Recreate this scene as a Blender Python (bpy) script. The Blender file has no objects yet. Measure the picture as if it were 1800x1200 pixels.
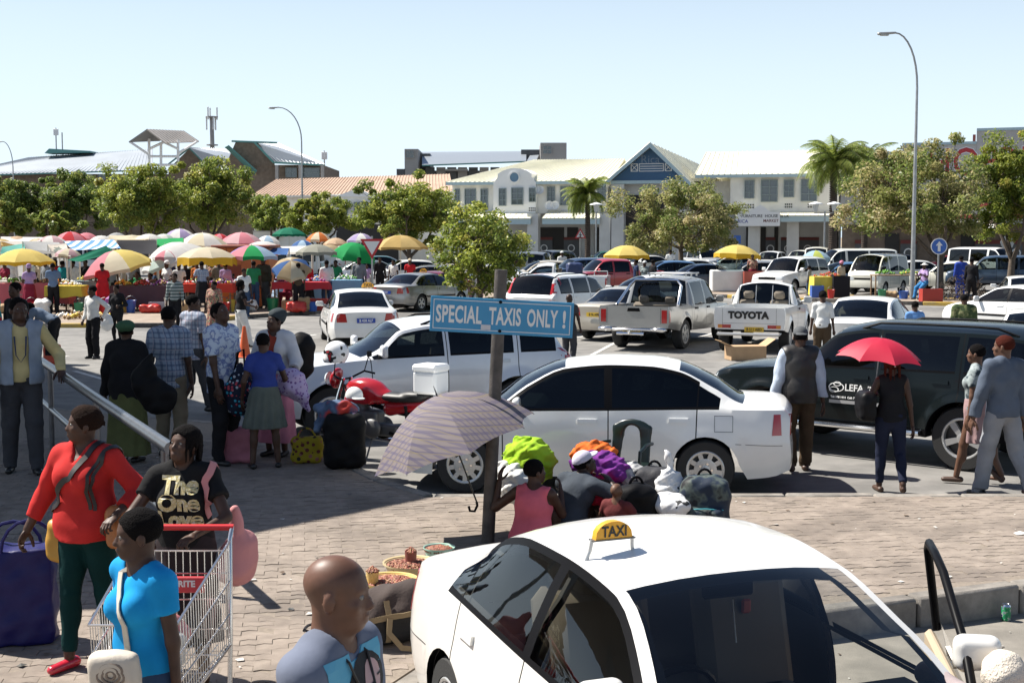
import bpy,math,random
import numpy as np
from mathutils import Vector,Matrix
from mathutils.bvhtree import BVHTree
rnd=random.Random(7)
rng=np.random.default_rng(7)
R=math.radians
scn=bpy.context.scene
COL=scn.collection
CAM_H,FPX=2.7,2300.0
PITCH=math.atan(185.0/FPX)
cd=bpy.data.cameras.new('camera');cam=bpy.data.objects.new('camera',cd);COL.objects.link(cam)
cam.location=(0,0,CAM_H);cam.rotation_euler=(math.pi/2-PITCH,0,0)
cd.sensor_width=36;cd.lens=36*FPX/1800;cd.clip_start=.1;cd.clip_end=3000
scn.camera=cam
SUN=Vector((-.573,.228,.788)).normalized()
wd=bpy.data.worlds.new('World');scn.world=wd;wd.use_nodes=True
_n=wd.node_tree.nodes;_bg=_n['Background']
_sky=_n.new('ShaderNodeTexSky');_sky.sky_type='NISHITA';_sky.sun_disc=False
_sky.sun_elevation=math.asin(SUN.z);_sky.sun_rotation=math.atan2(SUN.x,SUN.y)
_sky.air_density=1.0;_sky.dust_density=1.6;_sky.ozone_density=1.3;_sky.altitude=1000
_tc=_n.new('ShaderNodeTexCoord');_sx=_n.new('ShaderNodeSeparateXYZ');_mr=_n.new('ShaderNodeMapRange');_mx=_n.new('ShaderNodeMix');_mx.data_type='RGBA'
_lk=wd.node_tree.links.new
_lk(_tc.outputs['Generated'],_sx.inputs[0]);_lk(_sx.outputs[2],_mr.inputs[0])
_mr.inputs[1].default_value=-.02;_mr.inputs[2].default_value=.42;_mr.inputs[3].default_value=1;_mr.inputs[4].default_value=0;_mr.interpolation_type='SMOOTHSTEP'
_mx.inputs[7].default_value=(7.2,8.5,9.5,1)
_lk(_sky.outputs[0],_mx.inputs[6]);_lk(_mr.outputs[0],_mx.inputs[0]);_lk(_mx.outputs[2],_bg.inputs[0]);_bg.inputs[1].default_value=.061
sl=bpy.data.lights.new('sun','SUN');sl.energy=5.0;sl.angle=R(.53);sl.color=(1,.95,.87)
so=bpy.data.objects.new('sun',sl);COL.objects.link(so);so.rotation_euler=SUN.to_track_quat('Z','Y').to_euler()
scn.view_settings.view_transform='Standard';scn.view_settings.look='None'
scn.view_settings.gamma=1;scn.view_settings.exposure=1.03;scn.view_settings.use_curve_mapping=False
scn.render.engine='CYCLES'
scn.cycles.max_bounces=6;scn.cycles.transparent_max_bounces=12;scn.cycles.diffuse_bounces=3;scn.cycles.glossy_bounces=3
scn.cycles.caustics_reflective=False;scn.cycles.caustics_refractive=False
def _ray(px,py):
 cx,cy=(px-900)/FPX,(600-py)/FPX
 c,s=math.cos(PITCH),math.sin(PITCH)
 return Vector((cx,c+cy*s,-s+cy*c))
def at(px,py,z=0.0):
 """point of the level z seen at a place of the photograph (1800 x 1200)"""
 d=_ray(px,py);t=(z-CAM_H)/d.z
 return Vector((d.x*t,d.y*t,z))
def at_d(px,py,Y):
 d=_ray(px,py);t=Y/d.y
 return Vector((d.x*t,Y,CAM_H+d.z*t))
MATS={}
def mat(name,col,rough=.55,metal=0.0,coat=0.0,spec=.5,var=0.0,vs=6.0,bump=0.0,bs=60.0,sheen=0.0,dirt=None,trans=0.0):
 if name in MATS:return MATS[name]
 m=bpy.data.materials.new(name);m.use_nodes=True;MATS[name]=m
 nt=m.node_tree;b=nt.nodes['Principled BSDF']
 b.inputs['Base Color'].default_value=(*col,1);b.inputs['Roughness'].default_value=rough
 b.inputs['Metallic'].default_value=metal;b.inputs['Coat Weight'].default_value=coat
 b.inputs['Coat Roughness'].default_value=.04;b.inputs['Specular IOR Level'].default_value=spec
 if sheen:b.inputs['Sheen Weight'].default_value=sheen
 if var or bump:
  tc=nt.nodes.new('ShaderNodeTexCoord')
 if var:
  nz=nt.nodes.new('ShaderNodeTexNoise');nz.inputs['Scale'].default_value=vs;nz.inputs['Detail'].default_value=5
  nt.links.new(tc.outputs['Object'],nz.inputs['Vector'])
  mx=nt.nodes.new('ShaderNodeMix');mx.data_type='RGBA'
  c2=dirt or col
  mx.inputs[6].default_value=(*[max(0,c*(1-var))for c in col],1)
  mx.inputs[7].default_value=(*[min(1,c*(1+var))for c in c2],1)
  mr=nt.nodes.new('ShaderNodeMapRange');mr.inputs[1].default_value=.3;mr.inputs[2].default_value=.7
  nt.links.new(nz.outputs[0],mr.inputs[0]);nt.links.new(mr.outputs[0],mx.inputs[0])
  nt.links.new(mx.outputs[2],b.inputs['Base Color'])
 if bump:
  n2=nt.nodes.new('ShaderNodeTexNoise');n2.inputs['Scale'].default_value=bs;n2.inputs['Detail'].default_value=4
  nt.links.new(tc.outputs['Object'],n2.inputs['Vector'])
  bp=nt.nodes.new('ShaderNodeBump');bp.inputs['Strength'].default_value=min(1,bump);bp.inputs['Distance'].default_value=.01
  nt.links.new(n2.outputs[0],bp.inputs['Height']);nt.links.new(bp.outputs[0],b.inputs['Normal'])
 if trans:
  t=nt.nodes.new('ShaderNodeBsdfTranslucent');src=b.inputs['Base Color'].links
  if src:nt.links.new(src[0].from_socket,t.inputs[0])
  else:t.inputs[0].default_value=(*col,1)
  ms=nt.nodes.new('ShaderNodeMixShader');ms.inputs[0].default_value=trans
  out=nt.nodes['Material Output']
  nt.links.new(b.outputs[0],ms.inputs[1]);nt.links.new(t.outputs[0],ms.inputs[2]);nt.links.new(ms.outputs[0],out.inputs[0])
 return m
def glass(name,tint=(.35,.4,.42),rough=.01,boost=1.0):
 if name in MATS:return MATS[name]
 m=bpy.data.materials.new(name);m.use_nodes=True;MATS[name]=m
 nt=m.node_tree;nt.nodes.remove(nt.nodes['Principled BSDF'])
 tr=nt.nodes.new('ShaderNodeBsdfTransparent');tr.inputs[0].default_value=(*tint,1)
 gl=nt.nodes.new('ShaderNodeBsdfGlossy');gl.inputs['Roughness'].default_value=rough;gl.inputs[0].default_value=(.95,.97,1,1)
 fr=nt.nodes.new('ShaderNodeFresnel');fr.inputs[0].default_value=1.45*boost
 ms=nt.nodes.new('ShaderNodeMixShader')
 nt.links.new(fr.outputs[0],ms.inputs[0]);nt.links.new(tr.outputs[0],ms.inputs[1]);nt.links.new(gl.outputs[0],ms.inputs[2])
 nt.links.new(ms.outputs[0],nt.nodes['Material Output'].inputs[0])
 return m
def pattern(name,kind,cols,scale=10.0,rough=.8):
 """woven or printed cloth: plaid, stripes, blotch, dots, camo"""
 if name in MATS:return MATS[name]
 m=bpy.data.materials.new(name);m.use_nodes=True;MATS[name]=m
 nt=m.node_tree;b=nt.nodes['Principled BSDF'];b.inputs['Roughness'].default_value=rough
 b.inputs['Specular IOR Level'].default_value=.2
 N,L=nt.nodes.new,nt.links.new
 tc=N('ShaderNodeTexCoord')
 def rgb(mix,a,bb,fac):
  mix.data_type='RGBA'
  if isinstance(a,tuple):mix.inputs[6].default_value=(*a,1)
  else:L(a,mix.inputs[6])
  if isinstance(bb,tuple):mix.inputs[7].default_value=(*bb,1)
  else:L(bb,mix.inputs[7])
  L(fac,mix.inputs[0]);return mix.outputs[2]
 def math_(op,a,v):
  n=N('ShaderNodeMath');n.operation=op;L(a,n.inputs[0])
  if isinstance(v,(int,float)):n.inputs[1].default_value=v
  else:L(v,n.inputs[1])
  return n.outputs[0]
 if kind in('plaid','stripes','stripes_v'):
  sp=N('ShaderNodeSeparateXYZ');L(tc.outputs['Object'],sp.inputs[0])
  def band(o,s,duty):
   f=math_('FRACT',math_('MULTIPLY',o,s),0);return math_('LESS_THAN',f,duty)
  if kind=='stripes':out=rgb(N('ShaderNodeMix'),cols[0],cols[1],band(sp.outputs[2],scale,.35))
  elif kind=='stripes_v':
   out=rgb(N('ShaderNodeMix'),cols[0],cols[1],band(sp.outputs[0],scale,.5))
  else:
   ad=math_('ADD',sp.outputs[0],sp.outputs[1])
   a=rgb(N('ShaderNodeMix'),cols[0],cols[1],math_('MULTIPLY',band(sp.outputs[2],scale,.4),.6))
   a=rgb(N('ShaderNodeMix'),a,cols[1],math_('MULTIPLY',band(ad,scale,.4),.6))
   out=rgb(N('ShaderNodeMix'),a,cols[-1],math_('MULTIPLY',math_('ADD',band(ad,scale*.5,.08),band(sp.outputs[2],scale*.5,.08)),.6))
 else:
  if kind=='dots':
   v=N('ShaderNodeTexVoronoi');v.inputs['Scale'].default_value=scale;L(tc.outputs['Object'],v.inputs[0])
   cr=N('ShaderNodeValToRGB');cr.color_ramp.interpolation='CONSTANT'
   el=cr.color_ramp.elements;el[0].position=0;el[0].color=(*cols[1],1);el[1].position=.25;el[1].color=(*cols[1],1)
   for i,c in enumerate(cols[2:]):
    e=el.new(.25+.2*(i+1));e.color=(*c,1)
   sx=N('ShaderNodeSeparateColor');L(v.outputs['Color'],sx.inputs[0]);L(sx.outputs[0],cr.inputs[0])
   out=rgb(N('ShaderNodeMix'),cols[0],cr.outputs[0],math_('LESS_THAN',v.outputs['Distance'],.36))
  else:
   nz=N('ShaderNodeTexNoise');nz.inputs['Scale'].default_value=scale;nz.inputs['Detail'].default_value=3
   L(tc.outputs['Object'],nz.inputs['Vector'])
   cr=N('ShaderNodeValToRGB');cr.color_ramp.interpolation='CONSTANT' if kind=='camo' else 'LINEAR'
   el=cr.color_ramp.elements;n=len(cols)
   el[0].position=0;el[0].color=(*cols[0],1);el[1].position=.62;el[1].color=(*cols[-1],1)
   for i in range(1,n-1):
    e=el.new(.38+.24*i/(n-1));e.color=(*cols[i],1)
   L(nz.outputs[0],cr.inputs[0]);out=cr.outputs[0]
 L(out,b.inputs['Base Color'])
 return m
def tag(o,label=None,cat=None,group=None,kind=None):
 if label:o['label']=label
 if cat:o['category']=cat
 if group:o['group']=group
 if kind:o['kind']=kind
 return o
def thing(name,label,cat,loc=(0,0,0),rz=0.0,group=None,parent=None):
 o=bpy.data.objects.new(name,None);COL.objects.link(o);o.location=loc;o.rotation_euler=(0,0,rz)
 o.empty_display_size=.2
 return tag(o,label,cat,group)
def obj(name,V,F,mats,parent=None,smooth=0.0,mi=None,loc=None):
 """one mesh object; smooth = angle in degrees below which edges are smoothed"""
 me=bpy.data.meshes.new(name)
 V=np.asarray(V,dtype=np.float32)
 me.from_pydata(V.tolist()if not isinstance(V,list)else V,[],F if isinstance(F,list)else F.tolist())
 for m in(mats if isinstance(mats,(list,tuple))else[mats]):me.materials.append(m)
 if mi is not None:me.polygons.foreach_set('material_index',np.asarray(mi,dtype=np.int32))
 if smooth:
  me.polygons.foreach_set('use_smooth',np.ones(len(me.polygons),dtype=bool))
  if smooth<180:me.set_sharp_from_angle(angle=R(smooth))
 me.update()
 o=bpy.data.objects.new(name,me);COL.objects.link(o)
 if parent is not None:o.parent=parent
 if loc is not None:o.location=loc
 return o
def copy_tree(o,parent=None,label=None,loc=None,rz=None):
 c=o.copy();COL.objects.link(c)
 if parent is not None:c.parent=parent
 for ch in list(o.children):copy_tree(ch,c)
 if label:c['label']=label
 if loc is not None:c.location=loc
 if rz is not None:c.rotation_euler=(0,0,rz)
 return c
class MB:
 """collects shapes into one mesh"""
 def __init__(s):s.V,s.F,s.I=[],[],[]
 def add(s,V,F,mi=0):
  n=len(s.V);s.V+=[tuple(map(float,v))for v in V]
  s.F+=[[i+n for i in f]for f in F];s.I+=[mi]*len(F);return s
 def box(s,c,d,mi=0,rz=0.0,bev=0.0,M=None):
  x,y,z=[v/2 for v in d]
  if bev:
   b=min(bev,x*.9,y*.9,z*.9);V=[];idx={}
   F=[]
   for sx in(-1,1):
    for sy in(-1,1):
     for sz in(-1,1):
      for k,(a,bb,cc)in enumerate(((x,y-b,z-b),(x-b,y,z-b),(x-b,y-b,z))):
       idx[sx,sy,sz,k]=len(V);V.append((sx*a,sy*bb,sz*cc))
   for sx in(-1,1):F.append([idx[sx,a,c,0]for a,c in((-1,-1),(1,-1),(1,1),(-1,1))][::sx])
   for sy in(-1,1):F.append([idx[a,sy,c,1]for a,c in((-1,-1),(1,-1),(1,1),(-1,1))][::-sy])
   for sz in(-1,1):F.append([idx[a,c,sz,2]for a,c in((-1,-1),(1,-1),(1,1),(-1,1))][::sz])
   for sx in(-1,1):
    for sy in(-1,1):
     F.append([idx[sx,sy,-1,0],idx[sx,sy,-1,1],idx[sx,sy,1,1],idx[sx,sy,1,0]][::sx*sy])
    for sz in(-1,1):
     F.append([idx[sx,-1,sz,0],idx[sx,1,sz,0],idx[sx,1,sz,2],idx[sx,-1,sz,2]][::sx*sz])
     for sy in(-1,1):F.append([idx[sx,sy,sz,k]for k in range(3)][::sx*sy*sz])
   for sy in(-1,1):
    for sz in(-1,1):F.append([idx[-1,sy,sz,1],idx[1,sy,sz,1],idx[1,sy,sz,2],idx[-1,sy,sz,2]][::-sy*sz])
  else:
   V=[(sx*x,sy*y,sz*z)for sx in(-1,1)for sy in(-1,1)for sz in(-1,1)]
   F=[[0,1,3,2],[4,6,7,5],[0,4,5,1],[2,3,7,6],[0,2,6,4],[1,5,7,3]]
  m=M or(Matrix.Translation(c)@Matrix.Rotation(rz,4,'Z'))
  return s.add([m@Vector(v)for v in V],F,mi)
 def tube(s,P,r,mi=0,n=8,cap=True,closed=False):
  P=[Vector(p)for p in P];m=len(P)
  rr=r if isinstance(r,(list,tuple))else[r]*m
  V=[];up=None
  for i,p in enumerate(P):
   a=P[(i-1)%m]if(i>0 or closed)else p;b=P[(i+1)%m]if(i<m-1 or closed)else p
   t=(b-a).normalized()
   if up is None:up=Vector((0,0,1))if abs(t.z)<.9 else Vector((1,0,0))
   u=t.cross(up)
   if u.length<1e-4:u=t.orthogonal()
   u.normalize();v=u.cross(t);up=v
   for k in range(n):
    q=2*math.pi*k/n;V.append(p+(u*math.cos(q)+v*math.sin(q))*rr[i])
  F=[]
  for i in range(m if closed else m-1):
   j=(i+1)%m
   for k in range(n):F.append([i*n+k,i*n+(k+1)%n,j*n+(k+1)%n,j*n+k])
  if cap and not closed:F+=[list(range(n))[::-1],[(m-1)*n+k for k in range(n)]]
  return s.add(V,F,mi)
 def lathe(s,prof,n=16,mi=0,M=None,close=False):
  """profile of (radius, height) turned about z"""
  V=[];F=[];m=len(prof)
  for r,z in prof:
   for k in range(n):
    a=2*math.pi*k/n;V.append(Vector((r*math.cos(a),r*math.sin(a),z)))
  for i in range(m-1 if not close else m):
   j=(i+1)%m
   for k in range(n):F.append([i*n+k,i*n+(k+1)%n,j*n+(k+1)%n,j*n+k])
  if M:V=[M@v for v in V]
  return s.add(V,F,mi)
 def prism(s,P,z0,z1,mi=0,M=None):
  n=len(P);V=[(x,y,z0)for x,y in P]+[(x,y,z1)for x,y in P]
  F=[list(range(n))[::-1],list(range(n,2*n))]+[[i,(i+1)%n,n+(i+1)%n,n+i]for i in range(n)]
  if M:V=[M@Vector(v)for v in V]
  return s.add(V,F,mi)
 def quad(s,a,b,c,d,mi=0):return s.add([a,b,c,d],[[0,1,2,3]],mi)
 def build(s,name,mats,parent=None,smooth=0.0,loc=None):
  return obj(name,s.V,s.F,mats,parent,smooth,s.I if isinstance(mats,(list,tuple))else None,loc)
_dg=None
def text_mesh(s,size=1.0,bold=0.0,ext=0.0,sx=1.0,align='CENTER',space=1.0):
 """flat (or thick) lettering as vertices and faces in the XY plane, centred on the origin"""
 cu=bpy.data.curves.new('lettering','FONT');cu.body=s;cu.size=size;cu.offset=bold;cu.extrude=ext
 cu.align_x=align;cu.align_y='CENTER';cu.space_character=space;cu.resolution_u=3
 o=bpy.data.objects.new('lettering',cu);COL.objects.link(o)
 dg=bpy.context.evaluated_depsgraph_get();me=o.evaluated_get(dg).to_mesh()
 V=[(v.co.x*sx,v.co.y,v.co.z)for v in me.vertices];F=[list(p.vertices)for p in me.polygons]
 o.evaluated_get(dg).to_mesh_clear();bpy.data.objects.remove(o);bpy.data.curves.remove(cu)
 return V,F
def frame(o,x,y):
 """matrix with the given origin, x axis and y axis (z = x cross y)"""
 x=Vector(x).normalized();z=x.cross(Vector(y)).normalized();y=z.cross(x)
 return Matrix(((x.x,y.x,z.x,o[0]),(x.y,y.y,z.y,o[1]),(x.z,y.z,z.z,o[2]),(0,0,0,1)))
def bvh_of(*pairs):
 V=[];F=[]
 for v,f in pairs:
  n=len(V);V+=[Vector(p)for p in v];F+=[[i+n for i in q]for q in f]
 return BVHTree.FromPolygons(V,F)
def drape(V,bvh,M,off=.004,far=2.0):
 """lay flat shapes (local XY of M) on a surface, looking along -Z of M"""
 d=-(M.to_3x3()@Vector((0,0,1)));out=[];last=None
 for v in V:
  p=M@Vector((v[0],v[1],0));hit=bvh.ray_cast(p,d,far)
  if hit[0]is None:
   q=p+d*(last if last is not None else 1.02);n=bvh.find_nearest(q)
   if n[0]is not None:q=n[0]+n[1]*off
  else:q=hit[0]-d*off;last=hit[3]-off
  out.append(q-d*v[2]if len(v)>2 else q)
 return out
def patch(bvh,M,quad,nu=6,nv=4,off=.006,thick=.012):
 """a four-cornered patch laid on a surface, with a rim"""
 a,b,c,d=[Vector((*q,0))for q in quad];V=[];F=[]
 for j in range(nv+1):
  for i in range(nu+1):
   u,v=i/nu,j/nv
   V.append(tuple((a.lerp(b,u)).lerp(d.lerp(c,u),v)))
 W=drape(V,bvh,M,off);dn=-(M.to_3x3()@Vector((0,0,1)))
 k=len(W);W2=W+[w+dn*thick for w in W]
 idx=lambda i,j:j*(nu+1)+i
 for j in range(nv):
  for i in range(nu):F.append([idx(i,j),idx(i+1,j),idx(i+1,j+1),idx(i,j+1)])
 ring=[idx(i,0)for i in range(nu)]+[idx(nu,j)for j in range(nv)]+[idx(i,nv)for i in range(nu,0,-1)]+[idx(0,j)for j in range(nv,0,-1)]
 for p,q in zip(ring,ring[1:]+ring[:1]):F.append([q,p,p+k,q+k])
 return W2,F
def surface_nets(F,lo,h):
 inside=F<0
 c=[inside[i:F.shape[0]-1+i,j:F.shape[1]-1+j,k:F.shape[2]-1+k]for i in(0,1)for j in(0,1)for k in(0,1)]
 s=sum(x.astype(np.int8)for x in c);act=(s>0)&(s<8)
 ii=np.argwhere(act)
 if len(ii)==0:return np.zeros((0,3)),[]
 idx=-np.ones(act.shape,dtype=np.int64);idx[act]=np.arange(len(ii))
 val=np.stack([F[ii[:,0]+i,ii[:,1]+j,ii[:,2]+k]for i in(0,1)for j in(0,1)for k in(0,1)],1)
 corner=np.array([(i,j,k)for i in(0,1)for j in(0,1)for k in(0,1)],dtype=np.float64)
 acc=np.zeros((len(ii),3));cnt=np.zeros(len(ii))
 for a in range(8):
  for b in range(a+1,8):
   if bin(a^b).count('1')!=1:continue
   va,vb=val[:,a],val[:,b];m=(va<0)!=(vb<0)
   t=np.where(m,va/np.where(m,va-vb,1),0)
   acc[m]+=(corner[a]+(corner[b]-corner[a])*t[:,None])[m];cnt[m]+=1
 V=(ii+acc/cnt[:,None])*h+np.asarray(lo)
 Q=[]
 for ax in range(3):
  sl0=[slice(None)]*3;sl1=[slice(None)]*3
  sl0[ax]=slice(0,-1);sl1[ax]=slice(1,None)
  a,b=inside[tuple(sl0)],inside[tuple(sl1)]
  e=np.argwhere(a!=b);u,v=(ax+1)%3,(ax+2)%3
  e=e[(e[:,u]>0)&(e[:,v]>0)&(e[:,u]<F.shape[u]-1)&(e[:,v]<F.shape[v]-1)]
  if len(e)==0:continue
  fl=a[tuple(e.T)]
  def at_(du,dv):
   q=e.copy();q[:,u]-=du;q[:,v]-=dv;return idx[tuple(q.T)]
  q=np.stack([at_(1,1),at_(0,1),at_(0,0),at_(1,0)],1)
  q[~fl]=q[~fl][:,::-1];Q.append(q)
 Q=np.concatenate(Q);Q=Q[(Q>=0).all(1)]
 return V,Q
def _v(a):return np.asarray(a,dtype=np.float64)
class Sdf:
 def __init__(s,h):s.h=h;s.ops=[]
 def _put(s,fn,lo,hi,k,op):s.ops.append((fn,_v(lo),_v(hi),k,op));return s
 def cone(s,a,b,r1,r2,k=.02,op='u',cut=None,flat=None):
  """round cone; cut=(point, dir) trims beyond point; flat=(axis, factor) squashes it about the middle"""
  a,b=_v(a),_v(b);ab=b-a;L=max(1e-9,ab@ab);rm=max(r1,r2)
  def fn(X,Y,Z):
   dx,dy,dz=X-a[0],Y-a[1],Z-a[2]
   t=np.clip((dx*ab[0]+dy*ab[1]+dz*ab[2])/L,0,1)
   ex,ey,ez=dx-t*ab[0],dy-t*ab[1],dz-t*ab[2]
   if flat is not None:
    n,f=flat;w=(ex*n[0]+ey*n[1]+ez*n[2])*(1/f-1);ex=ex+w*n[0];ey=ey+w*n[1];ez=ez+w*n[2]
   d=np.sqrt(ex*ex+ey*ey+ez*ez)-(r1+(r2-r1)*t)
   if cut is not None:
    p,n=cut;d=np.maximum(d,(X-p[0])*n[0]+(Y-p[1])*n[1]+(Z-p[2])*n[2])
   return d
  return s._put(fn,np.minimum(a,b)-rm,np.maximum(a,b)+rm,k,op)
 def ell(s,c,r,A=None,k=.02,op='u'):
  c,r=_v(c),_v(r);A=np.eye(3)if A is None else _v(A);m=max(r)
  def fn(X,Y,Z):
   dx,dy,dz=X-c[0],Y-c[1],Z-c[2]
   p=[(dx*A[i][0]+dy*A[i][1]+dz*A[i][2])/r[i]for i in range(3)]
   k0=np.sqrt(p[0]**2+p[1]**2+p[2]**2)+1e-9
   k1=np.sqrt((p[0]/r[0])**2+(p[1]/r[1])**2+(p[2]/r[2])**2)+1e-9
   return k0*(k0-1)/k1
  return s._put(fn,c-m,c+m,k,op)
 def box(s,c,d,A=None,r=.01,k=.01,op='u'):
  c,d=_v(c),_v(d)/2-r;A=np.eye(3)if A is None else _v(A);m=np.linalg.norm(d)+r
  def fn(X,Y,Z):
   dx,dy,dz=X-c[0],Y-c[1],Z-c[2]
   q=[np.abs(dx*A[i][0]+dy*A[i][1]+dz*A[i][2])-d[i]for i in range(3)]
   o=np.sqrt(sum(np.maximum(x,0)**2 for x in q))
   return o+np.minimum(np.maximum(q[0],np.maximum(q[1],q[2])),0)-r
  return s._put(fn,c-m,c+m,k,op)
 def skirt(s,a,b,r0,r1,sy=.8,wave=.0,nw=9,k=.02,ph=0.0):
  """hanging cloth from a down to b: elliptic, widening, with folds"""
  a,b=_v(a),_v(b);m=max(r0,r1)*1.2
  def fn(X,Y,Z):
   t=np.clip((a[2]-Z)/max(1e-6,a[2]-b[2]),0,1)
   dx=X-(a[0]+(b[0]-a[0])*t);dy=(Y-(a[1]+(b[1]-a[1])*t))/sy
   rr=r0+(r1-r0)*t**.8+wave*t*np.sin(np.arctan2(dy,dx)*nw+ph+2*t)
   return np.maximum(np.sqrt(dx*dx+dy*dy)-rr,np.maximum(Z-a[2],b[2]-Z))*.85
  return s._put(fn,np.minimum(a,b)-[m,m,0],np.maximum(a,b)+[m,m,0],k,'u')
 def plane(s,p,n):
  """keep what lies behind the plane"""
  p,n=_v(p),_v(n)/np.linalg.norm(n)
  s.ops.append((lambda X,Y,Z:(X-p[0])*n[0]+(Y-p[1])*n[1]+(Z-p[2])*n[2],None,None,0,'i'));return s
 def wrinkle(s,amp=.004,f=28.0,seed=0):
  q=np.random.default_rng(seed).uniform(0,6,6)
  def fn(X,Y,Z):
   return amp*(np.sin(f*(Z+.6*X)+q[0]+2*np.sin(9*Y+q[1]))*np.sin(.5*f*(X-Y)+q[2])+.6*np.sin(1.7*f*(Z-.7*X+.3*Y)+q[3])*np.sin(13*X+9*Z+q[4])-(1.0 if amp<.01 else 0))
  s.ops.append((fn,None,None,0,'d'));return s
 def mesh(s):
  lo=np.min([o[1]for o in s.ops if o[1]is not None and o[4]=='u'],axis=0)-3*s.h
  hi=np.max([o[2]for o in s.ops if o[2]is not None and o[4]=='u'],axis=0)+3*s.h
  n=np.ceil((hi-lo)/s.h).astype(int)+1
  F=np.full(n,.2,dtype=np.float64)
  ax=[lo[i]+np.arange(n[i])*s.h for i in range(3)]
  for fn,l,h,k,op in s.ops:
   if l is None:sl=[slice(0,n[i])for i in range(3)]
   else:
    mg=k+2.5*s.h
    a=np.clip(np.floor((l-mg-lo)/s.h).astype(int),0,n-1);b=np.clip(np.ceil((h+mg-lo)/s.h).astype(int)+1,1,n)
    if(b<=a).any():continue
    sl=[slice(a[i],b[i])for i in range(3)]
   X=ax[0][sl[0]][:,None,None];Y=ax[1][sl[1]][None,:,None];Z=ax[2][sl[2]][None,None,:]
   G=F[tuple(sl)];d=fn(X,Y,Z)
   if op=='u':
    if k>0:
     t=np.clip(.5+.5*(d-G)/k,0,1);F[tuple(sl)]=d+(G-d)*t-k*t*(1-t)
    else:F[tuple(sl)]=np.minimum(G,d)
   elif op=='s':
    kk=max(k,1e-6);t=np.clip(.5-.5*(d+G)/kk,0,1);F[tuple(sl)]=G+(-d-G)*t+kk*t*(1-t)
   elif op=='i':F[tuple(sl)]=np.maximum(G,d)
   elif op=='d':F[tuple(sl)]=G+d
  return surface_nets(F,lo,s.h)
 def build(s,name,m,parent=None,smooth=180,xf=None):
  V,Q=s.mesh()
  if len(V)==0:return None
  if xf is not None:V=np.asarray([xf@Vector(v)for v in V])
  return obj(name,V,Q,m,parent,smooth)
def pchip(P):
 x=np.array([p[0]for p in P],float);y=np.array([p[1]for p in P],float)
 h=np.diff(x);d=np.diff(y)/h;m=np.zeros_like(y)
 m[0],m[-1]=d[0],d[-1]
 for i in range(1,len(x)-1):
  if d[i-1]*d[i]>0:
   w1,w2=2*h[i]+h[i-1],h[i]+2*h[i-1];m[i]=(w1+w2)/(w1/d[i-1]+w2/d[i])
 def f(s):
  s=min(max(s,x[0]),x[-1]);i=min(int(np.searchsorted(x,s,'right'))-1,len(h)-1);i=max(i,0)
  t=(s-x[i])/h[i];a,b=y[i],y[i+1]
  return((1+2*t)*(1-t)**2*a+t*(1-t)**2*h[i]*m[i]+t*t*(3-2*t)*b+t*t*(t-1)*h[i]*m[i+1])
 return f
PAINT=lambda n,c,**k:mat('paint_'+n,c,rough=k.get('rough',.28),coat=k.get('coat',.7),metal=k.get('metal',0),var=.09,vs=1.6)
P_WHITE=PAINT('white',(.72,.72,.70));P_PEARL=PAINT('pearl',(.70,.685,.65));P_SILVER=PAINT('silver',(.33,.325,.31),metal=.6,rough=.35)
P_GREY=PAINT('grey',(.2,.21,.22),metal=.5,rough=.35);P_BLACK=mat('paint_dark',(.006,.009,.010),rough=.16,spec=.22);P_NAVY=PAINT('navy',(.02,.035,.07))
P_RED=PAINT('red',(.35,.02,.025));P_MAROON=PAINT('maroon',(.16,.012,.02));P_BLUE=PAINT('blue',(.06,.13,.25));P_GREEN=PAINT('green',(.02,.09,.075))
P_LIGHT=PAINT('light_silver',(.55,.56,.56),metal=.4,rough=.35);P_CREAM=PAINT('cream',(.72,.70,.60))
M_TRIM=mat('black_trim',(.006,.006,.007),rough=.38,spec=.06);M_RUB=mat('tyre_rubber',(.022,.022,.022),rough=.85,bump=.3,bs=90)
M_INT=mat('car_interior',(.06,.057,.055),rough=.85);M_SEAT=mat('car_seat_cloth',(.16,.135,.105),rough=.95)
M_BEIGE=mat('beige_vinyl',(.36,.29,.2),rough=.7)
M_ALU=mat('wheel_silver',(.55,.55,.54),rough=.35,metal=.6);M_CHROME=mat('chrome',(.8,.8,.8),rough=.12,metal=1.0)
M_STEEL=mat('dark_steel',(.12,.12,.12),rough=.5,metal=.6)
M_HEADL=mat('headlight_glass',(.62,.66,.68),rough=.08,coat=1);M_TAILR=mat('tail_light_red',(.38,.012,.012),rough=.12,coat=1)
M_AMBER=mat('amber_lens',(.6,.2,.02),rough=.12,coat=1)
M_PLY=mat('plate_yellow',(.62,.4,.03),rough=.4);M_PLB=mat('plate_blue',(.015,.06,.35),rough=.4);M_PLW=mat('plate_white',(.7,.7,.66),rough=.4)
M_INK=mat('black_lettering',(.012,.012,.012),rough=.5);M_WINK=mat('white_lettering',(.75,.75,.73),rough=.5)
G_CLEAR=glass('car_glass',(.42,.47,.46));G_TINT=glass('tinted_glass',(.10,.12,.12));G_DARK=glass('dark_glass',(.035,.045,.05))
G_GREENISH=glass('greenish_screen',(.45,.58,.56))
def lagr(z,a,b,c,t):
 return a*(2*t-1)*(t-1)+b*4*t*(1-t)+c*t*(2*t-1)
class CarSpec:
 def __init__(s,**k):s.__dict__.update(k)
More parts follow.
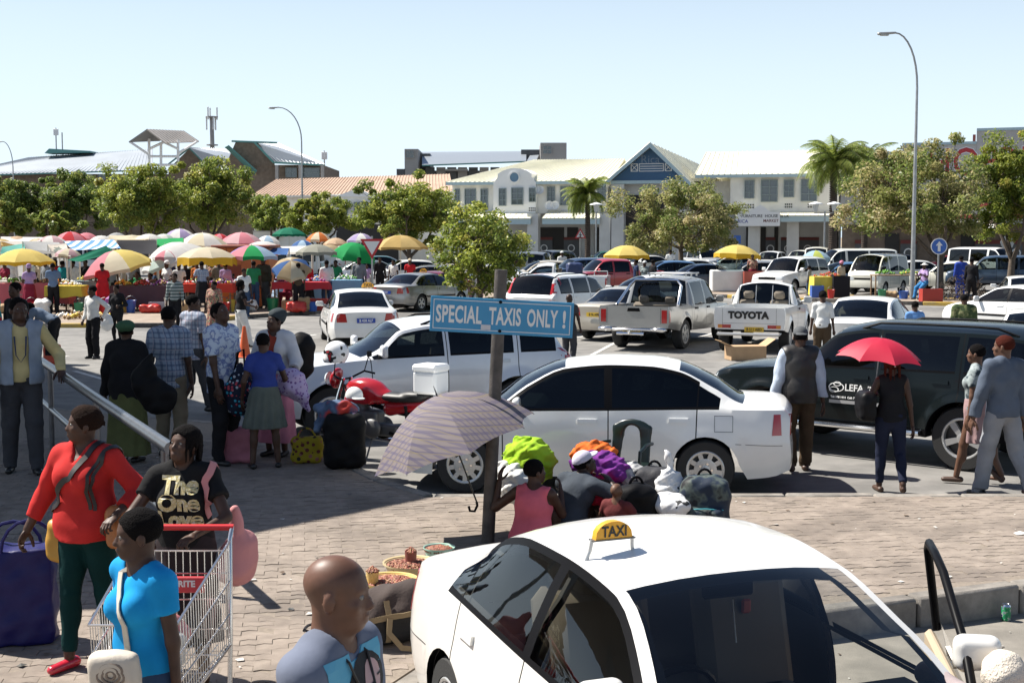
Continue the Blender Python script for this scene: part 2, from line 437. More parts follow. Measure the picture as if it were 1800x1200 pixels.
def loft(sp,coarse=1.0):
 L,Wh=sp.L,sp.W/2
 zc,zsh,ze,we,wsh=[pchip(getattr(sp,n))for n in('zc','zsh','ze','we','wsh')]
 zs=pchip(sp.zs);shift=pchip(sp.shift);arch=[(w,sp.arch_r)for w in sp.wheels]
 S=set(np.arange(0,L+1e-6,.09*coarse).round(4))|{0,.015,.04,.08,.13,L,L-.015,L-.04,L-.08,L-.13}
 for w,r in arch:S|=set((w+r*np.cos(np.linspace(0,math.pi,17))).round(4))|{round(w-r-.012,4),round(w+r+.012,4)}
 key={sp.cowl,sp.rf,sp.rr,sp.deck}
 for a,b in sp.side_glass:key|={a,b}
 seams=sorted({x for d in sp.doors for x in d}|set(getattr(sp,'seams',[])))
 if getattr(sp,'bed',None):key|={sp.bed[0],sp.bed[0]+.01,sp.bed[1],sp.bed[1]+.005}
 for x in key:S={q for q in S if abs(q-x)>.02*coarse}
 for x in seams:S={q for q in S if abs(q-x)>.022*coarse}
 S|=key
 for x in seams:S|={x-.006,x+.006}
 S=sorted(q for q in S if 0<=q<=L)
 NS=9
 def endf(s):
  f=1.0
  if s<sp.nose[0]:f*=1-sp.nose[1]*(1-s/sp.nose[0])**2.2
  if s>L-sp.tail[0]:f*=1-sp.tail[1]*(1-(L-s)/sp.tail[0])**2.2
  return f
 flare=getattr(sp,'flare',.012);bulge=getattr(sp,'bulge',.022)
 sec=[]
 for s in S:
  zlo=zs(s);zb=zlo
  for w,r in arch:
   if abs(s-w)<r:zb=max(zb,sp.tyre_r+math.sqrt(max(0,r*r-(s-w)**2))*getattr(sp,'arch_flat',1.0))
  sh=zsh(s);e=endf(s)
  def width(z):
   t=(z-zlo)/max(.05,sh-zlo)
   w=lagr(z,sp.wb,sp.wm,wsh(s),t)
   for c,r in arch:
    d=math.hypot(s-c,z-sp.tyre_r)-r
    if d>-.05:w+=flare*math.exp(-(d/.07)**2)
   return w*e
  pts=[]
  w0=width(zb)
  pts+=[(0,zb),(max(.25,w0-.24),zb)]
  for t in np.linspace(0,1,NS):
   z=zb+(sh-zb)*t;pts.append((width(z),z))
  zt,wt=ze(s),we(s)*(e if s<sp.cowl or s>sp.deck else 1);w1=pts[-1][0]
  bed=getattr(sp,'bed',None);inbed=bed and bed[0]+.005<s<=bed[1]+.001
  if inbed:zt=sh+.004;wt=w1-.012
  h=max(.003,zt-sh);a,b=min(.028,.25*h),min(.034,.3*h)
  for u in(a/h,.35,.7,1-b/h,1):
   pts.append((w1+(wt-w1)*u+.018*min(1,h*4)*math.sin(math.pi*u),sh+h*u))
  if inbed:pts+=[(wt-.05,zt),(wt-.06,bed[2]),(wt*.6,bed[2]),(wt*.3,bed[2]),(0,bed[2])]
  else:
   zz=zc(s)
   for q in(1-min(.05/wt,.2),.76,.5,.25,0):pts.append((wt*q,zt+(zz-zt)*(1-q**2.3)))
  sec.append((s,pts))
 n=len(sec[0][1]);V=[];ring=2*n-2
 def put(x,s,z):
  y=L/2-s
  for s0,sg in((0,1),(L,-1)):
   d=abs(s-s0)
   if d<.5 and bulge:y+=sg*bulge*math.exp(-((z-sp.bump_z)/sp.bump_h)**4)*max(0,1-d/.3)
  y+=shift(s)*(1-(x/Wh)**2)
  e0,e1=L/2-sp.wheels[0]+sp.arch_r,L/2-sp.wheels[1]-sp.arch_r
  if y>e0:y=e0+(y-e0)*(1-shift(0)/(sp.wheels[0]-sp.arch_r))
  if y<e1:y=e1+(y-e1)*(1+shift(L)/(L-sp.wheels[1]-sp.arch_r))
  V.append((x,y,z));return len(V)-1
 G=[]
 for s,p in sec:
  right=[put(x,s,z)for x,z in p]
  left=[right[0]]+[put(-x,s,z)for x,z in p[1:-1]]+[right[-1]]
  G.append((right,left))
 groups={}
 def face(g,f):groups.setdefault(g,[]).append(f)
 i_side,i_green,i_top=2,2+NS-1,2+NS-1+5
 inb=lambda s,seq:next((i for i,(a,b)in enumerate(seq)if a-.001<s<b+.001),None)
 for k in range(len(S)-1):
  sm=(S[k]+S[k+1])/2;narrow=any(abs(sm-x)<.004 for x in seams)
  for j in range(n-1):
   for sd,hh in((1,0),(-1,1)):
    a,b=G[k][hh],G[k+1][hh]
    f=[a[j],a[j+1],b[j+1],b[j]]if sd==1 else[a[j],b[j],b[j+1],a[j+1]]
    f=[q for m_,q in enumerate(f)if f.index(q)==m_]
    if len(f)<3:continue
    zmid=sum(V[q][2]for q in f)/len(f);g='body';sn='r' if sd==1 else 'l'
    bed=getattr(sp,'bed',None)
    if j<i_side:g='under'
    elif j<i_green:
     d=inb(sm,sp.doors)
     if narrow and S[k]>sp.wheels[0]and zmid>sp.sill_door:g='seam'
     elif d is not None and zmid>sp.sill_door:g='door_%d%s'%(d,sn)
     elif getattr(sp,'cladding',0)and zmid<sp.cladding:g='trim'
     elif zmid<sp.bump_top and sm<sp.wheels[0]-sp.arch_r:g='bumper_f'
     elif zmid<sp.bump_top and sm>sp.wheels[1]+sp.arch_r:g='bumper_r'
    elif j<i_top:
     r=j-i_green;w=inb(sm,sp.side_glass);d=inb(sm,sp.doors)
     if sm<sp.cowl or sm>max(sp.deck,sp.side_glass[-1][1]):g='body'
     elif r==0 and w is not None:g='trim'
     elif w is not None and 1<=r<=3:g='glass_side_%d%s'%(w,sn)
     elif d is not None:g=('trim_' if getattr(sp,'black_frames',0)or(r<4 and getattr(sp,'black_pillar',0))else '')+'door_%d%s'%(d,sn)
     if narrow and g!='body':g='seam'
     if sp.cowl<sm<sp.rf and w is None and r<4 and d is None:g='trim' if sm>sp.cowl+.12 else 'body'
    else:
     r=j-i_top
     if sp.cowl<sm<sp.rf and r>=1:g='glass_front'
     elif sp.rr<sm<sp.deck and r>=1:g='glass_rear'
     elif bed and bed[0]<sm<bed[1]+.01 and r>=1:g='bed'
    face(g,f)
 for k,sgn in((0,1),(len(S)-1,-1)):
  right,left=G[k];s=S[k];p=sec[k][1];cols=6;grid=[]
  for i in range(1,n-1):
   row=[right[i]]
   for c in range(1,cols):x=p[i][0]*(1-2*c/cols);row.append(put(x,s,p[i][1]))
   row.append(left[i]);grid.append(row)
  for i in range(len(grid)-1):
   z=(p[i+1][1]+p[i+2][1])/2
   g=('bumper_f' if k==0 else 'bumper_r')if z<sp.bump_top else 'body'
   for c in range(cols):
    f=[grid[i][c],grid[i][c+1],grid[i+1][c+1],grid[i+1][c]]
    face(g,f[::sgn]if True else f)
 return V,groups
def sub(V,F):
 used=sorted({q for f in F for q in f});m={q:i for i,q in enumerate(used)}
 return[V[q]for q in used],[[m[q]for q in f]for f in F]
def wheel_parts(r,w,spokes=9,kind='alloy'):
 """tyre and rim, axle along x, outer face at +x"""
 T=Matrix.Rotation(math.pi/2,4,'Y')
 rr=r*(.64 if kind!='steel' else .6)
 ty=MB().lathe([(rr*.98,-w/2),(r*.93,-w/2),(r*.985,-w*.38),(r,-w*.2),(r,w*.2),(r*.985,w*.38),(r*.94,w/2),(rr*1.03,w/2),(rr,w*.44)],32,M=T)
 rim=MB()
 rim.lathe([(rr*1.02,w*.47),(rr*.96,w*.5),(rr*.9,w*.47),(rr*.88,w*.1),(.001,w*.08)],28,1,M=T)
 rim.lathe([(rr*1.02,w*.475),(rr*.97,w*.51),(rr*.9,w*.49),(rr*.87,w*.3)],28,0,M=T)
 rim.lathe([(rr*.3,w*.3),(rr*.28,w*.46),(rr*.16,w*.49),(.001,w*.49)],16,0,M=T)
 for i in range(spokes):
  a=2*math.pi*i/spokes;hw0,hw1={9:(.11,.125),5:(.12,.17),7:(.1,.12),12:(.06,.1),6:(.13,.2)}.get(spokes,(.1,.15))
  P=[(rr*.2,-rr*hw0),(rr*.9,-rr*hw1),(rr*.9,rr*hw1),(rr*.2,rr*hw0)]
  c,s_=math.cos(a),math.sin(a)
  rim.prism([(x*c-y*s_,x*s_+y*c)for x,y in P],w*.3,w*.465,0,M=T)
 if kind=='cap':
  rim.lathe([(rr*.97,w*.46),(rr*.9,w*.478),(rr*.86,w*.45)],28,0,M=T)
  rim.lathe([(rr*.6,w*.466),(rr*.52,w*.478),(rr*.3,w*.485)],28,0,M=T)
  for i in range(5):
   a=2*math.pi*i/5+.3
   rim.lathe([(.012,w*.47),(.012,w*.52),(.001,w*.52)],8,2,M=T@Matrix.Translation((rr*.34*math.cos(a),rr*.34*math.sin(a),0)))
 return ty,rim
PROTO={}
def car_proto(kind):
 """list of (part name, mesh, index of the parent part or None, location, rotation about z)"""
 if kind in PROTO:return PROTO[kind]
 sp=SPECS[kind];V,g=loft(sp,getattr(sp,'coarse',1.0));L,W=sp.L,sp.W;out=[]
 def add(name,v,f,mats,mi=None,parent=None,loc=(0,0,0),rot=(0,0,0),smooth=38):
  me=bpy.data.meshes.new(name);me.from_pydata([tuple(p)for p in v],[],f)
  for m in(mats if isinstance(mats,(list,tuple))else[mats]):me.materials.append(m)
  if mi is not None:me.polygons.foreach_set('material_index',np.asarray(mi,np.int32))
  if smooth:
   me.polygons.foreach_set('use_smooth',np.ones(len(f),bool));me.set_sharp_from_angle(angle=R(smooth))
  out.append((name,me,parent,loc,rot));return len(out)-1
 def addmb(name,mb,mats,**k):return add(name,mb.V,mb.F,mats,mb.I if isinstance(mats,(list,tuple))else None,**k)
 allF=[f for k,fs in g.items()for f in fs if k not in('under','bed')]
 bvh=BVHTree.FromPolygons([Vector(p)for p in V],allF)
 body=add('body',*sub(V,g['body']),'PAINT_SLOT')if False else None
 PS=MATS.setdefault('PAINT_SLOT',bpy.data.materials.new('vehicle_paint'))
 F=[];I=[]
 for k,m in(('body',0),('trim',1),('seam',1),('under',1),('bed',0)):
  fs=g.get(k,[]);F+=fs;I+=[m]*len(fs)
 v,f=sub(V,F);add('body',v,f,[PS,M_TRIM],I)
 for end,nm in(('bumper_f','front_bumper'),('bumper_r','rear_bumper')):
  if g.get(end):v,f=sub(V,g[end]);add(nm,v,f,PS if not getattr(sp,'black_bumpers',0)else M_TRIM)
 doors={}
 for d in range(len(sp.doors)):
  for sn in 'rl':
   F=g.get('door_%d%s'%(d,sn),[]);T=g.get('trim_door_%d%s'%(d,sn),[])
   if F:
    v,f=sub(V,F+T);doors[d,sn]=add(('front_door','rear_door','side_door')[min(d,2)],v,f,[PS,M_TRIM],[0]*len(F)+[1]*len(T))
 sg=getattr(sp,'glass',G_TINT)
 for k in sorted(g):
  if k.startswith('glass_side'):
   w=int(k[11]);par=None;mid=sum(sp.side_glass[w])/2
   for d,(a,b)in enumerate(sp.doors):
    if a<mid<b:par=doors.get((d,k[12]))
   v,f=sub(V,g[k]);add('window',v,f,sg if w>0 or not hasattr(sp,'glass_fd')else sp.glass_fd,parent=par)
 v,f=sub(V,g['glass_front']);add('windscreen',v,f,getattr(sp,'glass_f',G_CLEAR))
 if 'glass_rear' in g:v,f=sub(V,g['glass_rear']);add('rear_window',v,f,getattr(sp,'glass_r',sg))
 far=getattr(sp,'coarse',1)>1
 Fi=[]
 for k,fs in g.items():
  if(k in('body','trim','seam')or 'door' in k)and not(getattr(sp,'open_door',0)and 'door_0l' in k):
   for q in fs:
    c=sum((Vector(V[p])for p in q),Vector())/len(q);s=L/2-c.y
    if sp.cowl-.1<s<max(sp.deck,sp.rr)+.1 and c.z>.35:Fi.append(q)
 v,f=sub(V,Fi);cy=L/2-(sp.cowl+sp.deck)/2
 v=[(p[0]-math.copysign(min(.04,abs(p[0])),p[0]),p[1],p[2]-(.05 if p[2]>sp.zroof-.25 else 0))for p in v]
 it=add('interior_lining',v,f,M_INT)
 sx=1
 fl=MB().box((0,cy,.42),(W-.3,(sp.deck-sp.cowl)*.95,.04))
 yd=L/2-sp.cowl-.28
 fl.box((0,yd,.78),(W-.25,.34,.26),bev=.08)
 addmb('dashboard',fl,M_INT)
 if not far:
  T=Matrix.Translation((.36,yd-.28,.86))@Matrix.Rotation(R(65),4,'X')
  st=MB().lathe([(.185+.014*math.cos(a),.014*math.sin(a))for a in np.linspace(0,2*math.pi,7)[:-1]],20,M=T,close=True)
  st.box((0,0,0),(.36,.05,.03),M=T).box((0,0,0),(.05,.2,.03),M=T@Matrix.Translation((0,-.08,0)))
  addmb('steering_wheel',st,M_TRIM)
 def seat(x,y,w,name):
  b=MB().box((x,y,.56),(w,.5,.2),bev=.06)
  T=Matrix.Translation((x,y-.3,.86))@Matrix.Rotation(R(14),4,'X');b.box((0,0,0),(w,.15,.6 if w<.8 else .46),bev=.06,M=T)
  for hx in([0]if w<.8 else[-.34,.34]):b.box((0,0,0),(.26,.1,.2),bev=.045,M=T@Matrix.Translation((hx,0,(.33 if sp.zroof<1.5 else .42)if w<.8 else .3)))
  addmb(name,b,M_SEAT)
 if sp.zroof<1.7 or not far:
  k=sp.zroof/1.38*.98
  for x in(.37,-.37):seat(x,yd-.68,.5,'front_seat')
  if len(sp.doors)>1:seat(0,yd-1.5 if not sp.zroof<1.5 else yd-1.02,W-.55,'rear_seat')
 ty,rim=wheel_parts(sp.tyre_r,sp.tyre_w,sp.spokes,sp.rim)
 tm=None
 for wy in sp.wheels:
  for sd in(1,-1):
   rot=(0,0,0 if sd==1 else math.pi);loc=(sd*(sp.wm-sp.tyre_w/2-.01+getattr(sp,'track',0)),L/2-wy,sp.tyre_r)
   if tm is None:
    p=addmb('wheel',ty,M_RUB,loc=loc,rot=rot);q=addmb('rim',rim,[M_ALU if sp.rim!='dark' else M_STEEL,M_STEEL,M_CHROME],parent=p);tm=(out[p][1],out[q][1])
   else:
    out.append(('wheel',tm[0],None,loc,rot));out.append(('rim',tm[1],len(out)-1,(0,0,0),(0,0,0)))
 FR=frame((0,L/2+1,0),(-1,0,0),(0,0,1));RE=frame((0,-L/2-1,0),(1,0,0),(0,0,1))
 SR=frame((W/2+1,0,0),(0,1,0),(0,0,1));SL=frame((-W/2-1,0,0),(0,-1,0),(0,0,1))
 def lay(name,M,q,m,nu=5,nv=3,off=.006,th=.014,parent=None):
  v,f=patch(bvh,M,q,nu,nv,off,th);return add(name,v,f,m,smooth=50,parent=parent)
 for name,end,q,m in sp.lamps:
  for sd in(1,-1):
   M=FR if end=='f' else RE;k=(-1 if end=='f' else 1)*sd
   if end=='s':M=SR if sd==1 else SL;k=sd
   qq=[(x*k,z)for x,z in q]
   if k<0:qq=[qq[1],qq[0],qq[3],qq[2]]
   lay(name,M,qq,m)
 for(y,z,d)in sp.handles:
  for sd in(1,-1):
   M=SR if sd==1 else SL;x=y*sd
   if(d,'r' if sd==1 else 'l')in doors:
    lay('handle',M,[(x-.1,z-.022),(x+.1,z-.022),(x+.1,z+.022),(x-.1,z+.022)],sp.handle_m if hasattr(sp,'handle_m')else PS,4,2,.018,.03,doors[d,'r' if sd==1 else 'l'])
 if getattr(sp,'grille',None):lay('grille',FR,sp.grille,M_TRIM,6,3,.004)
 for q in getattr(sp,'side_trim',[]):
  for sd in(1,-1):
   qq=[(x*sd,z)for x,z in q]
   if sd<0:qq=[qq[1],qq[0],qq[3],qq[2]]
   lay('side_moulding',SR if sd==1 else SL,qq,M_TRIM,10,1,.01,.02)
 for sd in(1,-1):
  my=L/2-sp.cowl-sp.mirror[0];mz=sp.mirror[1];s=Sdf(.014)
  x0=sd*(pchip(sp.wsh)(sp.cowl+.3)-.02)
  s.box((x0+sd*getattr(sp,'mirror_out',.14),my,mz+.03),(.2,.1,sp.mirror[2]),r=.045,k=.03).cone((x0,my+.02,mz-.02),(x0+sd*.1,my,mz+.01),.03,.025,.03)
  s.ops.append((lambda X,Y,Z,my=my:(my-.03)-Y,None,None,0,'i'))
  V2,Q=s.mesh();add('mirror',V2.tolist(),Q.tolist(),M_TRIM if getattr(sp,'black_mirror',0)else PS,smooth=60)
 if getattr(sp,'extra',None):sp.extra(sp,addmb,lay,bvh,PS,(FR,RE,SR,SL))
 PROTO[kind]=out
 return out
def vehicle(kind,name,label,cat,loc,face,paint,group=None,skip=(),plate=None,plate_txt='',z=0.0,bvh=False):
 """face: 0 = nose away from the camera, 90 = nose to the left, 180 = towards the camera"""
 pr=car_proto(kind);root=thing(name,label,cat,(loc[0],loc[1],z),R(face),group);O=[]
 for i,(nm,me,par,lc,rot)in enumerate(pr):
  o=bpy.data.objects.new(nm,me);COL.objects.link(o);o.parent=root if par is None else O[par]
  o.location=lc;o.rotation_euler=rot;O.append(o)
  for sl in o.material_slots:
   if sl.material==MATS['PAINT_SLOT']:sl.link='OBJECT';sl.material=paint
 sp=SPECS[kind]
 if plate:
  y=-sp.L/2;cx,pz=sp.plate
  m=MB().box((cx,0,pz),(.44,.012,.11),0);vv,ff=text_mesh(plate_txt or 'B 438 ABD',.095,.002,sx=.8)
  M=frame((cx,-.008,pz),(1,0,0),(0,0,1));m.add([M@Vector(v)for v in vv],ff,1)
  ink=M_INK if plate!='blue' else M_WINK
  p=m.build('number_plate',[{'yellow':M_PLY,'blue':M_PLB}[plate],ink],root,loc=(0,y-sp.plate_out,0))
 return root,O
def sedan_spec(L=4.36,W=1.69,H=1.40,hood=.93,**k):
 d=H-1.40
 s=CarSpec(L=L,W=W,zroof=H,cowl=1.18,rf=1.92,rr=3.04,deck=3.68,zc=[(0,.64),(.10,.72),(.5,.82),(1.18,hood),(1.55,1.19+d),(1.92,1.352+d),(2.4,1.395+d),(2.75,1.388+d),(3.04,1.34+d),(3.36,1.19+d),(3.68,1.005),(4.22,.975),(L,.90)],zsh=[(0,.60),(.15,.68),(.6,.77),(1.18,.865),(2.4,.90),(3.6,.925),(4.2,.92),(L,.86)],ze=[(0,.615),(.15,.695),(.6,.79),(1.18,.89),(1.55,1.12+d),(1.92,1.30+d),(2.4,1.345+d),(2.75,1.335+d),(3.04,1.28+d),(3.38,1.1+d),(3.68,.965),(4.2,.945),(L,.875)],we=[(0,W/2-.10),(1.18,W/2-.13),(1.92,W/2-.275),(2.5,W/2-.26),(3.04,W/2-.26),(3.68,W/2-.17),(L,W/2-.13)],wsh=[(0,W/2-.07),(1.18,W/2-.065),(2.4,W/2-.05),(3.6,W/2-.06),(L,W/2-.08)],wb=W/2-.05,wm=W/2,zs=[(0,.26),(.25,.20),(.9,.20),(3.4,.20),(4.1,.24),(L,.30)],shift=[(0,.14),(.6,.12),(1.18,.16),(1.92,.07),(2.6,0),(3.04,-.05),(3.68,-.12),(L,-.13)],nose=(.5,.16),tail=(.4,.12),wheels=(.84,3.34),arch_r=.345,tyre_r=.305,tyre_w=.19,spokes=9,rim='cap',side_glass=[(1.30,2.30),(2.38,3.46)],doors=[(1.24,2.34),(2.34,3.24)],sill_door=.31,bump_z=.46,bump_h=.13,bump_top=.56,black_pillar=1,lamps=[('headlight','f',[(.40,.56),(.74,.58),(.76,.68),(.42,.67)],M_HEADL),('tail_light','r',[(.44,.66),(.69,.66),(.69,.88),(.48,.86)],M_TAILR),('tail_light','s',[(-L/2+.19,.67),(-L/2+.29,.67),(-L/2+.27,.88),(-L/2+.2,.88)],M_TAILR)],handles=[(L/2-2.12,.79,0),(L/2-3.06,.81,1)],grille=[(-.36,.58),(.36,.58),(.36,.66),(-.36,.66)],mirror=(.22,.94,.13),plate=(0,.70),plate_out=.012,glass=G_TINT,glass_fd=G_TINT)
 s.__dict__.update(k);return s
def fuel_flap(sp,addmb,lay,bvh,PS,Ms):
 for k,M in((-1,Ms[3]),(1,Ms[2])):
  q=[(-sp.L/2+.18,.56),(-sp.L/2+.66,.575),(-sp.L/2+.66,.581),(-sp.L/2+.18,.566)];lay('bumper_joint',M,q if k>0 else[(-b[0],b[1])for b in(q[1],q[0],q[3],q[2])],M_STEEL,6,1,.002,.003)
 for x in(-.6,.594):lay('boot_joint',Ms[1],[(x,.58),(x+.006,.58),(x+.006,.93),(x,.93)],M_STEEL,1,6,.002,.003)
 lay('boot_joint',Ms[1],[(-.594,.58),(.594,.58),(.594,.586),(-.594,.586)],M_STEEL,8,1,.002,.003);lay('badge',Ms[1],[(-.05,.8),(.05,.8),(.05,.86),(-.05,.86)],M_CHROME,2,2,.003,.006)
 x=-sp.L/2+.78
 for q in([(x-.09,.70),(x+.09,.70),(x+.09,.705),(x-.09,.705)],[(x-.09,.86),(x+.09,.86),(x+.09,.865),(x-.09,.865)],[(x-.095,.70),(x-.09,.70),(x-.09,.865),(x-.095,.865)],[(x+.09,.70),(x+.095,.70),(x+.095,.865),(x+.09,.865)]):
  lay('fuel_flap_seam',Ms[3],[(-b[0],b[1])for b in(q[1],q[0],q[3],q[2])],M_STEEL,2,2,.002,.003)
def suv_spec(L=4.7,W=1.82,H=1.78,**k):
 d=H-1.78
 s=CarSpec(L=L,W=W,zroof=H,cowl=1.30,rf=1.86,rr=L-.34,deck=L-.08,zc=[(0,.88),(.08,.98),(.5,1.06),(1.30,1.14),(1.58,1.45+d),(1.86,1.70+d),(2.4,1.775+d),(3.4,1.78+d),(L-.34,1.73+d),(L-.2,1.45+d),(L-.08,1.10),(L,1.02)],zsh=[(0,.84),(.12,.93),(.6,1.0),(1.30,1.07),(2.5,1.10),(L-.3,1.12),(L-.08,1.08),(L,1.0)],ze=[(0,.85),(.12,.945),(.6,1.02),(1.30,1.095),(1.58,1.38+d),(1.86,1.61+d),(2.4,1.68+d),(3.4,1.68+d),(L-.34,1.63+d),(L-.2,1.38+d),(L-.08,1.09),(L,1.005)],we=[(0,W/2-.1),(1.30,W/2-.13),(1.86,W/2-.22),(3,W/2-.2),(L-.34,W/2-.22),(L,W/2-.14)],wsh=[(0,W/2-.08),(1.3,W/2-.06),(3,W/2-.05),(L,W/2-.07)],wb=W/2-.05,wm=W/2-.005,zs=[(0,.40),(.3,.34),(3.8,.36),(L,.46)],shift=[(0,.1),(.6,.1),(1.30,.13),(1.86,.06),(3,0),(L-.34,-.04),(L,-.06)],nose=(.4,.13),tail=(.3,.08),wheels=(.92,3.58),arch_r=.43,tyre_r=.375,tyre_w=.25,spokes=6,rim='alloy',flare=.045,side_glass=[(1.42,2.38),(2.46,3.36),(3.46,L-.3)],doors=[(1.38,2.42),(2.42,3.42)],sill_door=.47,bump_z=.6,bump_h=.14,bump_top=.72,lamps=[('headlight','f',[(.46,.76),(.80,.76),(.80,.92),(.48,.91)],M_HEADL),('tail_light','r',[(.66,.86),(.84,.86),(.84,1.16),(.68,1.16)],M_TAILR),('tail_light','s',[(-L/2+.09,.88),(-L/2+.2,.88),(-L/2+.18,1.14),(-L/2+.1,1.14)],M_TAILR)],handles=[(L/2-2.22,1.0,0),(L/2-3.2,1.01,1)],grille=[(-.42,.76),(.42,.76),(.42,.9),(-.42,.9)],mirror=(.22,1.16,.17),plate=(.0,.8),plate_out=.012,glass=G_TINT,glass_fd=G_CLEAR)
 s.__dict__.update(k);return s
def roof_rails(sp,addmb,lay,bvh,PS,Ms):
 for sd in(1,-1):
  b=MB();x=sd*(sp.W/2-.3);y0,y1=sp.L/2-sp.rf-.25,-sp.L/2+.45
  P=[]
  for t in np.linspace(0,1,9):
   y=y0+(y1-y0)*t;h=bvh.ray_cast(Vector((x,y,3)),Vector((0,0,-1)))
   P.append((x,y,h[0].z+(.055 if 0<t<1 else .0)))
  b.tube(P,.016,n=6);addmb('roof_rail',b,getattr(sp,'rail_m',M_TRIM))
def step_bar(sp,addmb,lay,bvh,PS,Ms):
 roof_rails(sp,addmb,lay,bvh,PS,Ms)
 for sd in(1,-1):
  x=sd*(sp.W/2+.03);y0,y1=sp.L/2-sp.wheels[0]-.52,sp.L/2-sp.wheels[1]+.5
  b=MB().tube([(x-sd*.3,y0+.06,.45),(x,y0,.40),(x,y1,.40),(x-sd*.3,y1-.06,.45)],.034,n=8)
  addmb('step_bar',b,M_CHROME)
def pickup_spec(L=4.9,W=1.72,H=1.66,dbl=True,**k):
 d=H-1.66;cr=3.32 if dbl else 2.62
 s=CarSpec(L=L,W=W,zroof=H,cowl=1.26,rf=1.80,rr=cr-.14,deck=cr,bed=(cr+.03,L-.07,.62),zc=[(0,.84),(.08,.92),(.5,.99),(1.26,1.06),(1.55,1.38+d),(1.80,1.59+d),(2.2,1.655+d),(cr-.14,1.62+d),(cr-.06,1.38),(cr,1.06),(L,1.06)],zsh=[(0,.80),(.12,.88),(.6,.95),(1.26,1.0),(2.5,1.02),(cr,1.03),(L-.1,1.05),(L,1.05)],ze=[(0,.81),(.12,.89),(.6,.97),(1.26,1.02),(1.55,1.30+d),(1.80,1.50+d),(2.2,1.56+d),(cr-.14,1.53+d),(cr-.06,1.33),(cr,1.05),(L,1.06)],we=[(0,W/2-.1),(1.26,W/2-.12),(1.8,W/2-.2),(cr-.14,W/2-.2),(cr,W/2-.12),(L,W/2-.06)],wsh=[(0,W/2-.08),(1.3,W/2-.05),(cr,W/2-.03),(L,W/2-.03)],wb=W/2-.04,wm=W/2-.005,zs=[(0,.42),(.3,.38),(3.8,.44),(L,.56)],shift=[(0,.1),(.6,.1),(1.26,.12),(1.80,.05),(cr-.3,0),(L,0)],nose=(.4,.12),tail=(.05,.01),wheels=(.86,3.80),arch_r=.42,tyre_r=.36,tyre_w=.23,spokes=6,rim='alloy',flare=.03,bulge=0,side_glass=[(1.38,2.24),(2.32,3.10)]if dbl else[(1.38,cr-.2)],doors=[(1.32,2.28),(2.28,3.2)]if dbl else[(1.32,cr-.12)],seams=[cr+.03],sill_door=.5,bump_z=.58,bump_h=.12,bump_top=.64,lamps=[('headlight','f',[(.42,.72),(.76,.72),(.76,.86),(.44,.86)],M_HEADL),('tail_light','r',[(.70,.68),(.83,.68),(.83,.98),(.70,.98)],M_TAILR),('tail_light','s',[(-L/2+.01,.7),(-L/2+.07,.7),(-L/2+.07,.97),(-L/2+.01,.97)],M_TAILR)],handles=[(L/2-2.1,.94,0),(L/2-3.0,.95,1)]if dbl else[(L/2-2.3,.94,0)],handle_m=M_TRIM,grille=[(-.4,.7),(.4,.7),(.4,.85),(-.4,.85)],mirror=(.2,1.09,.17),plate=(.0,.5),plate_out=.13,glass=G_TINT,glass_fd=G_CLEAR,glass_r=G_CLEAR)
 s.__dict__.update(k);return s
def bed_extras(sp,addmb,lay,bvh,PS,Ms):
 y=-sp.L/2
 b=MB().box((0,y-.09,.52),(sp.W-.1,.14,.07),0,bev=.025);
 for x in(-.66,.66):b.box((x,y-.1,.525),(.36,.17,.1),0,bev=.03)
 b.tube([(-.34,y-.2,.43),(.34,y-.2,.43)],.035,0);b.tube([(0,y-.08,.43),(0,y-.28,.45),(0,y-.3,.52)],.03,0)
 addmb('rear_step_bumper',b,M_CHROME)
 x0=sp.W/2-.12;yb=sp.L/2-sp.bed[0]-.1
 b=MB()
 for o in(0,):b.tube([(-x0,yb-.62,1.05),(-x0+.12,yb-.06,1.5),(-x0+.24,yb,1.63),(x0-.24,yb,1.63),(x0-.12,yb-.06,1.5),(x0,yb-.62,1.05)],.035,n=8)
 addmb('roll_bar',b,M_CHROME)
 b=MB()
 for sd in(1,-1):
  b.tube([(sd*.48,.75,sp.zroof+.05),(sd*.48,-.35,sp.zroof+.05)],.02,n=6)
  for yy in(.6,.2,-.2):b.box((sd*.48,yy,sp.zroof+.01),(.03,.05,.07))
 for yy in(.6,.2,-.2):b.tube([(-.5,yy,sp.zroof+.05),(.5,yy,sp.zroof+.05)],.016,n=6)
 addmb('roof_rack',b,M_ALU)
 lay('tailgate_handle',Ms[1],[(-.16,.94),(.16,.94),(.14,1.02),(-.14,1.02)],M_TRIM,4,2,.012,.02)
 b=MB()
 for q in([(-.68,.66),(-.672,.66),(-.672,1.03),(-.68,1.03)],[(.672,.66),(.68,.66),(.68,1.03),(.672,1.03)]):lay('tailgate_gap',Ms[1],q,M_TRIM,1,6,.002,.002)
